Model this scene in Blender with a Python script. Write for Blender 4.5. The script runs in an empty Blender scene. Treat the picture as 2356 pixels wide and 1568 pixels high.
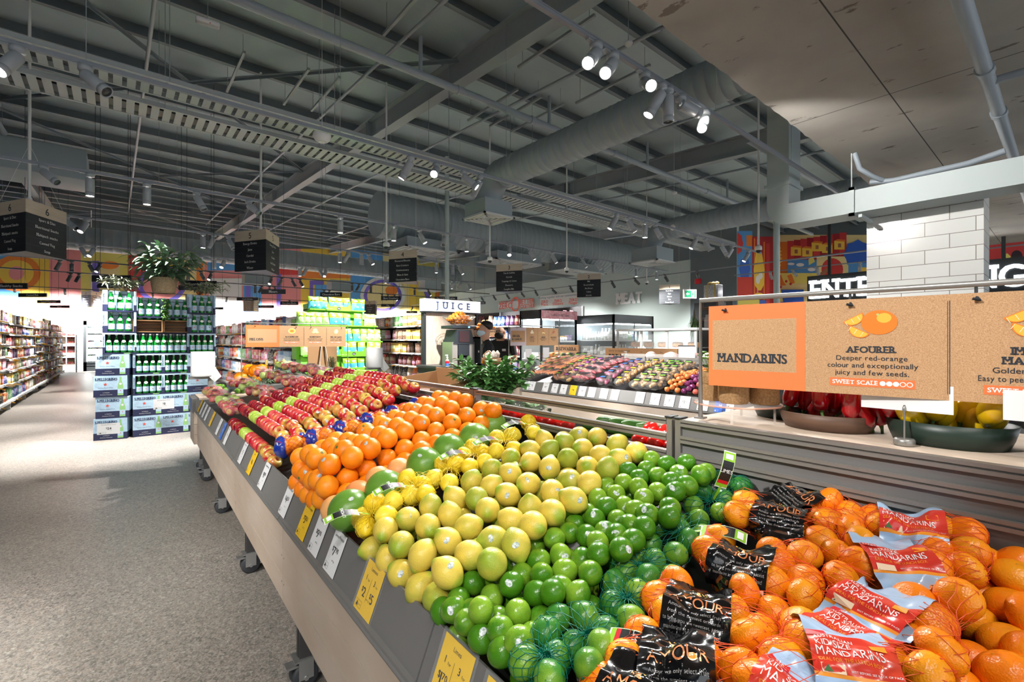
import bpy, bmesh, math, random
import numpy as np
from mathutils import Vector, Matrix, Euler
random.seed(7)
S = bpy.context.scene
COL = S.collection
PI = math.pi
# ---------------------------------------------------------------- camera, world, exposure
H, FPX = 1.5, 1085.0                       # eye height and focal length in pixels of the 2356 px frame
cam_d = bpy.data.cameras.new('camera')
cam_d.sensor_width = 36.0
cam_d.lens = FPX / 2356 * 36
cam_d.clip_start, cam_d.clip_end = 0.05, 200
cam = bpy.data.objects.new('camera', cam_d)
COL.objects.link(cam)
YAW = math.radians(40)
cam.location = (0, 0, H)
cam.rotation_euler = (PI / 2, 0, -YAW)
S.camera = cam
wd = bpy.data.worlds.new('world')
S.world = wd
wd.use_nodes = True
wd.node_tree.nodes['Background'].inputs[0].default_value = (.9, .95, 1, 1)
wd.node_tree.nodes['Background'].inputs[1].default_value = 1.15
S.view_settings.view_transform = 'Standard'
S.view_settings.look = 'None'
S.view_settings.gamma = 1
S.view_settings.use_curve_mapping = False
S.view_settings.exposure = 0.6
cy = S.cycles
cy.max_bounces, cy.diffuse_bounces, cy.glossy_bounces, cy.transmission_bounces, cy.transparent_max_bounces = 6, 3, 3, 4, 10
cy.caustics_reflective = cy.caustics_refractive = False
cy.sample_clamp_indirect = 4.0
cy.use_denoising = True
cy.light_sampling_threshold = .02
cy.adaptive_threshold = .02
try:
    cy.denoising_prefilter = 'ACCURATE'
except Exception:
    pass
LIGHTK = 2.4
def spot_light(name, loc, to, energy, angle=50, blend=.5, radius=.05, color=(1, .97, .93), parent=None):
    l = bpy.data.lights.new(name, 'SPOT')
    l.energy, l.spot_size, l.spot_blend, l.shadow_soft_size, l.color = energy * LIGHTK, math.radians(angle), blend, radius, color
    o = bpy.data.objects.new(name, l)
    COL.objects.link(o)
    o.location = loc
    o.rotation_euler = (Vector(to) - Vector(loc)).to_track_quat('-Z', 'Y').to_euler()
    if parent: o.parent = parent
    return o
# unseen spots: some inferred behind the camera, others added to brighten bins and signs
NEAR = ((-2.2, -1, .3, 3.0, .5, 80), (-.4, -1, .9, 1.2, .9, 22), (.6, -1, 1.5, .5, 1.3, 22), (1.5, -1, 1.5, .3, 1.0, 16), (-1.2, -1, -.6, 1.6, 0, 36),
        (-2.0, 2.46, -1.2, 4.2, 0, 120), (-2.6, 2.46, .3, 4.4, .6, 110), (-1.1, 2.46, .6, 3.6, .9, 40), (-1.7, 1.3, 1.82, .6, 1.46, 200), (-1.6, 2.46, 1.0, 7.5, 1.3, 260), (-1.3, 2.46, 5.3, 4.7, 1.0, 520), (-.9, 2.46, 5.4, 3.2, 1.0, 460))
for x, y, tx, ty, tz, e in NEAR:
    spot_light('unseen_spot_light', (x, y, 3.62), (tx, ty, tz), e, 62 if e < 170 else 21)

# ---------------------------------------------------------------- measuring helpers (building axes: X along the tracks, Y along the aisles)
cY, sY = math.cos(YAW), math.sin(YAW)
def W(cx, d): return (cx * cY + d * sY, -cx * sY + d * cY)
def at(px, py, d):
    x, y = W((px - 1178) / FPX * d, d)
    return Vector((x, y, H + (784 - py) / FPX * d))
def on_z(px, py, z): return at(px, py, (H - z) * FPX / (py - 784))
def depth_Y(px, Y): return Y / (cY - sY * (px - 1178) / FPX)
def depth_X(px, X): return X / (sY + cY * (px - 1178) / FPX)
def on_Y(px, py, Y): return at(px, py, depth_Y(px, Y))
def on_X(px, py, X): return at(px, py, depth_X(px, X))

# ---------------------------------------------------------------- materials
def lin(c):
    return tuple(((v / 255) / 12.92 if v / 255 <= .04045 else ((v / 255 + .055) / 1.055) ** 2.4) for v in c[:3]) + (1,)
MATS = {}
def mat(name, col=(128, 128, 128), rough=.5, metal=0., emit=None, es=0., bump=None, var=None, coat=0., trans=0., alpha=1., spec=.5, ss=0., obcol=False, coords='Object', aniso=None, ior=1.45):
    if name in MATS: return MATS[name]
    m = bpy.data.materials.new(name)
    m.use_nodes = True
    nt = m.node_tree
    N, L = nt.nodes, nt.links
    b = N['Principled BSDF']
    I = b.inputs
    I['Base Color'].default_value = lin(col)
    I['Roughness'].default_value, I['Metallic'].default_value = rough, metal
    I['Coat Weight'].default_value, I['Transmission Weight'].default_value, I['Alpha'].default_value = coat, trans, alpha
    I['Coat Roughness'].default_value = .08
    I['Specular IOR Level'].default_value, I['IOR'].default_value = spec, ior
    if ss:
        I['Subsurface Weight'].default_value = ss
        I['Subsurface Radius'].default_value = (.01, .006, .003)
    if emit is not None:
        I['Emission Color'].default_value = lin(emit)
        I['Emission Strength'].default_value = es
    src = None
    if obcol:
        oi = N.new('ShaderNodeObjectInfo')
        src = oi.outputs['Color']
        L.new(src, I['Base Color'])
    if bump or var:
        tc = N.new('ShaderNodeTexCoord')
        co = tc.outputs[coords]
    if var:                                          # (scale, second colour, amount, detail, stretch)
        n = N.new('ShaderNodeTexNoise')
        n.inputs['Scale'].default_value, n.inputs['Detail'].default_value = var[0], var[3] if len(var) > 3 else 4
        cc = co
        if len(var) > 4:
            mp = N.new('ShaderNodeMapping')
            mp.inputs['Scale'].default_value = var[4]
            L.new(co, mp.inputs['Vector'])
            cc = mp.outputs[0]
        L.new(cc, n.inputs['Vector'])
        r = N.new('ShaderNodeMapRange')
        r.inputs['From Min'].default_value, r.inputs['From Max'].default_value, r.inputs['To Max'].default_value = .35, .65, var[2]
        L.new(n.outputs['Fac'], r.inputs['Value'])
        mx = N.new('ShaderNodeMix')
        mx.data_type = 'RGBA'
        L.new(r.outputs[0], mx.inputs['Factor'])
        mx.inputs['A'].default_value, mx.inputs['B'].default_value = lin(col), lin(var[1])
        if src: L.new(src, mx.inputs['A'])
        L.new(mx.outputs['Result'], I['Base Color'])
    if bump:                                         # (scale, strength, distance)
        n2 = N.new('ShaderNodeTexNoise')
        n2.inputs['Scale'].default_value, n2.inputs['Detail'].default_value = bump[0], 3
        L.new(co, n2.inputs['Vector'])
        bp = N.new('ShaderNodeBump')
        bp.inputs['Strength'].default_value, bp.inputs['Distance'].default_value = bump[1], bump[2] if len(bump) > 2 else .002
        L.new(n2.outputs['Fac'], bp.inputs['Height'])
        L.new(bp.outputs[0], I['Normal'])
    MATS[name] = m
    return m

# ---------------------------------------------------------------- mesh builder
class MB:
    def __init__(s): s.v, s.f, s.m, s.sm = [], [], [], []
    def add(s, vs, fs, mi=0, smooth=False, M=None):
        k = len(s.v)
        s.v += [tuple(M @ Vector(v)) for v in vs] if M is not None else [tuple(v) for v in vs]
        s.f += [tuple(i + k for i in f) for f in fs]
        s.m += [mi] * len(fs)
        s.sm += [smooth] * len(fs)
        return s
    def box(s, a, b, mi=0, M=None):
        x0, y0, z0 = a; x1, y1, z1 = b
        return s.add([(x0, y0, z0), (x1, y0, z0), (x1, y1, z0), (x0, y1, z0), (x0, y0, z1), (x1, y0, z1), (x1, y1, z1), (x0, y1, z1)],
                     [(0, 3, 2, 1), (4, 5, 6, 7), (0, 1, 5, 4), (1, 2, 6, 5), (2, 3, 7, 6), (3, 0, 4, 7)], mi, False, M)
    def bbox(s, a, b, r=.004, mi=0, M=None):          # box with chamfered edges
        bm = bmesh.new()
        bmesh.ops.create_cube(bm, size=1)
        for v in bm.verts:
            v.co = Vector([(a[i] + b[i]) / 2 + v.co[i] * (b[i] - a[i]) for i in range(3)])
        bmesh.ops.bevel(bm, geom=bm.edges[:], offset=r, segments=2, affect='EDGES', profile=.6)
        s.bm(bm, mi, True, M)
        return s
    def bm(s, bm, mi=0, smooth=True, M=None):
        bm.verts.index_update()
        s.add([v.co[:] for v in bm.verts], [[v.index for v in f.verts] for f in bm.faces], mi, smooth, M)
        bm.free()
        return s
    def ring(s, pts_list, closed_ends=True, mi=0, smooth=True, M=None):
        n = len(pts_list[0]); vs = [p for r in pts_list for p in r]; fs = []
        for i in range(len(pts_list) - 1):
            for j in range(n):
                a, b = i * n + j, i * n + (j + 1) % n
                fs.append((a, b, b + n, a + n))
        s.add(vs, fs, mi, smooth, M)
        if closed_ends:
            s.add(pts_list[0], [tuple(range(n))[::-1]], mi, False, M)
            s.add(pts_list[-1], [tuple(range(n))], mi, False, M)
        return s
    def tube(s, pts, r, n=10, mi=0, caps=True, smooth=True, M=None):
        pts = [Vector(p) for p in pts]
        rs = r if isinstance(r, (list, tuple)) else [r] * len(pts)
        d0 = (pts[1] - pts[0]).normalized()
        up = Vector((0, 0, 1)) if abs(d0.z) < .9 else Vector((0, 1, 0))
        u = d0.cross(up).normalized()
        R = []
        for i, p in enumerate(pts):
            d = (pts[min(i + 1, len(pts) - 1)] - pts[max(i - 1, 0)]).normalized()
            u = (u - d * u.dot(d)).normalized()
            w = d.cross(u)
            R.append([p + (u * math.cos(2 * PI * k / n) + w * math.sin(2 * PI * k / n)) * rs[i] for k in range(n)])
        return s.ring(R, caps, mi, smooth, M)
    def lathe(s, prof, n=24, mi=0, smooth=True, M=None, caps=True):
        R = [[(r * math.cos(2 * PI * k / n), r * math.sin(2 * PI * k / n), z) for k in range(n)] for r, z in prof]
        return s.ring(R, caps, mi, smooth, M)
    def prism(s, poly, z0, z1, mi=0, M=None):         # poly: list of (x, y), counter-clockwise
        n = len(poly)
        vs = [(x, y, z0) for x, y in poly] + [(x, y, z1) for x, y in poly]
        return s.add(vs, [tuple(range(n))[::-1], tuple(range(n, 2 * n))] + [(i, (i + 1) % n, (i + 1) % n + n, i + n) for i in range(n)], mi, False, M)
    def flat(s, poly, mi=0, M=None):
        return s.add([(p[0], p[1], p[2] if len(p) > 2 else 0) for p in poly], [tuple(range(len(poly)))], mi, False, M)
    def disc(s, x, y, r, mi=0, M=None, n=20, rx=1., z=0, a0=0, a1=2 * PI):
        full = abs(a1 - a0 - 2 * PI) < 1e-6
        k = n if full else n + 1
        return s.flat([(x + r * rx * math.cos(a0 + (a1 - a0) * i / n), y + r * math.sin(a0 + (a1 - a0) * i / n), z) for i in range(k)], mi, M)
    def ell(s, c, rad, seg=16, rings=10, mi=0, M=None, f=None):
        rx, ry, rz = rad if isinstance(rad, (list, tuple)) else (rad,) * 3
        vs = [(0, 0, 1)]
        for i in range(1, rings):
            for j in range(seg):
                a, b = PI * i / rings, 2 * PI * j / seg
                vs.append((math.sin(a) * math.cos(b), math.sin(a) * math.sin(b), math.cos(a)))
        vs.append((0, 0, -1))
        if f: vs = [f(*v) for v in vs]
        vs = [(c[0] + x * rx, c[1] + y * ry, c[2] + z * rz) for x, y, z in vs]
        fs = [(0, 1 + j, 1 + (j + 1) % seg) for j in range(seg)]
        for i in range(rings - 2):
            for j in range(seg):
                a, b = 1 + i * seg + j, 1 + i * seg + (j + 1) % seg
                fs.append((a, a + seg, b + seg, b))
        k = 1 + (rings - 2) * seg
        fs += [(k + j, len(vs) - 1, k + (j + 1) % seg) for j in range(seg)]
        return s.add(vs, fs, mi, True, M)
    def mesh(s, name, mats):
        me = bpy.data.meshes.new(name)
        me.from_pydata(s.v, [], s.f)
        for m in mats if isinstance(mats, (list, tuple)) else [mats]: me.materials.append(m)
        me.polygons.foreach_set('material_index', s.m)
        me.polygons.foreach_set('use_smooth', s.sm)
        me.update()
        return me
    def build(s, name, mats, parent=None, loc=None, rot=None, color=None):
        return link(name, s.mesh(name, mats), parent, loc, rot, color)
def link(name, me, parent=None, loc=None, rot=None, color=None):
    o = bpy.data.objects.new(name, me)
    COL.objects.link(o)
    if parent: o.parent = parent
    if loc is not None: o.location = loc
    if rot is not None: o.rotation_euler = rot
    if color is not None: o.color = lin(color)
    return o
def tag(o, label, cat, group=None, kind=None):
    o['label'] = ' '.join(label.split()); o['category'] = cat
    if group: o['group'] = group
    if kind: o['kind'] = kind
    return o
def thing(name, label, cat, loc=(0, 0, 0), rot=(0, 0, 0), group=None, parent=None):
    o = bpy.data.objects.new(name, None)
    COL.objects.link(o)
    o.location, o.rotation_euler = loc, rot
    o.empty_display_size = .05
    return tag(o, label, cat, group)
def struct(o):
    o['kind'] = 'structure'
    return o
KIDS = {}
def dup(root, loc, rot=None, label=None, group=None, color=None):
    def cp(o, par):
        c = o.copy(); COL.objects.link(c)
        if par: c.parent = par
        for k in o.children: cp(k, c)
        return c
    r = cp(root, None)
    r.location = loc
    if rot is not None: r.rotation_euler = rot
    if label: r['label'] = ' '.join(label.split())
    if group: r['group'] = group
    if color is not None: r.color = lin(color)
    return r
def frame(o, x, y):                                  # matrix with origin o, x axis x, y axis y, z = x cross y
    x = Vector(x).normalized(); y = Vector(y); y = (y - x * y.dot(x)).normalized(); z = x.cross(y)
    return Matrix(((x.x, y.x, z.x, o[0]), (x.y, y.y, z.y, o[1]), (x.z, y.z, z.z, o[2]), (0, 0, 0, 1)))
T = Matrix.Translation
def RZ(a): return Matrix.Rotation(a, 4, 'Z')
def RX(a): return Matrix.Rotation(a, 4, 'X')
def RY(a): return Matrix.Rotation(a, 4, 'Y')
ORD = 'first second third fourth fifth sixth seventh eighth ninth tenth eleventh twelfth thirteenth fourteenth fifteenth sixteenth seventeenth eighteenth nineteenth twentieth'.split()
def nth(i):
    return ORD[i] if i < 20 else ('twenty', 'thirty', 'forty', 'fifty', 'sixty', 'seventy', 'eighty', 'ninety')[(i + 1) // 10 - 2] + ('-' + ORD[(i + 1) % 10 - 1] if (i + 1) % 10 else '') + ('th' if (i + 1) % 10 == 0 else '')

# ---------------------------------------------------------------- lettering
GLY = {}
def glyph(ch, bold=0.):
    key = ch
    if key not in GLY:
        cu = bpy.data.curves.new('t', 'FONT')
        cu.body, cu.resolution_u = ch, 3
        o = bpy.data.objects.new('t', cu)
        COL.objects.link(o)
        dg = bpy.context.evaluated_depsgraph_get()
        ev = o.evaluated_get(dg)
        me = bpy.data.meshes.new_from_object(ev)
        vs = [(v.co.x, v.co.y) for v in me.vertices]
        fs = [tuple(p.vertices) for p in me.polygons]
        x0, x1 = (min(v[0] for v in vs), max(v[0] for v in vs)) if vs else (0, .3)
        GLY[key] = ([(x - x0, y) for x, y in vs], fs, x1 - x0)
        bpy.data.objects.remove(o); bpy.data.curves.remove(cu); bpy.data.meshes.remove(me)
    return GLY[key]
for ch_ in 'ABCDEFGHIJKLMNOPQRSTUVWXYZabcdefghijklmnopqrstuvwxyz0123456789$&.,:!': glyph(ch_)
SER = {'A': '0b1b', 'B': '0b0t', 'D': '0b0t', 'E': '0b0t', 'F': '0b0t', 'H': '0b1b0t1t', 'I': 'cbct', 'J': '1t', 'K': '0b1b0t1t', 'L': '0b0t', 'M': '0b1b0t1t', 'N': '0b0t1t',
       'P': '0b0t', 'R': '0b0t1b', 'T': 'cb', 'U': '0t1t', 'V': '0t1t', 'W': '0t1t', 'X': '0b1b0t1t', 'Y': '0t1tcb'}
def text(mb, s, size, M, mi=0, align='c', slab=False, gap=.1, bold=0., fit=None, fn=None):
    """Lettering laid into MB: cap height = size * .73; M maps text x, y to the surface, fn bends it instead."""
    items, x = [], 0
    for ch in s:
        if ch == ' ':
            x += .3
            continue
        vs, fs, w = glyph(ch, bold)
        items.append((ch, x, vs, fs, w))
        x += w + gap
    tot = x - gap
    k = size
    kx = k if not fit else min(k, fit / max(tot, .01))
    off = {'c': -tot / 2, 'l': 0, 'r': -tot}[align]
    for ch, x0, vs, fs, w in items:
        P = [((x0 + off + a) * kx, b * k) for a, b in vs]
        allv, allf = [(p[0], p[1], 0) for p in P], list(fs)
        if bold and not fn:                          # heavier strokes: shifted copies, each a hair further out
            n = len(allv)
            for q, (dx, dy) in enumerate(((-.5, -.3), (.5, .3), (.5, -.3), (-.5, .3))):
                m = len(allv); allv += [(p[0] + dx * bold * k, p[1] + dy * bold * k, (q + 1) * .0015 * k) for p in P]; allf += [tuple(i + m for i in f) for f in fs]
        if slab and ch in SER:
            d = SER[ch]; th, hw = .085 + bold * .8, .17
            for q in range(0, len(d), 2):
                cx = {'0': .06, '1': w - .06, 'c': w / 2}[d[q]] + (.03 if d[q] == '0' else -.03 if d[q] == '1' else 0)
                yb = 0 if d[q + 1] == 'b' else .73 - th
                m = len(allv)
                for ux, uy in ((-hw, 0), (hw, 0), (hw, th), (-hw, th)):
                    allv.append(((x0 + off + cx + ux) * kx, (yb + uy) * k, k * .009))
                allf.append((m, m + 1, m + 2, m + 3))
        if fn: allv = [fn(a, b) for a, b, c in allv]
        mb.add(allv, allf, mi, False, M if not fn else None)
    return tot * kx
# ================================================================ the building shell
M_floor = mat('terrazzo_floor', (108, 104, 99), .38, spec=.45)
def floor_nodes():
    nt = M_floor.node_tree; N, L = nt.nodes, nt.links; b = N['Principled BSDF']
    tc = N.new('ShaderNodeTexCoord')
    v = N.new('ShaderNodeTexVoronoi'); v.inputs['Scale'].default_value = 75
    v2 = N.new('ShaderNodeTexVoronoi'); v2.inputs['Scale'].default_value = 150
    n = N.new('ShaderNodeTexNoise'); n.inputs['Scale'].default_value = .7; n.inputs['Detail'].default_value = 3
    for q in (v, v2, n): L.new(tc.outputs['Object'], q.inputs['Vector'])
    r = N.new('ShaderNodeValToRGB'); e = r.color_ramp.elements
    e[0].position, e[0].color = 0, lin((66, 64, 61)); e[1].position, e[1].color = 1, lin((192, 184, 176))
    for p, c in ((.22, (104, 100, 95)), (.5, (138, 132, 125)), (.72, (146, 130, 118)), (.88, (164, 158, 151))):
        q = e.new(p); q.color = lin(c)
    L.new(v.outputs['Color'], r.inputs['Fac'])
    r2 = N.new('ShaderNodeValToRGB'); e = r2.color_ramp.elements
    e[0].position, e[0].color = .3, lin((92, 90, 86)); e[1].position, e[1].color = .9, lin((184, 177, 169))
    L.new(v2.outputs['Color'], r2.inputs['Fac'])
    mx = N.new('ShaderNodeMix'); mx.data_type = 'RGBA'; mx.inputs['Factor'].default_value = .45
    L.new(r.outputs[0], mx.inputs['A']); L.new(r2.outputs[0], mx.inputs['B'])
    m2 = N.new('ShaderNodeMix'); m2.data_type = 'RGBA'; m2.blend_type = 'MULTIPLY'; m2.inputs['Factor'].default_value = 1
    r3 = N.new('ShaderNodeMapRange'); r3.inputs['From Min'].default_value, r3.inputs['From Max'].default_value, r3.inputs['To Min'].default_value, r3.inputs['To Max'].default_value = .3, .7, .88, 1.08
    L.new(n.outputs['Fac'], r3.inputs['Value']); L.new(mx.outputs['Result'], m2.inputs['A']); L.new(r3.outputs[0], m2.inputs['B'])
    L.new(m2.outputs['Result'], b.inputs['Base Color'])
floor_nodes()
struct(MB().box((-9, -7, -.2), (25.5, 34, 0)).build('floor', M_floor))
M_deck = mat('roof_lining', (182, 198, 202), .9, var=(.8, (166, 182, 187), .7, 3))
M_purlin = mat('purlin_paint', (112, 122, 128), .6)
M_steel = mat('painted_steel', (150, 158, 162), .55)
M_pipe = mat('grey_pipe_paint', (150, 160, 168), .45)
M_duct = mat('grey_duct_paint', (138, 150, 155), .55)
M_wallg = mat('grey_wall_paint', (92, 104, 110), .8)
M_meat = mat('pale_green_wall', (182, 196, 194), .75)
M_dark = mat('dark_paint', (34, 39, 43), .6)
M_white = mat('white_paint', (228, 228, 226), .45)
def zr(y): return 6.02 + .06 * y           # underside of the purlins
# roof deck, falling towards the camera
bm_ = MB(); bm_.add([(-9, -7, zr(-7) + .22), (25.5, -7, zr(-7) + .22), (25.5, 34, zr(34) + .22), (-9, 34, zr(34) + .22), (-9, -7, zr(-7) + .4), (25.5, -7, zr(-7) + .4), (25.5, 34, zr(34) + .4), (-9, 34, zr(34) + .4)],
    [(0, 3, 2, 1), (4, 5, 6, 7), (0, 1, 5, 4), (1, 2, 6, 5), (2, 3, 7, 6), (3, 0, 4, 7)])
struct(bm_.build('ceiling', M_deck))
yy = .2; k_ = 0
while yy < 33.5:
    m = MB(); z = zr(yy)
    m.box((-9, yy - .006, z), (25.4, yy + .006, z + .2)); m.box((-9, yy - .08, z), (25.4, yy, z + .012)); m.box((-9, yy, z + .19), (25.4, yy + .08, z + .2))
    struct(m.build('ceiling_purlin', M_purlin)); yy += 1.42
for X in (-2.4, 4.6, 11.3, 18.2):          # rafters
    m = MB()
    for w, a, b in ((.016, -.43, -.02), (.22, -.46, -.43), (.22, -.025, 0)):
        y0, y1 = (-6.5, 33.6)
        m.add([(X - w / 2, y0, zr(y0) + a), (X + w / 2, y0, zr(y0) + a), (X + w / 2, y1, zr(y1) + a), (X - w / 2, y1, zr(y1) + a), (X - w / 2, y0, zr(y0) + b), (X + w / 2, y0, zr(y0) + b), (X + w / 2, y1, zr(y1) + b), (X - w / 2, y1, zr(y1) + b)],
              [(0, 3, 2, 1), (4, 5, 6, 7), (0, 1, 5, 4), (1, 2, 6, 5), (2, 3, 7, 6), (3, 0, 4, 7)])
    for yb in (10.6, 10.7, 19.3, 19.4):
        m.box((X - .11, yb - .01, zr(yb) - .5), (X + .11, yb + .01, zr(yb)))
    struct(m.build('ceiling_beam', M_steel))
for a, b in ((6.8, 15.6), (15.6, 24.4), (24.4, 33)):   # crossed roof braces between two rafters
    for p, q in ((a, b), (b, a)):
        P0, P1 = Vector((-2.3, p, zr(p) - .1)), Vector((4.5, q, zr(q) - .1)); d = P1 - P0
        m = MB().box((0, -.05, -.004), (d.length, .05, .004), 0, frame(P0, d, Vector((0, 0, 1)).cross(d)))
        m.box((0, -.004, -.05), (d.length, .004, 0), 0, frame(P0, d, Vector((0, 0, 1)).cross(d)))
        tag(m.build('roof_brace', M_purlin), 'steel angle brace crossing the roof bay %s from the produce, running %s' % ({6.8: 'first', 15.6: 'second', 24.4: 'third'}[a], 'leftward away' if p < q else 'rightward away'), 'brace', 'roof braces')
# walls
def wall(name, a, b, m): return struct(MB().box(a, b).build(name, m))
wall('wall_back', (-9, 33, 0), (20.2, 33.3, 8.6), M_wallg)
wall('wall_left', (-9.3, -7, 0), (-9, 33.3, 8.6), M_wallg)
wall('wall_right', (20, 9.12, 0), (20.2, 33, 8.4), M_meat)
struct(MB().box((19.98, 9.12, 5.2), (20, 33, 8.3)).box((19.98, 9.12, 0), (20, 11.2, 5.2)).build('trim_and_shade_1', M_wallg))  # upper band; lower strip paints the unlit wall end's shade as grey
wall('wall_front', (20.2, 9.12, 0), (24.2, 9.32, 7), M_wallg)
wall('wall_side', (23.9, -7, 0), (24.2, 9.12, 7), M_wallg)
# raw concrete slab over the near right
M_conc = mat('raw_concrete', (176, 171, 162), .85, bump=(60, .25), var=(1.3, (158, 152, 144), .8, 6))
def conc_nodes():
    nt = M_conc.node_tree; N, L = nt.nodes, nt.links; b = N['Principled BSDF']
    src = b.inputs['Base Color'].links[0].from_socket
    tc = N.new('ShaderNodeTexCoord'); mp = N.new('ShaderNodeMapping'); mp.inputs['Scale'].default_value = (3.2, 1.3, 1); L.new(tc.outputs['Object'], mp.inputs['Vector'])
    n = N.new('ShaderNodeTexNoise'); n.inputs['Scale'].default_value = 1.7; n.inputs['Detail'].default_value = 7; n.inputs['Roughness'].default_value = .62; L.new(mp.outputs[0], n.inputs['Vector'])
    r = N.new('ShaderNodeValToRGB'); e = r.color_ramp.elements; e[0].position, e[0].color = .64, (0, 0, 0, 1); e[1].position, e[1].color = .665, (1, 1, 1, 1); L.new(n.outputs['Fac'], r.inputs['Fac'])
    mx = N.new('ShaderNodeMix'); mx.data_type = 'RGBA'; L.new(r.outputs[0], mx.inputs['Factor']); L.new(src, mx.inputs['A']); mx.inputs['B'].default_value = lin((118, 108, 98))
    br = N.new('ShaderNodeTexBrick'); L.new(tc.outputs['Object'], br.inputs['Vector']); br.inputs['Scale'].default_value = 1; br.inputs['Mortar Size'].default_value = .006; br.inputs['Brick Width'].default_value = 6; br.inputs['Row Height'].default_value = 1.2; br.offset = .0
    m2 = N.new('ShaderNodeMix'); m2.data_type = 'RGBA'; L.new(br.outputs['Fac'], m2.inputs['Factor']); L.new(mx.outputs['Result'], m2.inputs['A']); m2.inputs['B'].default_value = lin((62, 59, 55))
    L.new(m2.outputs['Result'], b.inputs['Base Color'])
conc_nodes()
m = MB(); ed = [(-4 + i * .12, 2.1 + random.uniform(-.012, .012)) for i in range(180)]
m.prism([(-4, -6.9), (17.4, -6.9)] + ed[::-1], 4.0, 4.16)
struct(m.build('ceiling_slab', M_conc))
# ================================================================ ceiling services
M_trk = mat('track_grey', (128, 134, 142), .4)
M_headw = mat('spotlight_grey', (150, 156, 162), .35)
M_headb = mat('spotlight_dark', (62, 66, 70), .45)
M_lens = mat('lit_lens', (255, 255, 255), emit=(255, 246, 232), es=42)
M_lensoff = mat('unlit_lens', (60, 62, 64), .2)
BODY = {}
def head_meshes(dark):
    if dark not in BODY:
        mm = M_headb if dark else M_headw
        a = MB().lathe([(.0, .0), (.052, .0), (.052, -.045), (.02, -.05), (.012, -.085)], 16).box((-.11, -.018, -.012), (.06, .018, .004))
        b = MB().lathe([(.02, .0), (.05, .0), (.052, -.008), (.052, -.185), (.049, -.187), (.049, -.19), (.052, -.192), (.052, -.245), (.046, -.245), (.044, -.232)], 20, caps=False)
        l = MB().lathe([(.0, -.236), (.045, -.236), (.045, -.233)], 18, caps=False)
        BODY[dark] = (a.mesh('adapter', mm), b.mesh('lamp_body', mm), l.mesh('lens', M_lens), l.mesh('lens', M_lensoff))
    return BODY[dark]
RIGHT = Vector((cY, -sY, 0)); TOCAM = Vector((-sY, -cY, 0))
def head(x, y, z, aim, lit, label, grp, dark=False, energy=110, angle=46):
    a, b, l1, l0 = head_meshes(dark)
    t = thing('track_spotlight', label, 'spotlight', (x, y, z - .018), group=grp)
    link('adapter', a, t)
    d = Vector(aim).normalized()
    q = (-d).to_track_quat('Z', 'Y').to_euler()
    bo = link('lamp_body', b, t, (0, 0, -.08), q)
    link('lens', l1 if lit else l0, bo)
    if lit and energy:
        o = Vector((x, y, z - .1)) + d * .26
        spot_light('spotlight_beam', o - Vector((x, y, z - .018)), o + d - Vector((x, y, z - .018)), energy, angle, .6, parent=t)
    return t
AIM = {'d': Vector((0, 0, -1)), 'l': Vector((0, 0, -.85)) - RIGHT * .5, 'r': Vector((0, 0, -.85)) + RIGHT * .5, 'c': Vector((0, 0, -.55)) + TOCAM * .8, 'L': Vector((0, 0, -.6)) - RIGHT * .75, 'R': Vector((0, 0, -.6)) + RIGHT * .75,
       'k': Vector((0, 0, -.8)) + TOCAM * .55, 'j': Vector((0, .8, -.75)), 'C': Vector((3.8, -1.15, -.8)), 'w': Vector((0, 1, -.75)), 'f': Vector((-.1, .35, -.9)), 'b': Vector((-.75, -.25, -.75))}
def Xof(px, Y):
    r = (px - 1178) / FPX
    return Y * (sY + cY * r) / (cY - sY * r)
def track(nm, Y, z, x0, x1, rods, heads, grp, dark=False, energy=110, angle=46):
    t = thing('lighting_track', 'long grey ceiling lighting track, %s' % nm, 'lighting track', (x0, Y, z), group='ceiling lighting tracks')
    MB().box((0, -.018, -.018), (x1 - x0, .018, .018)).box((0, -.022, .01), (x1 - x0, .022, .02)).build('rail', M_trk if not dark else M_headb, t)
    for x in rods:
        MB().tube([(x - x0, 0, .02), (x - x0, 0, zr(Y) - z)], .003, 5).build('suspension_wire', M_steel, t)
    for i, h in enumerate(heads):
        px, a, lit = h[0], h[1], h[2]
        x = Xof(px, Y) if len(h) < 4 else px
        side = {'d': 'pointing straight down', 'l': 'tilted left', 'r': 'tilted right', 'c': 'facing the aisle', 'L': 'swung far left', 'R': 'swung far right', 'k': 'tilted forward', 'w': 'aimed at the mural', 'f': 'tilted away', 'b': 'facing the fruit', 'j': 'aimed at the juice stand', 'C': 'aimed at the tiled column'}[a]
        head(x, Y, z, AIM[a], lit, '%s spotlight %s, %s from left on track %s' % ('lit' if lit else 'unlit', side, nth(i), nm), grp, dark, energy * (2 if a in 'Rj' else 2.6 if a == 'C' else 1), angle)
    return t
track('beside the concrete slab edge', 2.46, 3.9, -3.2, 9.5, (-1.7, 1.6, 4.9, 7), [(1372, 'b', 1), (1410, 'b', 1), (1483, 'c', 1), (1522, 'l', 1), (1537, 'd', 0), (1566, 'C', 1), (1622, 'b', 1)], 'spotlights beside the slab', energy=62, angle=56)
track('second out from the slab', 5.5, 3.9, -3.5, 13.5, (-.2, 2, 4.5, 7.5, 9.4), [(40, 'k', 1), (196, 'R', 0), (945, 'l', 1), (1004, 'c', 1), (1066, 'R', 1), (1104, 'j', 1), (1418, 'l', 1), (1446, 'r', 1), (1484, 'd', 1), (1508, 'r', 0), (1602, 'l', 1), (1622, 'r', 1), (1660, 'r', 1), (1684, 'l', 0), (1722, 'l', 1)], 'spotlights on the second track', energy=230, angle=56)
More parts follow.
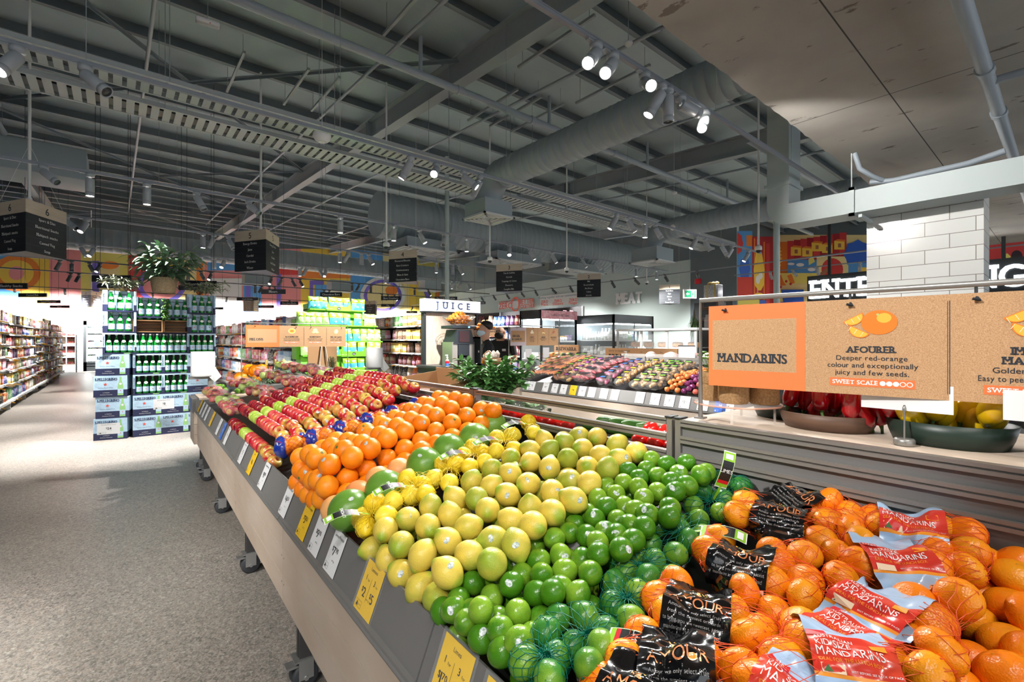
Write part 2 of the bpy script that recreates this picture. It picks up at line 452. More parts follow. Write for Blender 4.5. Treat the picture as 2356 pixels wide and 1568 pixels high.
track('third out from the slab', 9.0, 3.9, -4.0, 14.6, (-1.6, .5, 3, 6, 9, 12), [(100, 'R', 0), (207, 'd', 1), (338, 'd', 1), (452, 'r', 0), (572, 'R', 0), (783, 'd', 1), (906, 'd', 1), (965, 'r', 1), (1022, 'k', 0), (1074, 'd', 1), (1122, 'd', 0), (1172, 'k', 1), (1219, 'r', 1), (1270, 'r', 1), (1339, 'r', 1), (1373, 'r', 1), (1411, 'd', 0), (1464, 'd', 1), (1511, 'd', 1)], 'spotlights on the third track', energy=330, angle=60)
track('fourth out from the slab', 12.4, 3.9, -4.5, 14.6, (-2, 1, 4), [(152, 'R', 0), (199, 'k', 1), (467, 'd', 1), (492, 'l', 0), (526, 'r', 0), (546, 'r', 0), (782, 'd', 1), (801, 'l', 0), (832, 'd', 0), (848, 'r', 1), (1004, 'd', 1), (1042, 'd', 0), (1056, 'r', 1), (1198, 'd', 1)], 'spotlights on the fourth track', energy=420, angle=64)
track('fifth out from the slab', 15.8, 3.9, -4.6, 14.6, (-2, 2, 6, 10), [(140, 'd', 0), (187, 'r', 0), (216, 'k', 1), (441, 'd', 1), (462, 'l', 0), (493, 'd', 0), (516, 'k', 1), (690, 'd', 1), (705, 'l', 0), (735, 'r', 0), (750, 'k', 1), (887, 'd', 1), (902, 'l', 0), (1040, 'd', 1), (1060, 'l', 0), (1076, 'r', 1)], 'spotlights on the fifth track', energy=420, angle=64)
track('sixth out from the slab', 19.2, 3.9, -4.8, 14.6, (-2, 2, 6, 10), [(138, 'l', 1), (165, 'd', 0), (206, 'r', 0), (230, 'k', 1), (433, 'd', 0), (462, 'r', 0), (486, 'k', 1), (624, 'k', 1), (648, 'l', 0), (672, 'r', 0), (690, 'r', 1), (810, 'd', 1), (826, 'l', 0), (853, 'd', 0), (954, 'd', 1), (985, 'r', 1)], 'spotlights on the sixth track', True, energy=420, angle=64)
track('seventh out from the slab', 22.6, 3.9, -5, 14.6, (-2, 2, 6, 10), [(163, 'l', 0), (182, 'l', 0), (320, 'r', 0), (587, 'd', 0), (602, 'l', 0), (620, 'd', 0), (632, 'r', 1), (746, 'd', 0), (758, 'l', 0), (879, 'd', 0), (893, 'l', 0), (908, 'r', 1)], 'spotlights on the seventh track', True, energy=420, angle=64)
track('along the mural wall', 29.6, 3.9, -6, 19, (-2, 2, 6, 10, 15), [(x, 'w', 1, 0) for x in (-5, -3.4, -1.8, -.2, 1.4, 3, 4.6, 6.2, 7.8, 9.4, 11, 12.6, 14.2, 15.8, 17.4)], 'mural spotlights', True, energy=1300, angle=92)
for i, (x, y, tx, ty, tz, e) in enumerate(NEAR):  # heads added out of view as fixtures for the unseen spots
    head(x, y, 3.9, (tx - x, ty - y, tz - 3.8), True, 'unseen spotlight added above the shopper, %s of those out of view' % nth(i), 'unseen spotlights above the shopper', energy=0)
t_ = track('above the shopper, behind the view', -1.0, 3.9, -3.5, 2.9, (), [], 'x')
MB().tube([(.4, 0, .02), (.4, 0, zr(-1) - 3.9)], .003, 5).tube([(3, 0, .02), (3, 0, .09)], .003, 5).build('suspension_wire', M_steel, t_)
# track along the meat wall
t = thing('lighting_track', 'grey lighting track running along the pale green meat wall', 'lighting track', (15, 3.2, 3.86), group='ceiling lighting tracks')
MB().box((-.018, 0, -.018), (.018, 25, .018)).build('rail', M_trk, t)
for y in (3, 9, 15, 21): MB().tube([(0, y, .02), (0, y, zr(y + 3.2) - 3.9)], .003, 5).build('suspension_wire', M_steel, t)
for i, (px, k) in enumerate([(1081, 1), (1108, 0), (1136, 1), (1166, 0), (1200, 1), (1232, 1), (1271, 1), (1312, 0), (1408, 0), (1461, 1), (1530, 1), (1604, 1)]):
    r = (px - 1178) / FPX; y = 15 * (cY - sY * r) / (sY + cY * r)
    head(15, y, 3.9, (1, (i % 3 - 1) * .3, -.8) if k else (.3, 0, -.3), True if k else False, '%s spotlight aimed at the meat wall, %s from the left along that wall' % ('lit' if k else 'unlit', nth(i)), 'meat wall spotlights', True, 420 if i < 10 else 60, 80)
for i, (x, y, a) in enumerate(((19.5, 7.6, (1, 0, -1)), (19.5, 6.8, (1, -.4, -.8)), (19.5, 6.0, (1, 0, -1)), (19.5, 4.7, (1, .3, -1)), (19.5, 3.4, (1, 0, -.9)), (19.5, 2.0, (1, 0, -.9)), (11.2, 2.3, (-1, .2, -1.2)), (12.6, 1.3, (.5, 0, -1)))):
    head(x, y, 4.2, a, True, 'lit spotlight %s' % ('aimed at the colourful right-hand mural, %s from the exit sign' % nth(i) if i < 6 else ('behind the rectangular duct elbow' if i == 6 else 'beside the tiled column')), 'mural corner spotlights', False, 300 if i < 6 else 120, 80)
t = thing('lighting_track', 'grey lighting track in front of the colourful right-hand mural', 'lighting track', (19.5, -2, 4.2), group='ceiling lighting tracks')
MB().box((-.018, 0, -.018), (.018, 11, .018)).build('rail', M_trk, t)
for y in (2, 9.5): MB().tube([(0, y, .02), (0, y, zr(y - 2) - 4.2)], .003, 5).build('suspension_wire', M_steel, t)
t = thing('lighting_track', 'short grey lighting track behind the rectangular duct', 'lighting track', (10.6, 1.3, 4.0), group='ceiling lighting tracks')
MB().box((0, -.018, .2), (2.6, .018, .236)).box((.58, 0.02, .2), (.62, 1.1, .236)).build('rail', M_trk, t)

# ---- ducts
def duct_x(Y, z, r, x0, x1, name, label, step=.16, cap=True, vertical=None):
    R = []; n = 28; x = x0
    while x < x1:
        for q, dx in ((r, 0), (r, step * .86), (r + .009, step * .9), (r + .009, step * .97)):
            R.append([(x + dx, Y + q * math.cos(2 * PI * k / n), z + q * math.sin(2 * PI * k / n)) for k in range(n)])
        x += step
    return tag(MB().ring(R, True).build(name, M_duct), label, 'duct', 'round air ducts')
duct_x(11.9, 4.86, .6, 5.3, 17.4, 'air_duct', 'big round grey duct with a flat end cap above the chip and juice displays', .2)
duct_x(28, 6.0, .53, -4, 18.5, 'air_duct', 'long round grey duct high along the mural wall', .3)
def duct_y(X, z, r, y0, y1, label, step=.14):
    R = []; n = 24; y = y0
    while y < y1:
        for q, dy in ((r, 0), (r, step * .9), (r + .006, step * .93), (r + .006, step * .98)):
            R.append([(X + q * math.cos(2 * PI * k / n), y + dy, z + q * math.sin(2 * PI * k / n)) for k in range(n)])
        y += step
    b = MB().ring(R, True)
    el = [[(X + q * math.cos(2 * PI * k / n), y1 + math.sin(a) * (.42 + 0) - 0 + q * math.sin(2 * PI * k / n) * math.sin(a) , z - .42 + .42 * math.cos(a) + q * math.sin(2 * PI * k / n) * math.cos(a)) for k in range(n)] for a in [i * PI / 12 for i in range(7)] for q in (r,)]
    b.ring(el, True)
    return tag(b.build('air_duct', M_duct), label, 'duct', 'round air ducts')
duct_y(5.24, 4.46, .25, -1, 6.5, 'round spiral duct passing above the concrete slab edge')
duct_y(10.6, 4.3, .25, 2.3, 6.6, 'round spiral duct behind the rectangular duct elbow')
M_grille = mat('grille_white', (196, 200, 200), .5)
def diffuser(cx, cy_, w, d, z0, z1, label):
    t = thing('air_diffuser', label, 'air vent', (cx, cy_, z0), group='ceiling air diffusers')
    MB().box((-w / 2, -d / 2, .03), (w / 2, d / 2, z1 - z0)).build('plenum_box', M_duct, t)
    g = MB()
    for i in range(5):
        k = 1 - i * .17; e = .055
        for a, b, c, dd in ((-k, -k, k, -k + e * 2), (-k, k - e * 2, k, k), (-k, -k, -k + e * 2, k), (k - e * 2, -k, k, k)):
            g.box((a * w * .56, b * d * .56, .004 * i), (c * w * .56, dd * d * .56, .03 + .004 * i))
    g.build('grille', M_grille, t)
    if label.startswith('box'):
        MB().tube([(-w * .4, 0, z1 - z0), (-w * .4, 0, zr(cy_) - z0)], .008, 5).tube([(w * .4, 0, z1 - z0), (w * .4, 0, zr(cy_) - z0)], .008, 5).build('hanger_rod', M_steel, t)
diffuser(5.24, 6.92, .62, .62, 3.73, 4.03, 'square white grille diffuser under the round spiral duct near the slab')
diffuser(6.5, 11.5, 1.5, .9, 3.94, 4.22, 'wide box diffuser hung below the end cap of the big round duct')
diffuser(9.6, 11.5, 1.8, .9, 3.94, 4.22, 'wide box diffuser below the middle of the big round duct')
diffuser(12.7, 11.5, 1.9, .9, 3.94, 4.22, 'wide box diffuser below the far end of the big round duct')
diffuser(10.6, 7.0, .75, .75, 3.5, 3.86, 'square box diffuser below the spiral duct behind the rectangular elbow')
diffuser(-2.2, 20, 1.2, .8, 4.1, 4.7, 'box diffuser at the far left above the canned food aisle')
diffuser(5.2, 25.5, 1.1, .8, 4.2, 4.8, 'box diffuser in front of the mural, left of the chip display')
diffuser(9.4, 26, 1.1, .8, 4.2, 4.8, 'box diffuser in front of the mural, above the chip display')
diffuser(14.5, 25, 1.1, .8, 4.5, 5.1, 'box diffuser in front of the mural beside the fourth aisle sign')
diffuser(15.5, 2.9, 1, 1, 4.25, 4.7, 'box diffuser seen right of the slim grey column')
tag(MB().bbox((-7, 14, 5.04), (-.5, 15.2, 5.71), .02).build('air_duct_box', M_duct), 'large flat rectangular grey air duct at the far left roof', 'duct')
# rectangular duct with elbow below the slab
m = MB(); X0, X1 = 7.5, 7.95
m.box((X0, 2.67, 3.5), (X1, 2.97, 6.0)); m.box((X0, -3.5, 3.2), (X1, 2.67 - .0, 3.5))
n = 10
arc = [(2.67 + .3 * math.sin(PI / 2 * i / n), 3.5 - .3 * math.cos(PI / 2 * i / n)) for i in range(n + 1)]
poly = [(2.67, 3.5)] + arc
m.prism(poly, X0, X1, 0, Matrix(((0, 0, 1, 0), (1, 0, 0, 0), (0, 1, 0, 0), (0, 0, 0, 1))))
M_duct2 = mat('galvanised_duct', (186, 196, 196), .5)
t = thing('rectangular_duct', 'square-section grey duct with an elbow running under the concrete slab', 'duct', (0, 0, 0))
m.build('duct_run', M_duct2, t)
for y in (1.9, .28, -1.6):
    f = MB()
    for a, b in (((X0 - .03, y - .03, 3.16), (X1 + .03, y + .03, 3.2)), ((X0 - .03, y - .03, 3.5), (X1 + .03, y + .03, 3.54)), ((X0 - .03, y - .03, 3.16), (X0, y + .03, 3.54)), ((X1, y - .03, 3.16), (X1 + .03, y + .03, 3.54))): f.box(a, b)
    f.tube([(X0 - .015, y, 3.5), (X0 - .015, y, 3.99)], .008, 6); f.box((X0 - .04, y - .12, 3.12), (X1 + .04, y - .08, 3.16))
    f.build('flange', M_duct2, t)
f = MB().box((X0 - .03, 2.64, 3.78), (X1 + .03, 3.0, 3.83)); f.build('flange', M_duct2, t)
# small flexible hose and cables above the duct
tag(MB().tube([(7.72, 1.75, 3.62), (7.72, 1.5, 3.58), (7.7, 1.2, 3.585), (7.72, .8, 3.6), (7.7, .5, 3.65)], .035, 10).tube([(7.43, 1.85, 3.96), (7.43, 1.8, 3.75), (7.6, 1.7, 3.66), (7.72, 1.6, 3.6)], .03, 10).build('flexible_hose', M_pipe), 'grey flexible hose lying along the top of the rectangular duct', 'hose')
# ---- pipes
def pipe(label, pts, r, joints=(), cat='pipe'):
    m = MB().tube(pts, r, 12)
    P0, P1 = Vector(pts[0]), Vector(pts[1])
    for f in joints:
        p = P0.lerp(P1, f); d = (P1 - P0).normalized() * .05
        m.tube([p - d, p + d], r * 1.22, 12)
    return tag(m.build('sprinkler_pipe', M_pipe), label, cat, 'sprinkler pipes')
pipe('thick grey sprinkler pipe running across the whole ceiling', [(-6, 6.0, 5.3), (19, 6.0, 5.3)], .055, (.24, .4, .46, .55, .7))
for i, X in enumerate((.4, 3.33, 5.9, 8.9, 12.6)):
    pipe('thin grey sprinkler branch pipe, %s from the left' % nth(i), [(X, -2, 5.62 - .0), (X, 27, 5.62 + 1.5)], .028, (.2, .3, .5, .7))
    tag(MB().tube([(X, 6, 5.3), (X, 6, 5.85)], .03, 8).build('riser_pipe', M_pipe), 'short vertical pipe feeding the %s branch pipe from the thick pipe' % nth(i), 'pipe', 'riser pipes')
pipe('grey pipe fixed beneath the concrete slab', [(-2, .5, 3.86), (13, .5, 3.86)], .055, (.52, .6))
pipe('short grey side branch off the pipe under the slab', [(6.1, .5, 3.86), (6.1, -2, 3.86)], .035, ())
pipe('grey pipe running above the slab edge', [(-1, 2.25, 4.85), (18, 2.25, 4.85)], .055, (.3, .6))
pipe('grey pipe along the left of the roof behind the sign six pole', [(-1.72, 4, 5.15), (-1.72, 13.8, 5.67)], .05, (.2, .5))
pipe('lower grey pipe crossing in front of the meat wall', [(8.3, 3.6, 4.95), (19, 3.6, 4.95)], .05, (.2, .5))
pipe('thin conduit dropping beside the third branch pipe', [(9.6, 7.6, 4.4), (14, 7.6, 4.4)], .022, ())
# ---- cable trays
M_tray = mat('galvanised_tray', (168, 174, 174), .45, .3)
for i, (Y, z) in enumerate(((7.35, 4.66), (8.05, 4.6))):
    t = thing('cable_tray', 'galvanised ladder cable tray, %s of the pair near the ceiling' % ('nearer' if i == 0 else 'farther'), 'cable tray', (-4.5, Y, z), group='cable trays')
    m = MB(); L_ = 20
    for s in (-1, 1): m.box((0, s * .24 - .003, 0), (L_, s * .24 + .003, .06)).box((0, s * .24 - .016, -.004), (L_, s * .24 + .016, .002))
    m.build('side_rail', M_tray, t)
    m = MB(); x = .05
    while x < L_:
        m.box((x, -.24, 0), (x + .085, .24, .006)); x += .13
    m.build('rungs', M_tray, t)
    MB().box((.0, -.13, .006), (L_, .1, .03)).build('cables', M_dark, t)
    for x in range(1, 20, 2): MB().tube([(x, -.25, 0), (x, -.25, zr(Y) - z)], .005, 5).build('hanger_rod', M_steel, t)
# strut channels hung between purlins
for i, (x0, x1, y) in enumerate(((1.6, 1.6, 8.7), (2.55, 2.55, 8.5), (3.05, 3.05, 8.4), (5.6, 5.6, 6.5), (6.1, 6.1, 6.4), (6.6, 6.6, 6.3), (5.0, 5.0, 4.2), (6.6, 6.6, 4.4), (3.0, 3.0, 4.9))):
    tag(MB().box((x0 - .02, y, zr(y) - .35), (x0 + .02, y + 1.6, zr(y) - .31)).tube([(x0, y + .1, zr(y) - .32), (x0, y + .1, zr(y + .1))], .005, 5).tube([(x0, y + 1.5, zr(y) - .32), (x0, y + 1.5, zr(y + 1.5))], .005, 5).build('strut_channel', M_steel), 'short steel strut channel hung below the roof, %s from the cable tray' % nth(i), 'bracket', 'strut channels')
# ---- slim round steel columns
for X, Y, r, lab in ((6.85, 10.9, .06, 'slim grey steel column beside the juice sign'), (14.98, 5.66, .085, 'slim grey steel column in front of the right-hand mural')):
    tag(MB().lathe([(r, 0), (r, zr(Y) - .2)], 16, M=T((X, Y, 0))).build('steel_column', M_meat), lab, 'column')
# ---- ceiling cameras on poles, speakers, detectors
M_wp = mat('white_plastic', (232, 232, 230), .35)
for px, py, d, lab in ((889, 566, 9.2, 'above the fourth aisle sign'), (1127, 598, 11, 'left of the third aisle sign'), (1304, 622, 12.5, 'left of the second aisle sign'), (1745, 574, 9, 'in front of the right-hand mural'), (1488, 650, 16, 'in front of the meat wall')):
    p = at(px, py, d)
    t = thing('dome_camera', 'white dome camera on a long white pole, %s' % lab, 'security camera', p, group='dome cameras on poles')
    MB().tube([(0, 0, .06), (0, 0, zr(p.y) - p.z)], .018, 10).build('pole', M_wp, t)
    MB().lathe([(.02, .09), (.06, .06), (.065, 0), (.03, -.02)], 16).build('housing', M_wp, t)
    MB().ell((0, 0, -.02), (.045, .045, .045), 14, 8).build('dome', M_dark, t)
for px, py, d, rr, lab in ((741, 312, 6.8, .125, 'large white globe speaker hung on a thin wire above the melons'), (1551, 523, 11.5, .1, 'white globe speaker hung near the rectangular duct')):
    p = at(px, py, d)
    t = thing('pendant_speaker', lab, 'speaker', p)
    MB().ell((0, 0, 0), (rr, rr, rr * .85), 18, 12).lathe([(rr * .4, rr * .75), (rr * .15, rr * 1.05)], 12).build('body', M_wp, t)
    MB().lathe([(0, -rr * .86), (rr * .5, -rr * .75)], 14, caps=False).build('grille', M_grille, t)
    MB().tube([(0, 0, rr), (0, 0, zr(p.y) - p.z)], .004, 5).build('wire', M_wp, t)
    if px > 1000: MB().lathe([(.02, .8), (.07, .82), (.07, .86), (.02, .88)], 12).build('sensor', M_wp, t)
for px, py, d, lab in ((478, 52, 6.0, 'white oblong box with a red light fixed under a purlin'), (1446, 100, 6.2, 'small round white smoke detector beside the bright spotlights')):
    p = at(px, py, d)
    if px == 478:
        t = thing('ceiling_device', lab, 'device', p); MB().bbox((-.13, -.05, -.03), (.13, .05, .03), .02).build('case', M_wp, t, rot=(0, 0, -.1)); MB().tube([(0, 0, .03), (0, 0, zr(p.y) - p.z)], .006, 5).build('stem', M_steel, t); MB().ell((.02, -.045, -.02), (.012, .008, .006), 8, 6).build('indicator', mat('red_indicator', (200, 40, 30)), t)
    else:
        t = thing('smoke_detector', lab, 'smoke detector', p); MB().lathe([(0, -.03), (.035, -.03), (.055, -.005), (.055, .012), (0, .012)], 16).build('case', M_wp, t); MB().tube([(0, 0, .012), (0, 0, zr(p.y) - p.z)], .006, 5).build('stem', M_steel, t)
# ---- aisle signs
M_ply = mat('pale_plywood', (214, 198, 178), .55, var=(3, (198, 180, 158), .6, 5, (1, 1, 9)))
M_blk = mat('black_sign', (28, 32, 38), .5)
M_wtx = mat('white_lettering', (240, 240, 238), .5, emit=(240, 240, 238), es=0)
M_ktx = mat('black_lettering', (30, 33, 38), .5)
SG = {6: ['Sport & Diet', 'Nutritional Snacks', 'Multipack snacks', 'Canned Veg', 'Soup'], 5: ['Energy Drinks', 'Juice', 'Cordial', 'Soft Drinks', 'Water'], 4: ['Flavoured Biscuits', 'Rice Crackers', 'Confectionery', 'Mints & Gum', 'Chocolate Bars'],
      3: ['Tea & Coffee', 'Cereals', 'Toppings & Cones', 'Desserts', 'Longlife Milk'], 2: ['Milk', 'Bread & Rolls', 'Flat Bread', 'Cakes', 'Spreads'], 1: ['Fresh Meat', 'Eggs', 'Cheese', 'Fish', 'Frozen Food']}
def aisle_sign(n, X, Y, z0, w=.78, h=.76, zup=None, label=None):
    t = thing('aisle_sign', label or 'three-sided hanging black aisle sign with the number %d on a plywood band' % n, 'aisle sign', (X, Y, z0), group='hanging aisle signs')
    hh = w * math.sqrt(3) / 2
    tri = [(0, -hh * .6), (w / 2, hh * .4), (-w / 2, hh * .4)]
    zs = h * .745
    MB().prism(tri, 0, zs).build('panel', M_blk, t)
    MB().prism(tri, zs, h).build('number_band', M_ply, t)
    k = MB(); wt = MB()
    for i in range(3):
        a, b = Vector(tri[i] + (0,)), Vector(tri[(i + 1) % 3] + (0,))
        d = (b - a).normalized(); nrm = Vector((d.y, -d.x, 0)); c = (a + b) / 2 + nrm * .002
        M = frame(c, d, (0, 0, 1))
        text(k, str(n), h * .2, M @ T((0, zs + h * .055, 0)), bold=.02)
        for j, s in enumerate(SG[n]):
            y = zs * (1 - (j + .66) / 5)
            text(wt, s, h * .075, M @ T((0, y, 0)), bold=.012, slab=True, fit=w * .8)
            if j: wt.flat([(-w / 2, zs * (1 - j / 5) - .001), (w / 2, zs * (1 - j / 5) - .001), (w / 2, zs * (1 - j / 5) + .0015), (-w / 2, zs * (1 - j / 5) + .0015)], 1, M)
    k.build('number_lettering', M_ktx, t)
    wt.build('lettering', [M_wtx, mat('sign_groove', (70, 76, 84), .5)], t)
    zt = zr(Y) - z0
    if n > 4: MB().tube([(0, 0, h + .05), (0, 0, zt)], .02, 10).lathe([(.06, h), (.06, h + .04), (.035, h + .05), (.03, h + .1)], 14).build('pole', M_wp, t)
    for p in tri: MB().tube([(p[0] * .9, p[1] * .9, h), (p[0] * .9, p[1] * .9, zt) if n < 5 else (0, 0, h + .9)], .002, 4).build('cable', M_wp, t)
for n, px, yb, d in ((6, 68, 586, 7.1), (5, 600, 626, 9.0), (4, 940, 650, 11.6), (3, 1180, 671, 13.4), (2, 1360, 684, 15.6), (1, 1543, 699, 18.9)):
    p = at(px, yb, d); aisle_sign(n, p.x, p.y, p.z)
POS = {}
POS['oranges']='567,2103,1020 559,1986,1025 572,1860,1023 646,2081,1042 646,1995,1037 646,1913,1059 648,1829,1046 727,2106,1052 726,2020,1056 729,1936,1069 728,1850,1066 826,2148,1078 813,2064,1073 823,1980,1087 821,1895,1088 920,2195,1096 910,2110,1096 927,2027,1107 920,1935,1100 1012,2237,1113 1008,2151,1114 1017,2067,1124 1020,1975,1118 1120,2290,1135 1118,2205,1137 1129,2120,1141 1125,2019,1138 1236,2356,1153 1228,2271,1155 1256,2191,1169 1234,2061,1158 1344,2386,1175 1340,2301,1177 1355,2217,1184 1355,2114,1181 548,1813,955 636,1851,964 717,1866,983 815,1886,1004 894,1884,1035 976,1884,1059 1055,1895,1089 1134,1889,1120 1228,1907,1142 1319,1921,1162 1324,1824,1166 548,2161,946 549,2075,942 551,1990,940 548,1908,960 548,2213,880 548,2121,872 548,2034,870 548,1941,877 548,1862,900 569,1824,865 614,1780,922 697,1799,935 864,1815,994 918,1770,1042 1008,1806,1053 1098,1825,1067 1185,1831,1085 1267,1841,1105 785,1826,950'
POS['grape']='550,1731,893 620,1691,945 709,1718,976 806,1745,987 954,1828,981 1050,1869,1001 1147,1895,1030 1350,1960,1079 1350,1972,1111'
POS['pomelo']='557,1597,926 683,1592,972 866,1646,1017 1001,1693,1046 1149,1724,1071 1335,1846,1090'
POS['lemons']='1062,1355,1073 969,1345,1050 980,1253,1053 877,1335,1027 891,1239,1031 885,1146,1029 781,1283,1003 818,1215,1012 796,1126,1007 709,1309,985 716,1204,987 711,1097,986 799,1017,1007 632,1306,965 646,1209,969 564,1314,947 547,1369,877 549,1259,884 548,1170,879 552,1074,880 570,970,953 566,1212,938 570,1096,949 640,1087,968 642,985,968 715,985,987 645,894,980 726,905,999 561,1003,883 1074,1259,1076 1074,1161,1076 1152,1153,1096 1140,1051,1090 1222,1067,1113 1316,1073,1137 1302,980,1128 1239,1165,1117 1250,1266,1120 1176,1271,1102 1144,1341,1094 1229,1357,1115 1318,1255,1137 1339,1185,1142 963,1139,1049 967,1033,1049 1050,1041,1065 1159,983,1095 1061,970,1073 1234,994,1111 948,926,1057 869,1019,1025 870,930,1038 797,924,1024'
POS['limes']='1300,917,1117 1296,860,1115 1325,811,1124 1265,728,1115 1318,743,1110 1206,940,1093 1243,898,1099 1226,845,1093 1268,801,1103 1214,790,1093 1190,887,1084 1137,903,1076 1120,952,1056 1134,847,1075 1155,796,1071 1154,741,1086 1208,735,1094 1038,918,1046 1088,892,1053 1101,804,1063 1016,867,1040 1067,843,1035 1048,791,1045 1028,740,1054 1103,723,1059 975,963,1007 993,911,1014 964,863,1021 1003,817,1021 985,764,1029 906,954,991 940,910,996 891,884,994 895,829,1003 948,812,1006 930,760,1019 922,703,1026 814,934,963 835,884,993 1044,687,1058 812,837,972 833,785,975 838,738,1005 878,776,1007 766,867,963 791,720,981 975,711,1042 865,694,1023 626,946,920 672,916,927 732,927,939 662,842,948 714,868,943 731,816,958 780,790,963 735,759,950 688,734,966 686,785,943 576,931,903 629,873,916 559,814,938 544,900,906 544,950,881 544,845,904 575,875,902 619,766,933 659,811,902 665,744,912 565,754,923 544,790,896 544,723,904 568,699,928 734,704,958 617,716,909 603,811,903'
POS['lemnet']='1359,1608,1142 1272,1470,1122 1220,1543,1110 1171,1587,1098 1073,1459,1077 1119,1405,1087 1059,1604,1073 986,1554,1056 1043,1513,1068 932,1429,1047 994,1425,1054 891,1550,1040 824,1390,1018 912,1491,1048 727,1514,1020 758,1461,1007 817,1482,1013 704,1438,986 642,1434,981 600,1481,974 592,1373,964 561,1495,927 553,1434,920 731,1382,1000'
POS['limenet']='1075,738,1013 1144,665,1032 1085,683,1017 1043,632,1015 987,632,1001 1001,710,993 1100,629,1015 947,716,979 896,737,972 873,686,969 932,653,990 875,629,983 823,617,969 817,672,969 775,641,951 737,624,915 752,578,957 1284,730,1060 1280,671,1059 1365,661,1081 1365,720,1084 1207,717,1041 1216,642,1042 1365,712,1085 919,594,980 663,694,937 700,653,948 699,597,945 600,549,948 645,628,923 544,654,921 613,670,941 590,622,924 545,589,929 653,567,952'
POS['amour']='1294,614,1066 1186,584,1062 1248,572,1051 1340,465,1062 1297,418,1066 1211,405,1050 1362,454,1081 1362,436,1097 1362,394,1075 1266,363,1072 1165,361,1043 1331,364,1068 1081,574,1031 1019,571,1020 975,525,1024 1113,469,1025 1121,407,1040 991,417,1017 1039,376,1022 979,354,1018 1059,436,1030 874,555,999 812,558,985 770,510,990 936,447,1005 875,442,987 804,375,1003 864,380,981 932,386,990 707,518,972 640,504,961 677,402,982 742,423,970 805,420,957 746,361,980'
POS['kid']='1363,342,1080 1301,313,1088 1363,231,1096 1363,188,1096 1363,235,1084 1213,330,1068 1129,311,1053 1277,227,1072 1199,212,1064 1307,174,1075 1248,175,1057 1071,323,1037 1000,296,1025 1082,219,1036 1031,184,1033 980,208,1008 951,159,1032 1112,163,1054 1144,213,1037 899,334,1004 844,307,1010 784,316,1002 708,319,1005 891,162,1016 912,218,1000'
POS['loose']='1360,161,1048 1360,117,1059 1360,162,1028 1316,113,1048 1306,162,998 1255,115,1013 1196,158,985 1145,108,990 1196,81,1030 1360,92,1023 1066,148,976 1022,98,999 987,151,968 1087,74,1011'
POS['oranges_low']='561,2238,981 640,2179,1017 714,2218,1038 1190,2157,1094 1204,1997,1099 1304,2096,1112 862,2230,1032 1237,1789,1023 1084,2085,1074 1101,1788,990 1302,2247,1113'
POS['lemons_low']='1325,1350,1104 945,1213,986 1198,1416,1050 936,1381,995 1115,1314,1030 912,1070,985 1025,1137,1010 781,1242,945 1222,1131,1053 672,1152,926 1301,1286,1075 880,1190,970 965,1300,992 1359,1114,1093 1029,1220,1011 826,1072,962 707,1039,939 1222,1242,1054 822,1319,954 748,1150,940 1122,1119,1041 1044,1394,1016 1276,1400,1075 1029,1300,1032 680,1264,919 1120,1012,1034 659,1351,913 1135,1232,1049 1285,1071,1069 774,994,943 1203,1031,1049'
POS['limes_low']='1338,842,1074 776,832,911 1190,839,1038 574,689,856 865,865,937 777,701,913 1314,790,1065 719,824,904 813,880,923 1052,908,988 1176,908,1029 819,757,922 992,868,970 1342,911,1069 718,725,899 1138,716,1011 898,789,951 1261,856,1051 1229,956,1042 1129,839,1020 997,999,971 1056,796,989 938,837,957 1286,914,1063 990,765,973 1256,780,1052 554,891,848 687,869,891 575,834,858 885,981,944 1114,777,1013 594,750,860 766,776,908'
POS['loose_low']='722,-172,908 1297,-54,1012 1057,36,958 1197,-78,960 738,84,904 1154,13,963 859,-25,949 704,-77,919 1082,-88,984 635,-139,897 961,-119,919 799,-184,912 1138,-166,994 834,-96,941 962,-13,919 762,-12,920 864,99,936 1325,-136,997 650,-29,905 1021,94,927 1275,-185,974 1065,-153,945 603,114,880 897,-131,946 1300,69,981 941,-188,957 1202,-183,968 1030,-83,934 818,26,903 1236,-27,988 683,42,883 604,20,862 934,101,914 1077,-30,943 1347,10,999 870,-196,942 768,-118,923 1244,-117,995 897,34,924 1348,-200,1028 820,-45,893 1213,65,961 984,35,967 801,119,902 608,-76,863 669,118,913 1360,-79,1032 896,-72,909 622,-200,861'
# ================================================================ produce bins (their own slightly turned axes: s across, t along)
BA = -math.radians(1.77)
BM = RZ(BA)
def BP(s, t, z): return BM @ Vector((s, t, z))
M_bg = mat('bin_grey', (112, 111, 110), .42)
M_bgd = mat('bin_dark_grey', (70, 68, 67), .4)
M_alu = mat('bin_rail_alu', (136, 132, 127), .38, .35)
M_wood = mat('birch_ply', (206, 190, 174), .5, var=(2.2, (188, 168, 148), .75, 6, (14, 1, 2.5)))
M_edge = mat('ply_edge', (150, 120, 92), .6)
M_bed = mat('black_bin_liner', (22, 23, 25), .5)
M_rub = mat('grey_caster_rubber', (58, 60, 63), .55)
M_zinc = mat('zinc', (190, 190, 188), .3, .8)
J = [-.45, .95, 2.21, 3.5, 4.85, 6.1]
JB = [-.45, .9, 2.1, 3.3, 4.55, 5.95]
RB, RT = Vector((.478, 0, .735)), Vector((.53, 0, .866))      # price rail, bottom and top edge
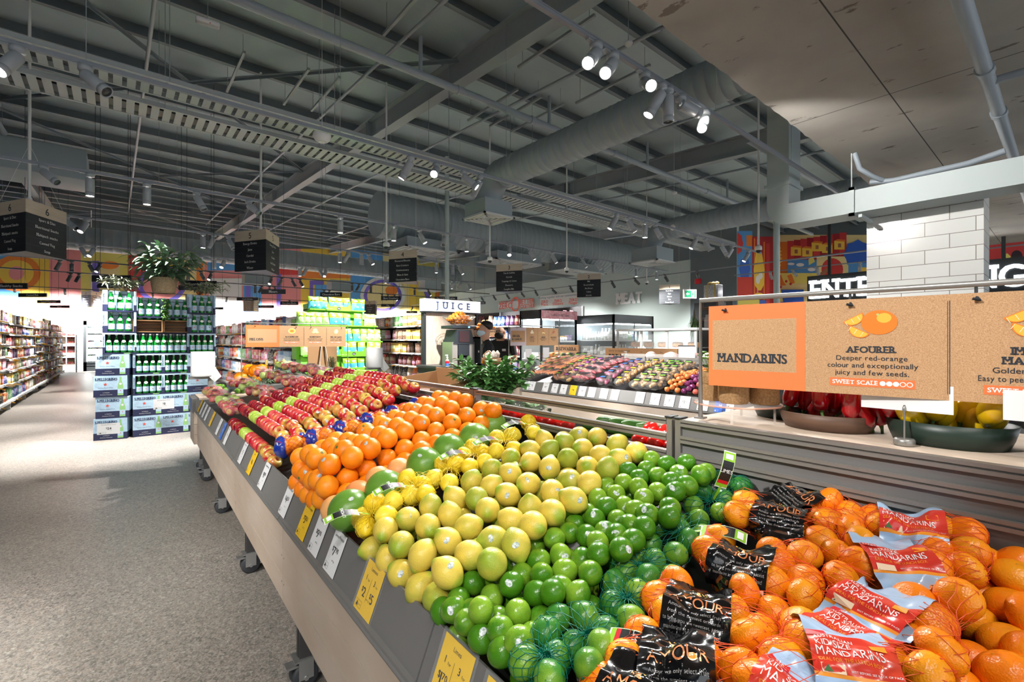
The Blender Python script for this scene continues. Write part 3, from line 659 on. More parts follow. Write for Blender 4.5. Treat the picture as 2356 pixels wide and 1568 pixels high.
def caster(par, s, t):
    c = MB()
    c.box((s - .045, t - .04, .125), (s + .045, t + .04, .132)); c.box((s - .03, t - .045, .05), (s + .03, t - .04, .13)); c.box((s - .03, t + .04, .05), (s + .03, t + .045, .13))
    c.box((s - .075, t - .025, .1), (s - .02, t + .025, .11)); c.tube([(s, t - .05, .055), (s, t + .05, .055)], .01, 8)
    o = c.build('caster', M_zinc, par)
    w = MB()
    for q in (-.036, .012):
        w.lathe([(.0, 0), (.04, 0), (.044, .002), (.053, .003), (.055, .008), (.055, .016), (.053, .021), (.044, .022), (.04, .024), (0, .024)], 22, M=T((s, t + q, .055)) @ RX(-PI / 2))
    w.build('wheel', M_rub, o)
def bin_module(i, t0, t1, b0, b1, label, legs):
    o = thing('produce_bin', label, 'produce stand', (0, 0, 0), (0, 0, BA), 'produce bins in the long run')
    g = .003
    zz = (.735, .60, .487, .378)
    for a, b in zip(zz, zz[1:]):
        m = MB().box((.482, t0 + g, b + .002), (.498, t1 - g, a - .002))
        for y in (t0 + .02, t1 - .02): m.tube([(.4815, y, a - .03), (.483, y, a - .03)], .004, 8, 1)
        m.build('front_board', [M_wood, M_bgd], o)
    d = (RT - RB); n = Vector((-d.z, 0, d.x)).normalized()
    prof = [RB + n * .004, RB + n * .012 - d.normalized() * .006, RB + n * .014 + d.normalized() * .006, RB + n * .004 + d.normalized() * .012, RT + n * .003 - d.normalized() * .004, RT + n * .004, RT - n * .004, RB - n * .004]
    m = MB().prism([(p.x, p.z) for p in prof], 0, t1 - t0 - .006, 0, Matrix(((1, 0, 0, 0), (0, 0, -1, t1 - g), (0, 1, 0, 0), (0, 0, 0, 1))))
    m.tube([(RB.x - .012, t0 + g, RB.z - .002), (RB.x - .012, t1 - g, RB.z - .002)], .006, 8, 0)
    m.build('price_rail', M_bg, o)
    MB().add([(.535, t0 + g, .79), (1.385, t0 + g, .96), (1.385, t1 - g, .96), (.535, t1 - g, .79), (.5, t0 + g, .7), (1.385, t0 + g, .93), (1.385, t1 - g, .93), (.5, t1 - g, .7)],
             [(0, 1, 2, 3), (4, 7, 6, 5), (0, 3, 7, 4), (1, 5, 6, 2), (0, 4, 5, 1), (3, 2, 6, 7)]).build('bed', M_bed, o)
    for t in legs:
        for s in (.56, 1.32):
            MB().box((s - .022, t - .024, .125), (s + .022, t + .024, .72)).box((s - .028, t - .008, .14), (s + .028, t + .008, .7)).build('leg', M_bgd, o)
            caster(o, s, t)
    # back frame: two posts and three bars
    zt = 1.243
    for t in (b0 + .006, b1 - .026):
        MB().box((1.392, t, .9), (1.425, t + .02, zt)).build('back_post', M_alu, o)
    for z in (zt - .012, zt - .066, zt - .122):
        q = MB()
        for dz in (-.011, .003): q.box((1.388, b0 + .026, z + dz), (1.414, b1 - .026, z + dz + .009))
        q.box((1.394, b0 + .026, z - .009), (1.412, b1 - .026, z + .01))
        q.build('back_bar', M_alu, o)
    if i == 0:
        MB().box((1.402, b0 + .02, .98), (1.408, b1 - .02, 1.225)).build('back_panel', M_bg, o)
    for t in (b0 + .004, b1 - .03): MB().bbox((1.386, t, zt), (1.43, t + .026, zt + .006), .002).build('post_cap', M_dark, o)
    return o
BL = ['long produce bin nearest the camera, heaped with mandarins and limes', 'produce bin holding the lemons and pomelos, second from the camera', 'produce bin holding oranges and blue bags, third from the camera', 'produce bin holding the rows of apples, fourth from the camera', 'farthest produce bin of the run, holding bagged apples']
for i in range(5):
    bin_module(i, J[i], J[i + 1], JB[i], JB[i + 1], BL[i], [J[i + 1] + (.0 if i < 4 else -.05) - .03] + ([J[0] + .1] if i == 0 else []))
# end unit closing the run
o = thing('end_bin', 'narrow end unit closing the run of bins, with a tray of limes on top', 'produce stand', (0, 0, 0), (0, 0, BA))
for a, b in ((.735, .60), (.6, .487), (.487, .378)): MB().box((.455, 6.13, b + .002), (1.4, 6.62, a - .002)).build('front_board', M_wood, o)
MB().box((.47, 6.12, .735), (1.4, 6.64, .86)).box((.44, 6.14, .72), (.5, 6.62, .87), 0).build('price_rail', M_bg, o)
MB().box((.5, 6.12, .86), (1.4, 6.64, .88)).build('top_board', M_wood, o)
for t in (6.2, 6.55):
    MB().box((.54, t - .024, .125), (.59, t + .024, .38)).build('leg', M_bgd, o); caster(o, .56, t)
# ---- price tickets on the rail
M_yel = mat('yellow_ticket', (240, 196, 40), .45)
M_wti = mat('white_ticket', (232, 233, 234), .4)
M_blu = mat('blue_ticket', (60, 110, 200), .4)
M_sleeve = mat('clear_sleeve', (245, 248, 250), .05, alpha=.06, spec=.5)
def price(mb, s, M, size, mi=0):
    """$ and cents set small and raised, dollars large"""
    a, c = (s.split('.') + [''])[:2]
    def put(ch, x, y, k):
        for q in ch:
            vs, fs, w = glyph(q)
            for z in (0, 1): mb.add([((x + (vx + .035 * z) * k), y + vy * k, z * .004 * k) for vx, vy in vs], fs, mi, False, M)
            x += (w + .08) * k
        return x
    tot = .42 * size * .5 + sum(glyph(q)[2] + .08 for q in a) * size + sum(glyph(q)[2] + .08 for q in c) * size * .55
    x = put('$', -tot / 2, .3 * size, size * .55)
    x = put(a, x, 0, size)
    if c: put(c, x, .33 * size, size * .55)
def ticket(name, label, p, xdir, ydir, col, pr, title, w=.1, h=.135, lean=0, group='price tickets', sleeve=False, kind=None, parent_group=None):
    """A price card whose lower edge middle is at p."""
    M = frame(p, xdir, ydir)
    t = thing(name, label, 'price ticket', (0, 0, 0), group=group)
    t.matrix_world = M
    MB().box((-w / 2, 0, 0), (w / 2, h, .0012)).build('card', {'y': M_yel, 'w': M_wti, 'b': M_blu}[col], t)
    m = MB(); Z = T((0, 0, .0018))
    if title: text(m, title, h * .1, Z @ T((0, h * .84, 0)), fit=w * .8)
    if pr:
        if isinstance(pr, tuple):
            for k, (q, pp) in enumerate((('1for', pr[0]), ('3for', pr[1]))):
                xx = (-.24 if k == 0 else .24) * w
                text(m, q[0], h * .15, Z @ T((xx - .05 * w, h * .62, 0)), bold=.02); text(m, 'for', h * .07, Z @ T((xx + .1 * w, h * .62, 0)))
                price(m, pp, Z @ T((xx, h * .3, 0)), h * .26)
            m.flat([(-.004 * w, .25 * h), (.004 * w, .25 * h), (.004 * w, .72 * h), (-.004 * w, .72 * h)], 0, Z)
        else:
            price(m, pr, Z @ T((0, h * .42, 0)), h * .3)
        text(m, 'per kg', h * .055, Z @ T((.1 * w, h * .3, 0)))
    x0, y0, x1, y1 = -.44 * w, .06 * h, -.12 * w, .2 * h; e = .006 * w
    for a in ((x0, y0, x1, y0 + e), (x0, y1 - e, x1, y1), (x0, y0, x0 + e, y1), (x1 - e, y0, x1, y1)):
        m.flat([(a[0], a[1]), (a[2], a[1]), (a[2], a[3]), (a[0], a[3])], 0, Z)
    m.flat([(x0 + .02 * w, y0 + .02 * h), (x0 + .14 * w, y0 + .02 * h), (x0 + .08 * w, y1 - .02 * h)], 0, Z)
    text(m, 'Australian', h * .03, Z @ T((x0 + .15 * w, y0 + .06 * h, 0)), align='l')
    m.build('print', M_ktx if col != 'b' else M_wtx, t)
    if sleeve: MB().box((-w / 2 - .008, -.006, -.001), (w / 2 + .008, h + .008, .0032)).build('sleeve', M_sleeve, t)
    return t
rd = (RT - RB).normalized()
def rail_ticket(px, col, pr, title, label, w=.102, h=.128, sleeve=False):
    r = (px - 1178) / FPX; th = math.radians(38.24)
    d = .5 / (math.cos(th) * r + math.sin(th)); t = -math.sin(th) * r * d + math.cos(th) * d
    n = Vector((-rd.z, 0, rd.x))
    p = RB + rd * .012 + n * .0075 + Vector((0, t, 0))
    ticket('price_ticket', label, BM @ p, BM.to_3x3() @ Vector((0, -1, 0)), BM.to_3x3() @ rd, col, pr, title, w, h, group='price tickets on the long rail', sleeve=sleeve)
for a in ((1038, 'y', ('1.70', '4'), 'Limes', 'yellow price ticket reading Limes on the long rail', .112, .13, True), (1142, 'y', ('4.50', '8'), 'Limes', 'yellow price ticket cut by the bottom edge, next after the Limes ticket', .105, .125, True),
          (850, 'y', ('2', '5'), 'Lemons', 'yellow price ticket reading Lemons in a clear sleeve', .112, .13, True), (771, 'w', '7.90', 'Lemons Prepack', 'white price ticket reading 7.90 below the netted lemons'),
          (733, 'w', '9.90', 'Pomelo', 'white price ticket reading 9.90 beside the yellow 3.50 ticket'), (703, 'y', '3.50', 'Navel Oranges', 'yellow price ticket reading 3.50 below the oranges'), (660, 'w', '4.50', 'Navel Oranges', 'white price ticket reading 4.50 at the rail joint'),
          (608, 'w', '8.90', 'Oranges Prepack', 'white price ticket reading 8.90 below the blue orange bags'), (580, 'y', '6', 'Apples', 'yellow price ticket beside the white 8.90 ticket'), (559, 'w', '5', 'Pink Apples', 'white price ticket reading 5 below the apple rows'),
          (523, 'w', '4', 'Apples', 'white price ticket just left of the blue ticket, camera side'), (513, 'b', '3', 'Special', 'blue price ticket in the middle of the apple rail'), (504, 'w', '4', 'Apples', 'white price ticket just beyond the blue ticket'),
          (488, 'y', '3', 'Apples', 'yellow price ticket below the dark red apples'), (477, 'w', '6', 'Kids Apples', 'first white price ticket past the dark red apples'), (471, 'w', '5', 'Apples', 'second white price ticket past the dark red apples'), (465.5, 'w', '5', 'Apples', 'third white price ticket past the dark red apples'),
          (460.5, 'y', '4', 'Apples', 'yellow price ticket near the far end of the long rail'), (454, 'w', '4', 'Apples', 'last white price ticket at the far end of the long rail')):
    rail_ticket(*a)
ticket('price_ticket', 'blue price ticket on the end unit of the bin run', BP(.438, 6.38, .73), BM.to_3x3() @ Vector((0, -1, 0)), (0, 0, 1), 'b', '2', 'Limes', .12, .13, group='price tickets on the long rail')
# ================================================================ fruit
def fruit_mat(name, c1, c2, rough=.35, dimple=0., scale=14, coat=0., c3=None, thr=.5, ss=.06, streak=None, vary=.5):
    m = mat(name, c1, rough, coat=coat, ss=ss)
    nt = m.node_tree; N, L = nt.nodes, nt.links; b = N['Principled BSDF']
    tc = N.new('ShaderNodeTexCoord'); oi = N.new('ShaderNodeObjectInfo')
    add = N.new('ShaderNodeVectorMath'); add.operation = 'ADD'; L.new(tc.outputs['Object'], add.inputs[0])
    sc = N.new('ShaderNodeVectorMath'); sc.operation = 'SCALE'; sc.inputs[0].default_value = (7, 13, 5); L.new(oi.outputs['Random'], sc.inputs['Scale']); L.new(sc.outputs[0], add.inputs[1])
    n = N.new('ShaderNodeTexNoise'); n.inputs['Scale'].default_value = scale; n.inputs['Detail'].default_value = 3
    if streak:
        mp = N.new('ShaderNodeMapping'); mp.inputs['Scale'].default_value = streak; L.new(add.outputs[0], mp.inputs['Vector']); L.new(mp.outputs[0], n.inputs['Vector'])
    else: L.new(add.outputs[0], n.inputs['Vector'])
    # factor = noise + (random - .5) * vary
    ma = N.new('ShaderNodeMath'); ma.operation = 'MULTIPLY_ADD'; L.new(oi.outputs['Random'], ma.inputs[0]); ma.inputs[1].default_value = vary; L.new(n.outputs['Fac'], ma.inputs[2])
    r = N.new('ShaderNodeMapRange'); r.inputs['From Min'].default_value = thr + vary / 2 - .14; r.inputs['From Max'].default_value = thr + vary / 2 + .14; L.new(ma.outputs[0], r.inputs['Value'])
    mx = N.new('ShaderNodeMix'); mx.data_type = 'RGBA'; mx.inputs['A'].default_value = lin(c1); mx.inputs['B'].default_value = lin(c2); L.new(r.outputs[0], mx.inputs['Factor'])
    last = mx.outputs['Result']
    if c3:                                          # colour towards the stem and flower ends
        sp = N.new('ShaderNodeSeparateXYZ'); L.new(tc.outputs['Generated'], sp.inputs[0])
        s1 = N.new('ShaderNodeMath'); s1.operation = 'SUBTRACT'; L.new(sp.outputs['Z'], s1.inputs[0]); s1.inputs[1].default_value = .5
        s2 = N.new('ShaderNodeMath'); s2.operation = 'ABSOLUTE'; L.new(s1.outputs[0], s2.inputs[0])
        s3 = N.new('ShaderNodeMath'); s3.operation = 'MULTIPLY_ADD'; L.new(n.outputs['Fac'], s3.inputs[0]); s3.inputs[1].default_value = .25; L.new(s2.outputs[0], s3.inputs[2])
        r2 = N.new('ShaderNodeMapRange'); r2.inputs['From Min'].default_value = c3[1]; r2.inputs['From Max'].default_value = c3[2]; L.new(s3.outputs[0], r2.inputs['Value'])
        m2 = N.new('ShaderNodeMix'); m2.data_type = 'RGBA'; L.new(r2.outputs[0], m2.inputs['Factor']); L.new(last, m2.inputs['A']); m2.inputs['B'].default_value = lin(c3[0]); last = m2.outputs['Result']
    L.new(last, b.inputs['Base Color'])
    if dimple:
        n3 = N.new('ShaderNodeTexVoronoi'); n3.inputs['Scale'].default_value = 330; L.new(tc.outputs['Object'], n3.inputs['Vector'])
        bp = N.new('ShaderNodeBump'); bp.inputs['Strength'].default_value = dimple; bp.inputs['Distance'].default_value = .0012; L.new(n3.outputs['Distance'], bp.inputs['Height']); L.new(bp.outputs[0], b.inputs['Normal'])
    return m
FM = dict(
    orange=fruit_mat('orange_peel', (253, 150, 26), (248, 134, 14), .36, .35), grapefruit=fruit_mat('grapefruit_peel', (246, 150, 92), (240, 176, 110), .38, .3),
    pomelo=fruit_mat('pomelo_peel', (96, 142, 50), (124, 164, 66), .3, .2, 9), lemon=fruit_mat('lemon_peel', (222, 196, 82), (158, 168, 58), .36, .35, 11, thr=.6, vary=.55, c3=((150, 172, 52), .47, .6)),
    lime=fruit_mat('lime_peel', (66, 122, 22), (126, 166, 46), .24, .25, 18, thr=.55, vary=.5), mandarin=fruit_mat('mandarin_peel', (250, 132, 14), (250, 160, 24), .3, .45, 16, vary=.4),
    netlemon=fruit_mat('netted_lemon_peel', (240, 206, 40), (246, 222, 70), .36, .3), netlime=fruit_mat('netted_lime_peel', (54, 120, 42), (120, 160, 44), .3, .25, 18, thr=.58, vary=.4),
    apple=fruit_mat('red_apple_skin', (176, 22, 44), (222, 92, 84), .22, 0, 10, coat=.4, c3=((206, 176, 70), .5, .66), streak=(1.6, 1.6, .5), vary=.35, thr=.56),
    darkapple=fruit_mat('dark_red_apple_skin', (120, 12, 30), (168, 36, 46), .2, 0, 10, coat=.4, c3=((190, 130, 60), .56, .7), streak=(1.6, 1.6, .5), vary=.3),
    mixapple=fruit_mat('red_and_yellow_apple_skin', (184, 34, 46), (212, 190, 84), .22, 0, 13, coat=.4, c3=((196, 180, 80), .5, .66), streak=(1.4, 1.4, .6), vary=.3, thr=.66),
    greenapple=fruit_mat('green_apple_skin', (168, 198, 66), (194, 214, 104), .24, 0, 10, coat=.4))
M_stem = mat('fruit_stem', (92, 70, 40), .7)
M_calyx = mat('green_calyx', (86, 120, 50), .6)
M_stick = mat('fruit_sticker', (225, 228, 230), .35, var=(260, (60, 110, 90), .7, 2))
def apple_f(x, y, z):
    r = math.hypot(x, y)
    k = 1 + .07 * z
    zz = z * .9 - (.3 * math.exp(-(r / .3) ** 2) if z > 0 else -.16 * math.exp(-(r / .25) ** 2))
    return (x * k, y * k, zz)
def lemon_f(x, y, z):
    r = 1 - .06 * abs(z)
    return (x * r, y * r, z * 1.12 + (.16 * max(0, z - .88) / .12 - .08 * max(0, -z - .9) / .1))
def mand_f(x, y, z):
    r = math.hypot(x, y)
    return (x * 1.06, y * 1.06, z * .84 - (.1 * math.exp(-(r / .22) ** 2) if z > 0 else -.06 * math.exp(-(r / .2) ** 2)))
def orange_f(x, y, z): return (x, y, z * .97)
def lime_f(x, y, z): return (x * .96, y * .96, z * 1.06 + .07 * max(0, z - .9) / .1)
FR = {}
def fruit_mesh(kind):
    if kind not in FR:
        r, f, mk, seg = {'orange': (.0435, orange_f, 'orange', 22), 'grapefruit': (.05, orange_f, 'grapefruit', 22), 'pomelo': (.072, orange_f, 'pomelo', 26), 'lemon': (.0365, lemon_f, 'lemon', 24), 'lime': (.0285, lime_f, 'lime', 22),
                         'mandarin': (.0365, mand_f, 'mandarin', 26), 'net_mandarin': (.033, mand_f, 'mandarin', 20), 'net_lemon': (.032, lemon_f, 'netlemon', 18), 'net_lime': (.0285, lime_f, 'netlime', 20),
                         'apple': (.039, apple_f, 'apple', 20), 'darkapple': (.039, apple_f, 'darkapple', 20), 'mixapple': (.039, apple_f, 'mixapple', 20), 'greenapple': (.038, apple_f, 'greenapple', 20)}[kind]
        FR[kind] = (MB().ell((0, 0, 0), r, seg, int(seg * .7), 0, None, f).mesh(kind, FM[mk]), r)
    return FR[kind]
STM = MB().tube([(0, 0, .02), (.001, 0, .03), (.004, 0, .038)], [.0016, .0012, .0018], 6).mesh('stem', M_stem)
CAL = {r: MB().lathe([(.0, 0), (r * .16, 0), (r * .1, .0012), (0, .002)], 7).mesh('calyx', M_calyx) for r in (1,)}
def sticker_mesh(r):
    m = MB(); n = 14; rim = [(math.cos(2 * PI * i / n) * .0095, math.sin(2 * PI * i / n) * .0068) for i in range(n)]
    m.add([(x, y, math.sqrt(max(0, r * r - x * x - y * y)) + .0005) for x, y in rim] + [(0, 0, r + .0007)], [(i, (i + 1) % n, n) for i in range(n)])
    return m.mesh('sticker', M_stick)
STK = {}
rnd = random.Random(11)
def fruit(kind, name, label, cat, p, grp, rot=None, sticker=False, calyx=False, stem=False, parent=None, scale=1.):
    me, r = fruit_mesh(kind)
    o = link(name, me, parent, p, rot if rot is not None else (rnd.uniform(0, 6.3), rnd.uniform(0, 6.3), rnd.uniform(0, 6.3)))
    if scale != 1: o.scale = (scale,) * 3
    if not parent: tag(o, label, cat, grp)
    if stem: link('stem', STM, o)
    if calyx: link('calyx', CAL[1], o, (0, 0, r * {'lemon': 1.1, 'mandarin': .745, 'net_mandarin': .745, 'orange': .97}.get(kind, 1)), None).scale = (r * .9,) * 3
    if sticker:
        if kind not in STK: STK[kind] = sticker_mesh(r)
        # sticker on the side that faces the shopper
        d = (Vector((-.1, -.25, H)) - Vector(p)).normalized() + Vector((rnd.uniform(-.5, .5), rnd.uniform(-.5, .5), rnd.uniform(-.1, .6)))
        R = o.rotation_euler.to_matrix()
        q = (R.transposed() @ d).to_track_quat('Z', 'Y').to_euler()
        link('sticker', STK[kind], o, (0, 0, 0), q)
    return o
def pts(k): return [tuple(float(v) / 1000 for v in q.split(',')) for q in POS[k].split()]
def rows(P, step):
    """row number counted from the price rail, and place within the row counted from the camera"""
    idx = sorted(range(len(P)), key=lambda i: P[i][0]); out = {}
    R = {}
    for i in idx: R.setdefault(int((P[i][0] - .5) / step), []).append(i)
    for rn, k in enumerate(sorted(R)):
        for j, i in enumerate(sorted(R[k], key=lambda i: P[i][1])): out[i] = (rn, j)
    return out
def heap(keys, kind, name, words, step, grp, cat, sticker, calyx):
    P = sum((pts(k) for k in keys), [])
    n0 = len(pts(keys[0])); R = rows(P, step)
    for i, (s, t, z) in enumerate(P):
        st, ca = rnd.random() < sticker and i < n0, rnd.random() < calyx and i < n0
        rn, j = R[i]
        w = ('stickered ' if st else '') + words
        rot = None
        if kind in ('mandarin',):
            rot = (rnd.uniform(-.9, .5), rnd.uniform(-.5, .7), rnd.uniform(0, 6.3)); ca = ca or rnd.random() < .5
        fruit(kind, name, '%s, %s row from the rail, %s from camera side' % (w, nth(rn), nth(j)), cat, BP(s, t, z), grp, rot, st, ca)
heap(['oranges', 'oranges_low'], 'orange', 'orange', 'loose orange in the heap', .09, 'loose oranges', 'orange', .2, .5)
heap(['grape'], 'grapefruit', 'grapefruit', 'pinkish grapefruit between oranges and pomelos', .12, 'grapefruit', 'grapefruit', 0, .3)
heap(['pomelo'], 'pomelo', 'pomelo', 'big green pomelo', .15, 'pomelos', 'pomelo', .4, .5)
heap(['lemons', 'lemons_low'], 'lemon', 'lemon', 'loose lemon in the heap', .08, 'loose lemons', 'lemon', .38, .4)
heap(['limes', 'limes_low'], 'lime', 'lime', 'loose green lime', .065, 'loose limes', 'lime', .38, .25)
heap(['loose', 'loose_low'], 'mandarin', 'mandarin', 'loose mandarin', .075, 'loose mandarins', 'mandarin', 0, .6)
# ---- apples standing in stepped rows
def apple_z(s): return .965 + .36 * (s - .545)
k_ = 0
tiers = [.552, .61] + [.6 + .08 * i for i in range(1, 10)]
for i, s in enumerate(tiers):
    seqs = [('mixapple', 2.66, 4, .081, 'red and yellow apple', .5), ('apple', 2.985 if i % 2 else 3.02, 6, .071, 'shiny red apple', 0), ('greenapple', 3.475, 3, .062, 'green apple', 0), ('darkapple', 3.70, 6, .074, 'dark red apple', .3)]
    for kind, t0, n, st, lab, jit in seqs:
        for j in range(n):
            if kind == 'mixapple' and (i, j) in ((0, 0), (9, 0)): continue
            z = (apple_z(s) if i else .885) + (0 if jit == 0 else rnd.uniform(-.006, .004)) - (.012 * (3 - j) if kind == 'mixapple' else 0)
            p = BP(s + jit * rnd.uniform(-.012, .012), t0 + j * st + jit * rnd.uniform(-.01, .01), z)
            if jit == 0: rot = (PI / 2 + rnd.uniform(-.25, .25), 0, rnd.uniform(-.25, .25) + BA); scale = 1
            else: rot = (rnd.uniform(.3, 1.9), rnd.uniform(-.5, .5), rnd.uniform(-.7, .7))
            fruit(kind, 'apple', '%s, %s row from the rail, %s from camera end' % (lab, nth(i), nth(j)), 'apple', p, lab + 's in rows', rot, rnd.random() < .12, False, j < 2 or jit > 0)
# ---- net bags
def drape(C, rad, c, seg, ring, pole, half=True, lift=.0015, pinch=None):
    """points of a skin pulled over the fruit with centres C and radii rad, seen from c; pole = direction of the closure"""
    Q = Vector(pole).to_track_quat('Z', 'Y').to_matrix()
    g = np.zeros((ring + 1, seg)); U = []
    CC = np.array([tuple(p - c) for p in C]); n2 = (CC ** 2).sum(1)
    for i in range(ring + 1):
        for j in range(seg):
            a = PI * i / ring; b = 2 * PI * (j + (.5 if half and i % 2 else 0)) / seg
            u = np.array(Q @ Vector((math.sin(a) * math.cos(b), math.sin(a) * math.sin(b), math.cos(a))))
            bb = CC @ u; pp = n2 - bb * bb
            ex = np.where(pp < rad * rad, bb + np.sqrt(np.maximum(0, rad * rad - pp)), bb - (np.sqrt(pp) - rad) * .9)
            g[i, j] = max(.012, ex.max() + lift); U.append(u)
    for _ in range(2):
        av = (np.roll(g, 1, 1) + np.roll(g, -1, 1) + np.vstack([g[:1], g[:-1]]) + np.vstack([g[1:], g[-1:]])) / 4
        g = np.maximum(g, av * .985)
    if pinch:
        for i in range(4): g[i] = np.minimum(g[i], pinch + .02 * i)
    return [[c + Vector(U[i * seg + j]) * float(g[i, j]) for j in range(seg)] for i in range(ring + 1)]
def net_from(G, r, mi=0, skip=None):
    m = MB(); ring, seg = len(G) - 1, len(G[0])
    def seg_tube(a, b):
        d = b - a
        if d.length < 1e-5 or (skip and skip((a + b) / 2)): return
        u = d.orthogonal().normalized(); w = d.normalized().cross(u)
        vs = [p + (u * math.cos(q) + w * math.sin(q)) * r for p in (a, b) for q in (0, 2.094, 4.189)]
        m.add(vs, [(0, 1, 4, 3), (1, 2, 5, 4), (2, 0, 3, 5)], mi, True)
    for i in range(ring):
        for j in range(seg):
            seg_tube(G[i][j], G[i + 1][j])
            seg_tube(G[i][j], G[i + 1][(j - 1) % seg] if i % 2 == 0 else G[i + 1][(j + 1) % seg])
    return m
M_net = {k: mat('net_' + k, c, .35) for k, c in dict(yellow=(248, 214, 40), green=(0, 108, 88), orange=(236, 92, 40), red=(196, 52, 40)).items()}
M_tagg = mat('lime_green_tag', (140, 196, 40), .4); M_tagk = mat('black_tag', (24, 26, 28), .4); M_tagw = mat('white_tag', (238, 240, 238), .4); M_red = mat('brand_red', (200, 24, 40), .4)
def tie_tag(par, p, d, up, word, L=.14, w=.03):
    """curved plastic tie label, p = tied end"""
    d = Vector(d).normalized(); up = Vector(up)
    def fn(x, y): return tuple(Vector(p) + d * x + up.cross(d).normalized() * y + up * (.035 * math.sin(min(1, max(0, x / L)) * 2.4) + .0006))
    def strip(m, x0, x1, hw, mi, off=0):
        n = 6; o = up.normalized() * off
        vs = []
        for i in range(n + 1):
            x = x0 + (x1 - x0) * i / n
            vs += [Vector(fn(x, -hw)) + o, Vector(fn(x, hw)) + o]
        m.add(vs, [(2 * i, 2 * i + 2, 2 * i + 3, 2 * i + 1) for i in range(n)], mi)
    m = MB(); strip(m, 0, L * .3, .003, 0); strip(m, L * .28, L, w / 2 + .001, 1); strip(m, L * .3, L * .98, w / 2, 0, .0004); strip(m, L * .42, L * .8, w / 2 - .001, 2, .0008); strip(m, L * .36, L * .42, w / 2 - .001, 3, .0008)
    strip(m, L * .84, L * .94, w / 2 - .005, 1, .0008)
    text(m, word, w * .45, None, 1, fn=lambda a, b: tuple(Vector(fn(L * .6 + b - w * .15, -a)) + up.normalized() * .0012), bold=.03)
    m.build('tie_label', [M_tagg, M_tagw, M_tagk, M_red], par)
AXW = dict(yellow='lemon', green='lime')
def net_bag(name, label, grp, kind, P, rad, col, knot, seg=26, ring=18, netr=.0007, skip=None, scale=1., pinch=.02):
    C = [BP(*p) for p in P]
    c = sum(C, Vector()) / len(C)
    t = thing(name, label, 'net bag', c - Vector((0, 0, .03)), group=grp)
    inv = t.location
    for p in C: fruit(kind, {'net_lemon': 'lemon', 'net_lime': 'lime', 'net_mandarin': 'mandarin', 'orange': 'orange', 'apple': 'apple', 'mixapple': 'apple'}[kind], '', '', p - inv, None, parent=t, scale=scale)
    G = drape([p - inv for p in C], rad, c - inv - Vector((0, 0, .008)), seg, ring, knot, pinch=pinch)
    if skip:
        for sg in (-1, 1): net_from(G, netr, 0, lambda q: skip(q + inv) * sg < 0 or not skip(q + inv)).build('net', M_net[col], t)
    else: net_from(G, netr).build('net', M_net[col], t)
    kp = sum(G[0], Vector()) / seg
    if pinch:
        m = MB()
        for i in range(26):
            a = rnd.uniform(0, 6.28); q = Vector((math.cos(a), math.sin(a), rnd.uniform(.4, 1.4))).normalized()
            m.tube([kp - Vector(knot).normalized() * .01, kp + q * rnd.uniform(.008, .02)], .0007, 4)
        m.build('net_knot', M_net[col], t)
    return t, inv, kp, G
LN = pts('lemnet'); UPC = Vector((-.35, -.55, .9)).normalized()
for i, (ix, tg) in enumerate((([0, 1], 1), ([2, 3, 4, 5], 1), ([6, 7, 8, 9, 10], 1), ([11, 12, 13], 0), ([14, 15, 16, 17, 18, 23], 1), ([19, 20, 21, 22], 1))):
    t, inv, kp, G = net_bag('net_bag_of_lemons', 'yellow net bag of lemons beside the pomelos, %s from the back rail' % nth(i), 'net bags of lemons', 'net_lemon', [LN[q] for q in ix], .0335, 'yellow', UPC, 20, 14)
    if tg: tie_tag(t, kp, -RIGHT * (.8 if i != 4 else .7) + TOCAM * .45 - Vector((0, 0, .12)), Vector((0, 0, 1)) + TOCAM * .3, 'LEMONS')
GN = pts('limenet')
for i, (ix, tg) in enumerate((([19, 20, 23], 0), ([17, 18, 21, 22], 2), ([0, 1, 2, 3, 4, 5, 6], 1), ([7, 8, 9, 10, 11, 24], 0), ([12, 13, 14, 16], 0), ([25, 26, 27, 28, 29, 34], 1), ([30, 31, 32, 33], 0))):
    t, inv, kp, G = net_bag('net_bag_of_limes', 'dark green net bag of limes, %s from the back rail' % nth(i), 'net bags of limes', 'net_lime', [GN[q] for q in ix], .0295, 'green', UPC, 19, 14, .0007)
    if tg: tie_tag(t, kp, RIGHT * .8 + TOCAM * .5 if tg == 1 else RIGHT * .25 + Vector((0, 0, .9)), Vector((0, 0, 1)) + TOCAM * .6 if tg == 1 else TOCAM + Vector((0, 0, .3)), 'LIMES')
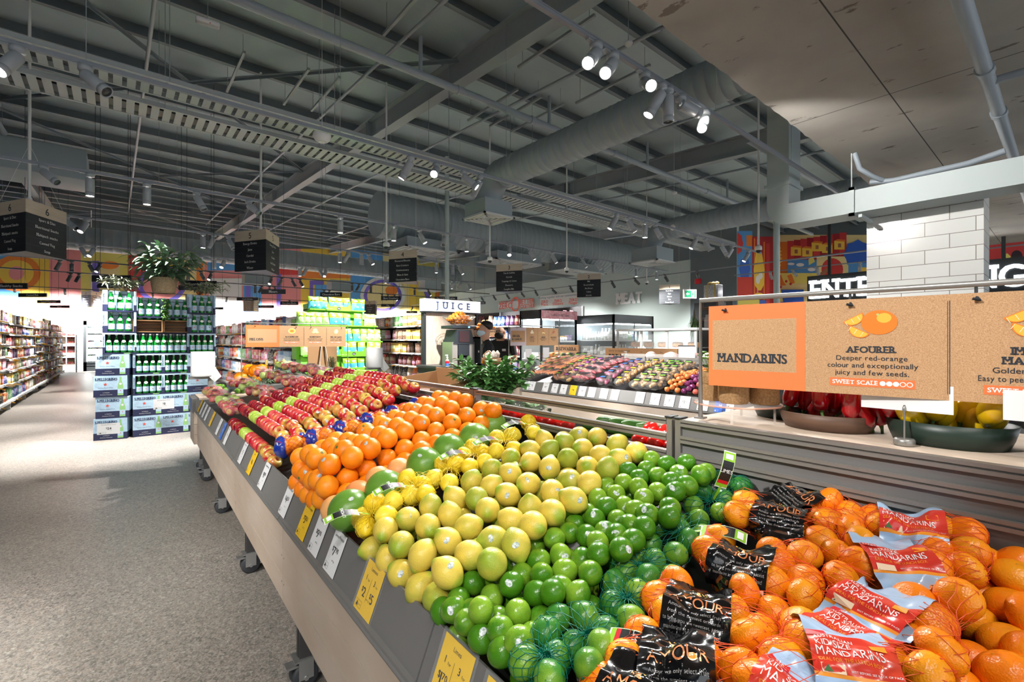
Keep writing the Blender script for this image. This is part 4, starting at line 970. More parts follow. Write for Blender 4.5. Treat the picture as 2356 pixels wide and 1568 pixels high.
# ---- netted mandarins with printed sleeves
M_film = mat('black_glossy_film', (10, 10, 12), .12, coat=.6, spec=.7)
M_kids = mat('red_printed_film', (214, 50, 44), .22, coat=.4, var=(6, (222, 84, 50), .8, 2))
M_sky = mat('pale_blue_film', (168, 196, 226), .22, coat=.4); M_oran = mat('orange_print', (244, 150, 30), .4); M_gold = mat('copper_print', (214, 130, 80), .35, .3); M_leaf = mat('leaf_print', (60, 110, 50), .5); M_cream = mat('cream_print', (240, 214, 180), .5)
def sleeve(par, C, rad, c, ax, up, L, hw, style, back=1.25, front=1.5, wr=.0022, seed=0):
    """printed film wrapped over the bag: ax runs along the bag, the film goes round it; style 'black' or 'kids'"""
    R_ = random.Random(seed); ph = [R_.uniform(0, 6.3) for _ in range(6)]
    ax = Vector(ax).normalized(); up = Vector(up); up = (up - ax * up.dot(ax)).normalized(); sd = ax.cross(up).normalized()   # sd points towards the shopper
    CC = [p - c for p in C]
    NX, NA, A0, A1 = 16, 44, -1.9, 2.2
    tab = np.zeros((NX + 1, NA + 1)); CA_ = np.array([(p.dot(ax), p.dot(up), p.dot(sd)) for p in CC])
    for i in range(NX + 1):
        for j in range(NA + 1):
            aa = A0 + (A1 - A0) * j / NA; u = np.array((0, math.cos(aa), math.sin(aa))); q = CA_ - np.array((-L / 2 + L * i / NX, 0, 0))
            bb = q @ u; dd_ = rad * rad - ((q ** 2).sum(1) - bb * bb)
            tab[i, j] = max(hw * .92, min(hw * 1.32, np.where(dd_ > 0, bb + np.sqrt(np.maximum(dd_, 0)), 0).max() + .004))
    for _ in range(5):
        pad = np.pad(tab, 1, mode='edge'); tab = np.maximum(tab * .995, (pad[:-2, 1:-1] + pad[2:, 1:-1] + pad[1:-1, :-2] + pad[1:-1, 2:]) / 4)
    def base_r(x, a):
        i = min(max((x + L / 2) / L * NX, 0), NX - .001); j = min(max((a - A0) / (A1 - A0) * NA, 0), NA - .001); i0, j0 = int(i), int(j); fi, fj = i - i0, j - j0
        return (tab[i0, j0] * (1 - fi) + tab[i0 + 1, j0] * fi) * (1 - fj) + (tab[i0, j0 + 1] * (1 - fi) + tab[i0 + 1, j0 + 1] * fi) * fj
    def rr(x, a):
        return base_r(x, a) + wr * (math.sin(9 * a + ph[0] + x * 60) + .7 * math.sin(x * 130 + ph[1] + 3 * a) + .5 * math.sin(17 * a - x * 90 + ph[2]))
    def fn(x, v, off=0.):                            # v = arc length from the crest towards the shopper
        a = v / hw; r = float(rr(x, a)) + off
        return c + ax * x + up * (math.cos(a) * r) + sd * (math.sin(a) * r * 1.08)
    m = MB(); nx, nv = 18, 34; v0, v1 = -back * hw, front * hw
    g = [[fn(-L / 2 + L * i / nx + .004 * math.sin(5 * j / nv + ph[3]), v0 + (v1 - v0) * j / nv) for j in range(nv + 1)] for i in range(nx + 1)]
    fl = [p for q in g for p in q]; N_ = nv + 1; fs = [(i * N_ + j, (i + 1) * N_ + j, (i + 1) * N_ + j + 1, i * N_ + j + 1) for i in range(nx) for j in range(nv)]
    if style == 'black':
        m.add(fl, fs, 0, True)
        m.build('printed_sleeve', M_film, par)
        p = MB(); P_ = lambda a, b, o=.0009: tuple(fn(a, b, o))
        vv = hw * .35
        text(p, 'AMOUR', .03, None, 0, fn=lambda a, b: P_(a, vv - b), fit=L * .8)
        text(p, 'Amour we only select fruit', .0075, None, 1, fn=lambda a, b: P_(a, vv + .014 - b), fit=L * .8)
        text(p, 'from the sunniest orchards', .0075, None, 1, fn=lambda a, b: P_(a, vv + .024 - b), fit=L * .8)
        text(p, 'to bring you the sweetest, juiciest', .0075, None, 1, fn=lambda a, b: P_(a, vv + .034 - b), fit=L * .85)
        text(p, 'mandarins at their seasonal best!', .0075, None, 1, fn=lambda a, b: P_(a, vv + .044 - b), fit=L * .8)
        for q in range(46):                          # little fruit tree emblem
            a, d_ = R_.uniform(0, 6.28), R_.uniform(0, .016)
            x, y = d_ * math.cos(a), vv - .043 + d_ * math.sin(a)
            p.add([P_(x + .0016 * math.cos(k), y + .0016 * math.sin(k)) for k in (0, 1.05, 2.1, 3.14, 4.2, 5.2)], [tuple(range(6))], 2 + q % 2)
        p.add([P_(-.002, vv - .04), P_(.002, vv - .04), P_(.004, vv - .027), P_(-.004, vv - .027)], [(0, 1, 2, 3)], 0)
        x0 = L * .26
        p.add([P_(x0, vv + .052), P_(x0 + .02, vv + .052), P_(x0 + .02, vv + .064), P_(x0, vv + .064)], [(0, 1, 2, 3)], 4)
        p.build('sleeve_lettering', [M_gold, mat('grey_print', (150, 150, 150), .5), M_oran, M_leaf, M_tagw], par)
    else:
        top, red0, red1 = v0, -hw * .28, hw * .72
        mi = []
        for i in range(nx):
            for j in range(nv):
                v = v0 + (v1 - v0) * (j + .5) / nv
                mi.append(1 if v < red0 or v > red1 + .003 else 2 if v > red1 - .002 else 0)
        k = len(m.f); m.add(fl, fs, 0, True); m.m[k:] = mi
        m.build('printed_sleeve', [M_kids, M_sky, M_oran], par)
        p = MB(); P_ = lambda a, b, o=.0009: tuple(fn(a, b, o))
        y0 = red0
        def quad(x0, x1, a, b, mi): p.add([P_(x0, a), P_(x1, a), P_(x1, b), P_(x0, b)], [(0, 1, 2, 3)], mi)
        quad(-L * .46, -L * .22, y0 - .009, y0 + .004, 1)
        text(p, 'coles', .011, None, 0, fn=lambda a, b: P_(a - L * .34, y0 + .001 - b, .0013))
        text(p, 'AUSTRALIAN', .0085, None, 0, align='l', fn=lambda a, b: P_(a - L * .4, y0 + .013 - b), bold=.02)
        text(p, 'KID SIZE', .0125, None, 0, align='l', fn=lambda a, b: P_(a - L * .4, y0 + .024 - b), bold=.03)
        text(p, 'MANDARINS', .018, None, 0, align='l', fit=L * .78, fn=lambda a, b: P_(a - L * .42, y0 + .039 - b), bold=.06)
        text(p, 'IDEAL FOR THE LUNCH BOX', .0078, None, 2, align='l', fit=L * .74, fn=lambda a, b: P_(a - L * .42, y0 + .048 - b))
        quad(-L * .42, -L * .14, y0 + .052, y0 + .064, 3)
        p.add([P_(-L * .4, y0 + .0625, .0013), P_(-L * .29, y0 + .0625, .0013), P_(-L * .345, y0 + .054, .0013)], [(0, 1, 2)], 4)
        quad(L * .24, L * .42, y0 + .014, y0 + .024, 2)
        text(p, '700g', .011, None, 5, fn=lambda a, b: P_(a + L * .3, red1 + .024 - b))
        text(p, 'BEST BEFORE: SEE BACK OF PACK', .004, None, 0, fn=lambda a, b: P_(a + L * .2, red1 - .006 - b))
        p.build('sleeve_lettering', [M_tagw, M_red, M_oran, M_cream, M_leaf, M_ktx], par)
AM = pts('amour')
def sleeved(name, label, grp, P, col, style, ends, i, mid=None, L=.115, hw=.062, up=(0, -.25, 1)):
    # two hidden fruit carry the middle of the bag
    a = [Vector(p) for p in P]
    e0 = sum((a[q] for q in ends[0]), Vector()) / len(ends[0]); e1 = sum((a[q] for q in ends[1]), Vector()) / len(ends[1])
    c = Vector(mid) if mid else e0.lerp(e1, .45)
    for off in (-.028, .03):
        q = c + (e1 - e0).normalized() * off + Vector((0, 0, -.03))
        P = P + [tuple(q)]
    axis = BM.to_3x3() @ (e1 - e0)
    t, inv, kp, G = net_bag(name, label, grp, 'net_mandarin', P, .034, col, axis, 24, 22, .0006, (lambda q: (lambda k: k if abs(k) > L * .47 else 0)((q - BP(*c)).dot(axis.normalized()))), pinch=None)
    C = [BP(*p) - inv for p in P] + [q for q in (BP(*p) - inv for p in AM + pts('kid')) if q.length < .2]
    sleeve(t, C, .0365, BP(*(c + Vector((0, 0, -.012)))) - inv, axis, BM.to_3x3() @ Vector(up), L, hw, style, seed=i)
AMS = (([6, 7, 8, 9, 11], [[1, 0], [3, 2]]), ([0, 1, 2, 3, 4, 5, 10], [[0, 1, 2], [3, 4, 5]]), ([12, 13, 14, 15, 16, 17, 18, 19, 20], [[0, 1, 2], [3, 4, 5, 6]]), ([21, 22, 23, 24, 25, 26, 27, 28], [[0, 1, 2], [3, 4, 5, 6]]), ([29, 30, 31, 32, 33, 34], [[0, 1], [2, 3, 4]]))
AMID = ((1.352, .505, 1.06), (1.248, .506, 1.045), (1.009, .485, 1.005), (.819, .476, .975), (.682, .434, .955))
for i, (ix, en) in enumerate(AMS):
    sleeved('net_bag_of_mandarins', 'orange net bag of black-sleeved mandarins, %s from the price rail' % nth(5 - i), 'black sleeved mandarin bags', [AM[q] for q in ix], 'orange', 'black', en, i, AMID[i])
sleeved('net_bag_of_mandarins', 'orange net bag of black-sleeved mandarins, first from the price rail', 'black sleeved mandarin bags', [(.60, .525, .93), (.57, .5, .92), (.6, .37, .93), (.64, .35, .93)], 'orange', 'black', [[0, 1], [2, 3]], 9, (.592, .444, .94))
KD = pts('kid')
for i, (P, en, mid) in enumerate((([0, 1, 2, 3, 4], [[0, 1], [2, 3, 4]], (1.335, .271, 1.062)), ([5, 6, 7, 8, 9, 10], [[0, 1], [2, 3, 4, 5]], (1.178, .265, 1.037)), ([11, 12, 13, 14, 15, 16, 17, 18], [[0, 1], [2, 3, 4, 5]], (1.0, .251, 1.01)),
                                  ([(.965, .325, .975), (.93, .165, .97)], [[0], [1]], (.925, .256, .985)), ([19, 20, 21, 22, 23, 24], [[0, 1, 2, 3], [4, 5]], (.845, .249, .995)), ([(.72, .325, .955), (.74, .17, .96)], [[0], [1]], (.735, .262, .965)))):
    sleeved('net_bag_of_mandarins', 'orange net bag of red-sleeved mandarins, %s from the price rail' % nth(5 - i), 'red sleeved mandarin bags', [KD[q] if isinstance(q, int) else q for q in P], 'orange', 'kids', en, 20 + i, mid, L=.112, hw=.066, up=(-.15, -.1, 1))
# ---- oranges in red nets with blue film
M_bluef = mat('blue_printed_film', (24, 44, 130), .16, coat=.5, var=(26, (40, 70, 170), .5, 3))
def blue_bag(i, s, t, z):
    R_ = random.Random(40 + i)
    P = [(s + .05 * dx, t + .045 * dy + .01, z + .036 * dz) for dx, dy, dz in ((-1, -.7, 0), (0, -.9, .5), (1, -.6, .1), (-.6, .8, .2), (.7, .9, .3))]
    t_, inv, kp, G = net_bag('net_bag_of_oranges', 'red net bag of oranges with blue film, %s from the price rail' % nth(i), 'blue film orange bags', 'orange', P, .044, 'red', BM.to_3x3() @ Vector((1, 0, .1)), 24, 20, .0007, scale=.9, pinch=None)
    # film wings
    seg = len(G[0]); m = MB()
    for i0, i1 in ((0, 6), (14, 20)):
        g = []
        for a in range(i0, i1 + 1):
            c0 = sum(G[a], Vector()) / seg
            for j in range(seg):
                d = (G[a][j] - c0)
                g.append(c0 + d * (1.03 + .12 * abs(R_.random() - .3) + .1 * (1 if a in (i0 + 1, i1 - 1) else 0)))
        n = i1 - i0
        m.add(g, [(a * seg + j, (a + 1) * seg + j, (a + 1) * seg + (j + 1) % seg, a * seg + (j + 1) % seg) for a in range(n) for j in range(seg) if not (a in (0, n - 1) and R_.random() < .15)], 0, True)
    m.build('film', M_bluef, t_)
    p = MB()
    for k in range(5):
        q = G[3 + 14 * (k % 2)][(k * 5) % seg]; c0 = sum(G[3], Vector()) / seg
    fc = max((G[16][j] for j in range(seg)), key=lambda v: v.dot(Vector((-.3, -.8, .6))))
    p = MB(); M = frame(fc + Vector((0, -.014, .014)), BM.to_3x3() @ Vector((.3, -.95, 0)), Vector((-.2, -.3, 1)))
    p.flat([(-.02, -.012), (-.006, -.012), (-.006, .004), (-.02, .004)], 0, M); text(p, 'NAVEL ORANGES', .012, M @ T((.012, .006, .0005)), 1, fit=.05, bold=.04)
    p.build('film_print', [M_tagw, M_red], t_)
for i, (s, t, z) in enumerate(((.60, 2.52, .975), (.74, 2.5, 1.0), (.88, 2.49, 1.03), (1.02, 2.48, 1.06), (1.16, 2.47, 1.09), (1.3, 2.46, 1.12))):
    blue_bag(i, s, t, z)
# ---- apples in clear plastic bags
M_clear = mat('clear_plastic_film', (250, 250, 250), .12, alpha=.1, spec=.9, bump=(26, .9, .01))
M_btag = mat('bag_print', (30, 34, 34), .4, var=(14, (190, 60, 80), .6, 1))
def apple_bag(i, s, t, z, kind, lab):
    R_ = random.Random(70 + i)
    P = [(s + .06 * dx + R_.uniform(-.01, .01), t + .07 * dy, z + .03 * dz) for dx, dy, dz in ((-1, -1, 0), (0, -1, .3), (1, -1, .1), (-.9, .2, .2), (.1, .1, .7), (1, .2, .3), (-.4, 1.2, 0), (.6, 1.2, .1))]
    C = [BP(*p) for p in P]; c = sum(C, Vector()) / len(C)
    t_ = thing('bag_of_apples', 'clear bag of %s, %s' % (kind[1], lab), 'bag of apples', c - Vector((0, 0, .04)), group='clear bags of apples'); inv = t_.location
    for p in C: fruit(kind[0], 'apple', '', '', p - inv, None, parent=t_, scale=.9)
    G = drape([p - inv for p in C], .037, c - inv, 22, 14, BM.to_3x3() @ Vector((R_.uniform(-.3, .3), 1, .3)), half=False, lift=.004)
    for q in G:
        for j in range(len(q)): q[j] = q[j] + Vector((R_.uniform(-1, 1), R_.uniform(-1, 1), R_.uniform(-.3, 1))) * .006
    m = MB(); m.ring(G, False, 0, True)
    a = sum(G[0], Vector()) / 22
    for k in range(5): m.add([a, a + Vector((R_.uniform(-.07, .07), R_.uniform(.02, .08), R_.uniform(0, .05))), a + Vector((R_.uniform(-.07, .07), R_.uniform(.02, .08), R_.uniform(0, .05)))], [(0, 1, 2)])
    m.build('film', M_clear, t_)
    top = max((v for q in G for v in q), key=lambda v: v.dot(Vector((-.2, -.3, 1))))
    M = frame(top + Vector((0, 0, .004)), (BM.to_3x3() @ Vector((.6, -.8, 0))), BM.to_3x3() @ Vector((.7, .6, .15)))
    p = MB().flat([(-.035, -.02), (.04, -.018), (.036, .02), (-.03, .024)], 0, M); p.flat([(-.03, .0), (-.002, .0), (-.002, .014), (-.03, .014)], 1, M)
    p.build('print', [M_btag, M_tagg], t_)
q_ = 0
for t0 in (4.28, 4.58, 4.9, 5.25, 5.6, 5.9):
    for s in (.6, .84, 1.08, 1.3):
        k = (('apple', 'red apples'), ('mixapple', 'red and yellow apples'), ('greenapple', 'green apples'))[(q_ * 7 + 1) % 5 % 3]
        apple_bag(q_, s, t0, apple_z(s) - .03 + .01 * (q_ % 3), k, '%s from rail, %s row past loose apples' % (nth((.6, .84, 1.08, 1.3).index(s)), nth((4.28, 4.58, 4.9, 5.25, 5.6, 5.9).index(t0)))); q_ += 1
# ================================================================ counter with baskets, hanging signs
M_kraft = mat('kraft_board', (196, 158, 118), .75, var=(420, (166, 126, 88), .9, 2))
M_or = mat('orange_panel', (244, 122, 66), .55)
M_lil = mat('lilac_panel', (206, 190, 196), .6)
M_steelb = mat('brushed_steel', (150, 148, 144), .35, .6)
M_txt = mat('dark_slate_print', (38, 44, 52), .55)
M_opr = mat('sign_orange_print', (240, 116, 64), .55)
M_pulp = mat('pulp_print', (250, 176, 60), .5); M_peel = mat('peel_print', (240, 120, 30), .5); M_pale = mat('pale_melon_print', (250, 226, 160), .5); M_gre = mat('green_melon_print', (170, 190, 110), .5); M_pith = mat('pith_print', (250, 230, 200), .5); M_redp = mat('red_print', (196, 70, 60), .5)
MSIGN = [M_kraft, M_or, M_txt, M_opr, M_wtx, M_pulp, M_peel, M_pale, M_gre, M_pith, M_redp, M_lil]
def picture(m, M, kind, r):
    Z = lambda k: M @ T((0, 0, k * .0003))
    if kind == 'mandarin':
        m.disc(.35 * r, 0, r * .62, 6, Z(1), 28, 1.2); m.disc(.55 * r, .22 * r, r * .25, 5, Z(2), 16, 1.2); m.disc(.3 * r, .4 * r, r * .06, 8, Z(3), 8)
        for x, y, a in ((-.75, .3, .5), (-.45, -.35, -.5)):
            R = Z(2) @ T((x * r, y * r, 0)) @ RZ(a)
            m.disc(0, 0, r * .42, 6, R, 18, 1.15, 0, PI, 2 * PI); m.disc(0, -.03 * r, r * .36, 5, R @ T((0, 0, .0003)), 18, 1.15, 0, PI, 2 * PI)
            for q in (-.4, -.1, .2): m.flat([(q * r - .01 * r, -.05 * r), (q * r + .01 * r, -.05 * r), (q * r + .01 * r, -.3 * r), (q * r - .01 * r, -.3 * r)], 9, R @ T((0, 0, .0006)))
    elif kind == 'melon':
        m.disc(0, 0, r * .62, 7, Z(1), 26, 1.3); m.disc(0, 0, r * .5, 5, Z(2), 26, 1.3); m.disc(0, 0, r * .2, 3, Z(3), 16, 2)
    elif kind == 'honeydew':
        m.disc(0, .2 * r, r * .5, 7, Z(1), 24, 1.1)
        for x in (-.35, .4): m.disc(x * r, -.1 * r, r * .45, 8, Z(2), 18, 1.1, 0, PI, 2 * PI); m.disc(x * r, -.08 * r, r * .36, 7, Z(3), 18, 1.1, 0, PI, 2 * PI)
    elif kind == 'sapo':
        R = Z(1) @ RZ(-.4); m.disc(0, 0, r * .6, 8, R, 24, .85); m.disc(0, 0, r * .53, 7, R @ T((0, 0, .0003)), 24, .85); m.disc(0, 0, r * .2, 9, R @ T((0, 0, .0006)), 14, .8)
    elif kind == 'garlic':
        for x, y in ((0, .3), (-.3, -.15), (.3, -.15)): m.disc(x * r, y * r, r * .32, 9, Z(1), 16); m.disc(x * r, y * r, r * .1, 11, Z(2), 10)
    elif kind == 'ginger':
        for x, y, a in ((0, .3, .4), (-.2, -.1, 1.2), (.3, -.2, -.5)): m.disc(0, 0, r * .16, 7 if x else 6, Z(1) @ T((x * r, y * r, 0)) @ RZ(a), 14, 2.4)
    else:
        for x, y, a in ((-.3, .1, .4), (.1, -.1, 1.2), (.3, .2, -.5), (.0, .3, .9)): m.disc(0, 0, r * .1, 10, Z(1) @ T((x * r, y * r, 0)) @ RZ(a), 12, 2.6)
def hang_sign(name, label, p0, p1, z0, z1, ztop, zfoot, title, panels, wide, col=1, ext=(.03, .03), foot=True, hooks=(.1, .5, .9), flip=False):
    """printed board hung below a steel frame; p0, p1 = board ends on the ground plane, seen from the side where p0 is left"""
    p0, p1 = Vector((p0[0], p0[1], 0)), Vector((p1[0], p1[1], 0)); d = (p1 - p0); L = d.length; d.normalize()
    h = z1 - z0
    o = thing(name, label, 'sign', (p0 + p1) / 2 + Vector((0, 0, z0)))
    M = frame(Vector((-L / 2 * d.x, -L / 2 * d.y, 0)), d, (0, 0, 1))      # x along board, y up, z towards the viewer
    MB().box((0, 0, -.004), (L, h, .004), 0, M).build('board', M_kraft, o)
    m = MB(); Z = M @ T((0, 0, .0046))
    w0 = panels[0]
    def q(x0, y0, x1, y1, mi, k=0): m.flat([(x0, y0), (x1, y0), (x1, y1), (x0, y1)], mi, Z @ T((0, 0, .0002 * k)))
    fx, fy = w0 * .1, h * .16
    q(0, 0, w0, h, col); q(w0 * .045, h * .2, w0 * .92, h * .82, 0, 1)
    for i, s in enumerate(title): text(m, s, h * .15 if len(title) == 1 else h * .16, Z @ T((w0 * .11, h * (.3 + .17 * (len(title) - 1 - i)), .0004)), 2, align='l', slab=True, fit=w0 * .72, bold=.05)
    x = w0
    for i, (w, pic, head_, lines, sc) in enumerate(panels[1]):
        c = x + w / 2
        picture(m, Z @ T((c, h * .75, .0002)), pic, h * .2)
        hl = head_ if isinstance(head_, list) else [head_]
        for k, s in enumerate(hl): text(m, s, h * .092, Z @ T((c, h * (.44 - .085 * k), .0002)), 2, slab=True, bold=.05, fit=w * .62)
        yy = h * (.36 - .085 * (len(hl) - 1))
        for k, s in enumerate(lines): text(m, s, h * .072, Z @ T((c, yy - h * .076 * k, .0002)), 2, bold=.012, fit=w * .66)
        ys = yy - h * .076 * len(lines) - h * .045
        if sc:
            q(c - w * .3, ys, c + w * .3, ys + h * .085, 3)
            text(m, 'SWEET SCALE', h * .06, Z @ T((c - w * .28, ys + h * .022, .0002)), 4, align='l', slab=True, fit=w * .33, bold=.03)
            for k in range(5):
                cx = c + w * (.085 + .045 * k)
                m.disc(cx, ys + h * .042, h * .025, 4, Z @ T((0, 0, .0002)), 12)
                if k >= sc: m.disc(cx, ys + h * .042, h * .018, 3, Z @ T((0, 0, .0004)), 12)
        x += w
        if i < len(panels[1]) - 1:
            q(x - .004 * h - .0, h * .06, x, h * .94, 2); q(x + .01 * h, h * .06, x + .016 * h, h * .94, 2)
    m.build('print', MSIGN, o)
    f = MB(); r = .009
    a0, a1 = -ext[0], L + ext[1]
    zt, zf = ztop - z0, zfoot - z0
    f.tube([M @ Vector((a0, zf, 0)), M @ Vector((a0, zt, 0)), M @ Vector((a1, zt, 0)), M @ Vector((a1, zf, 0))], r * .9, 8)
    for a in (a0, a1): f.box((a - .016, zf, -.016), (a + .016, zf + .006, .016), 0, M)
    f.build('frame', M_steelb, o)
    for q_ in hooks:
        k = MB(); xx = L * q_
        k.tube([M @ Vector((xx, zt, 0)), M @ Vector((xx, h - .008, .0)), M @ Vector((xx + .006, h - .018, .012)), M @ Vector((xx - .006, h - .014, .016))], .0035, 6)
        k.build('hook', M_dark, o)
    return o
A = at(1632, 800, 1.59); B_ = at(2356, 800, 1.085)
dAB = (B_ - A); A2 = A + dAB * 1.62
L_ = (A2 - A).length
hang_sign('mandarin_sign', 'orange and kraft MANDARINS board hung in a steel frame on the counter', (A.x, A.y), (A2.x, A2.y), 1.352, 1.616, 1.638, 1.236, ['MANDARINS'],
          (L_ * .242, [(L_ * .265, 'mandarin', 'AFOURER', ['Deeper red-orange', 'colour and exceptionally', 'juicy and few seeds.'], 3), (L_ * .27, 'mandarin', ['IMPERIAL', 'MANDARIN'], ['Golden-orange skin.', 'Easy to peel and usually seedless.'], 3), (L_ * .22, 'mandarin', 'HONEY MURCOTT', ['Sweet and rich.'], 4)]), 1, hooks=(.045, .335, .55, .9))
# wooden counter on the ridge
t = thing('display_counter', 'pale birch counter top behind the grey back rail, carrying the baskets', 'counter', (0, 0, 0), (0, 0, BA))
MB().bbox((1.432, -1.0, 1.2), (2.05, .93, 1.226), .002).build('counter_top', M_wood, t)
MB().box((1.45, -.98, .1), (2.03, .91, 1.2)).build('cabinet', M_bg, t)
M_oak = mat('dark_oak_bowl', (104, 78, 62), .5, var=(6, (74, 54, 44), .8, 5, (1, 1, 8)))
M_gbowl = mat('dark_green_bowl', (34, 50, 42), .4); M_kbowl = mat('black_bowl', (22, 24, 26), .35)
M_chi = mat('red_chilli_skin', (168, 10, 22), .16, coat=.5, ss=.04); M_ycap = mat('yellow_capsicum_skin', (236, 186, 20), .2, coat=.4, var=(9, (190, 180, 30), .6, 2), ss=.05); M_egg = mat('aubergine_skin', (22, 12, 24), .16, coat=.5); M_cal = mat('green_stalk', (74, 104, 48), .6)
def bowl(label, s, t_, z, a, b, h, m, fruits, ang=0.):
    p = BP(s, t_, z)
    o = tag(MB().ring([[(a * k * math.cos(2 * PI * j / 36), b * k * math.sin(2 * PI * j / 36), zz) for j in range(36)] for k, zz in ((0.02, .0), (.86, 0), (.93, h * .4), (1, h), (.965, h), (.9, h * .4), (.82, .012), (.02, .012))], True).build('serving_bowl', m, None, p, (0, 0, BA + PI / 2 + ang)), label, 'bowl', 'oval produce bowls')
    return p
CHM = MB().ring([[(r * math.cos(2 * PI * j / 12) + dx, r * math.sin(2 * PI * j / 12), z) for j in range(12)] for z, r, dx in ((.0, .006, 0), (.004, .017, 0), (.025, .024, .001), (.06, .022, .003), (.1, .016, .006), (.135, .008, .012), (.15, .002, .018))], True).mesh('pepper', M_chi)
CST = MB().tube([(0, 0, .002), (0, 0, -.012), (.006, 0, -.03)], [.007, .004, .004], 7).mesh('stalk', M_cal)
YCM = MB().ell((0, 0, .06), (.037, .037, .062), 20, 12, 0, None, lambda x, y, z: (x * (1 - .18 * (z < 0) * -z) * (1 + .05 * math.cos(3 * math.atan2(y, x))), y * (1 + .05 * math.cos(3 * math.atan2(y, x))), z)).mesh('capsicum', M_ycap)
EGM = MB().ring([[(r * math.cos(2 * PI * j / 16), r * math.sin(2 * PI * j / 16), z) for j in range(16)] for z, r in ((0, .012), (.01, .024), (.06, .03), (.12, .04), (.16, .036), (.185, .018), (.19, .004))], True).mesh('aubergine', M_egg)
def fill(name, mesh, label, cat, grp, s, t_, z, spots, rad, tilt=.5, scale=1., up=False):
    for i, (ds, dt, dz, az, tl) in enumerate(spots):
        o = link(name, mesh, None, BP(s + ds, t_ + dt, z + dz), Euler((tl, 0, az)), None)
        if scale != 1: o.scale = (scale,) * 3
        tag(o, '%s, %s from the left' % (label, nth(i)), cat, grp)
        link('stalk', CST, o)
R_ = random.Random(5)
p = bowl('low dark oak bowl holding the red peppers', 1.7, .555, 1.227, .135, .11, .05, M_oak, 0)
fill('red_pepper', CHM, 'long glossy red pepper heaped in the oak bowl', 'pepper', 'red peppers in the oak bowl', 1.69, .555, 1.25, [(R_.uniform(-.06, .06), .11 - .0105 * i * 2 + R_.uniform(-.01, .01), R_.uniform(.0, .04), R_.uniform(-1.5, 1.2), R_.uniform(-.75, .75)) for i in range(15)], .02)
p = bowl('dark green oval bowl holding yellow capsicums', 1.7, .27, 1.227, .135, .115, .06, M_gbowl, 0)
fill('yellow_capsicum', YCM, 'yellow capsicum heaped in the green bowl', 'capsicum', 'yellow capsicums in the green bowl', 1.69, .27, 1.262, [(R_.uniform(-.06, .06), .11 - .0145 * i * 1.05, R_.uniform(-.01, .03), R_.uniform(0, 6), R_.uniform(-.9, .9)) for i in range(14)], .03, scale=.8)
p = bowl('black oval bowl holding dark aubergines at the right edge', 1.68, -.02, 1.227, .135, .115, .05, M_kbowl, 0)
fill('aubergine', EGM, 'glossy black aubergine in the black bowl', 'aubergine', 'aubergines in the black bowl', 1.67, -.02, 1.25, [(R_.uniform(-.05, .05), .1 - .03 * i, R_.uniform(.0, .03), R_.uniform(-1.2, 1), R_.uniform(-.8, .8)) for i in range(6)], .03, scale=.9)
p = bowl('dark green oval bowl in the shade left of the red peppers', 1.84, .72, 1.227, .12, .11, .05, M_gbowl, 0)
# acrylic stand with hessian pots
M_acr = mat('clear_acrylic', (250, 240, 236), .04, alpha=.22, spec=.7); M_acre = mat('acrylic_edge', (236, 170, 140), .2, alpha=.6); M_hes = mat('hessian', (176, 140, 98), .95, bump=(420, .8, .002), var=(160, (140, 106, 68), .8, 2)); M_string = mat('jute_string', (150, 116, 78), .9)
t = thing('acrylic_stand', 'round clear acrylic stand on thin legs beside the sign post', 'stand', BP(1.62, .8, 1.227))
MB().lathe([(0, .055), (.14, .055), (.14, .061), (0, .061)], 36).build('disc', M_acr, t)
MB().lathe([(.139, .055), (.1405, .055), (.1405, .061), (.139, .061)], 36, caps=False).build('rim', M_acre, t)
for a in (.3, 1.87, 3.44, 5.0): MB().box((.115 * math.cos(a) - .003, .115 * math.sin(a) - .003, 0), (.115 * math.cos(a) + .003, .115 * math.sin(a) + .003, .055)).build('leg', M_acr, t)
for i, (ds, dt) in enumerate(((.0, .085), (-.03, -.005), (.03, -.08))):
    o = thing('hessian_pot', 'hessian-wrapped pot on the acrylic stand, %s from the left' % nth(i), 'pot', BP(1.62 + ds, .8 + dt, 1.289), group='hessian pots')
    n = 28; rr_ = lambda a, z: .046 + .0025 * math.sin(5 * a + i * 2) + .0015 * math.sin(11 * a + 30 * z)
    MB().ring([[(rr_(2 * PI * j / n, z) * k * math.cos(2 * PI * j / n), rr_(2 * PI * j / n, z) * k * math.sin(2 * PI * j / n), z) for j in range(n)] for z, k in ((0, .9), (.008, 1.), (.05, .97), (.075, 1.0), (.1, 1.04), (.1, .9), (.08, .85))], True).build('wrap', M_hes, o)
    MB().lathe([(.0475, .06), (.049, .062), (.0475, .064)], 24, caps=False).build('string', M_string, o)
    m = MB()
    for k in range(16):
        a = k * 2.4; d_ = .02 + .012 * (k % 3)
        m.tube([(.01 * math.cos(a), .01 * math.sin(a), .08), (d_ * math.cos(a), d_ * math.sin(a), .14 + .01 * (k % 4))], .0012, 4); m.ell((d_ * math.cos(a), d_ * math.sin(a), .14 + .01 * (k % 4)), (.011, .011, .004), 8, 5)
    m.build('herb_leaves', mat('herb_green', (66, 116, 44), .5, var=(30, (96, 146, 60), .8, 2)), o)
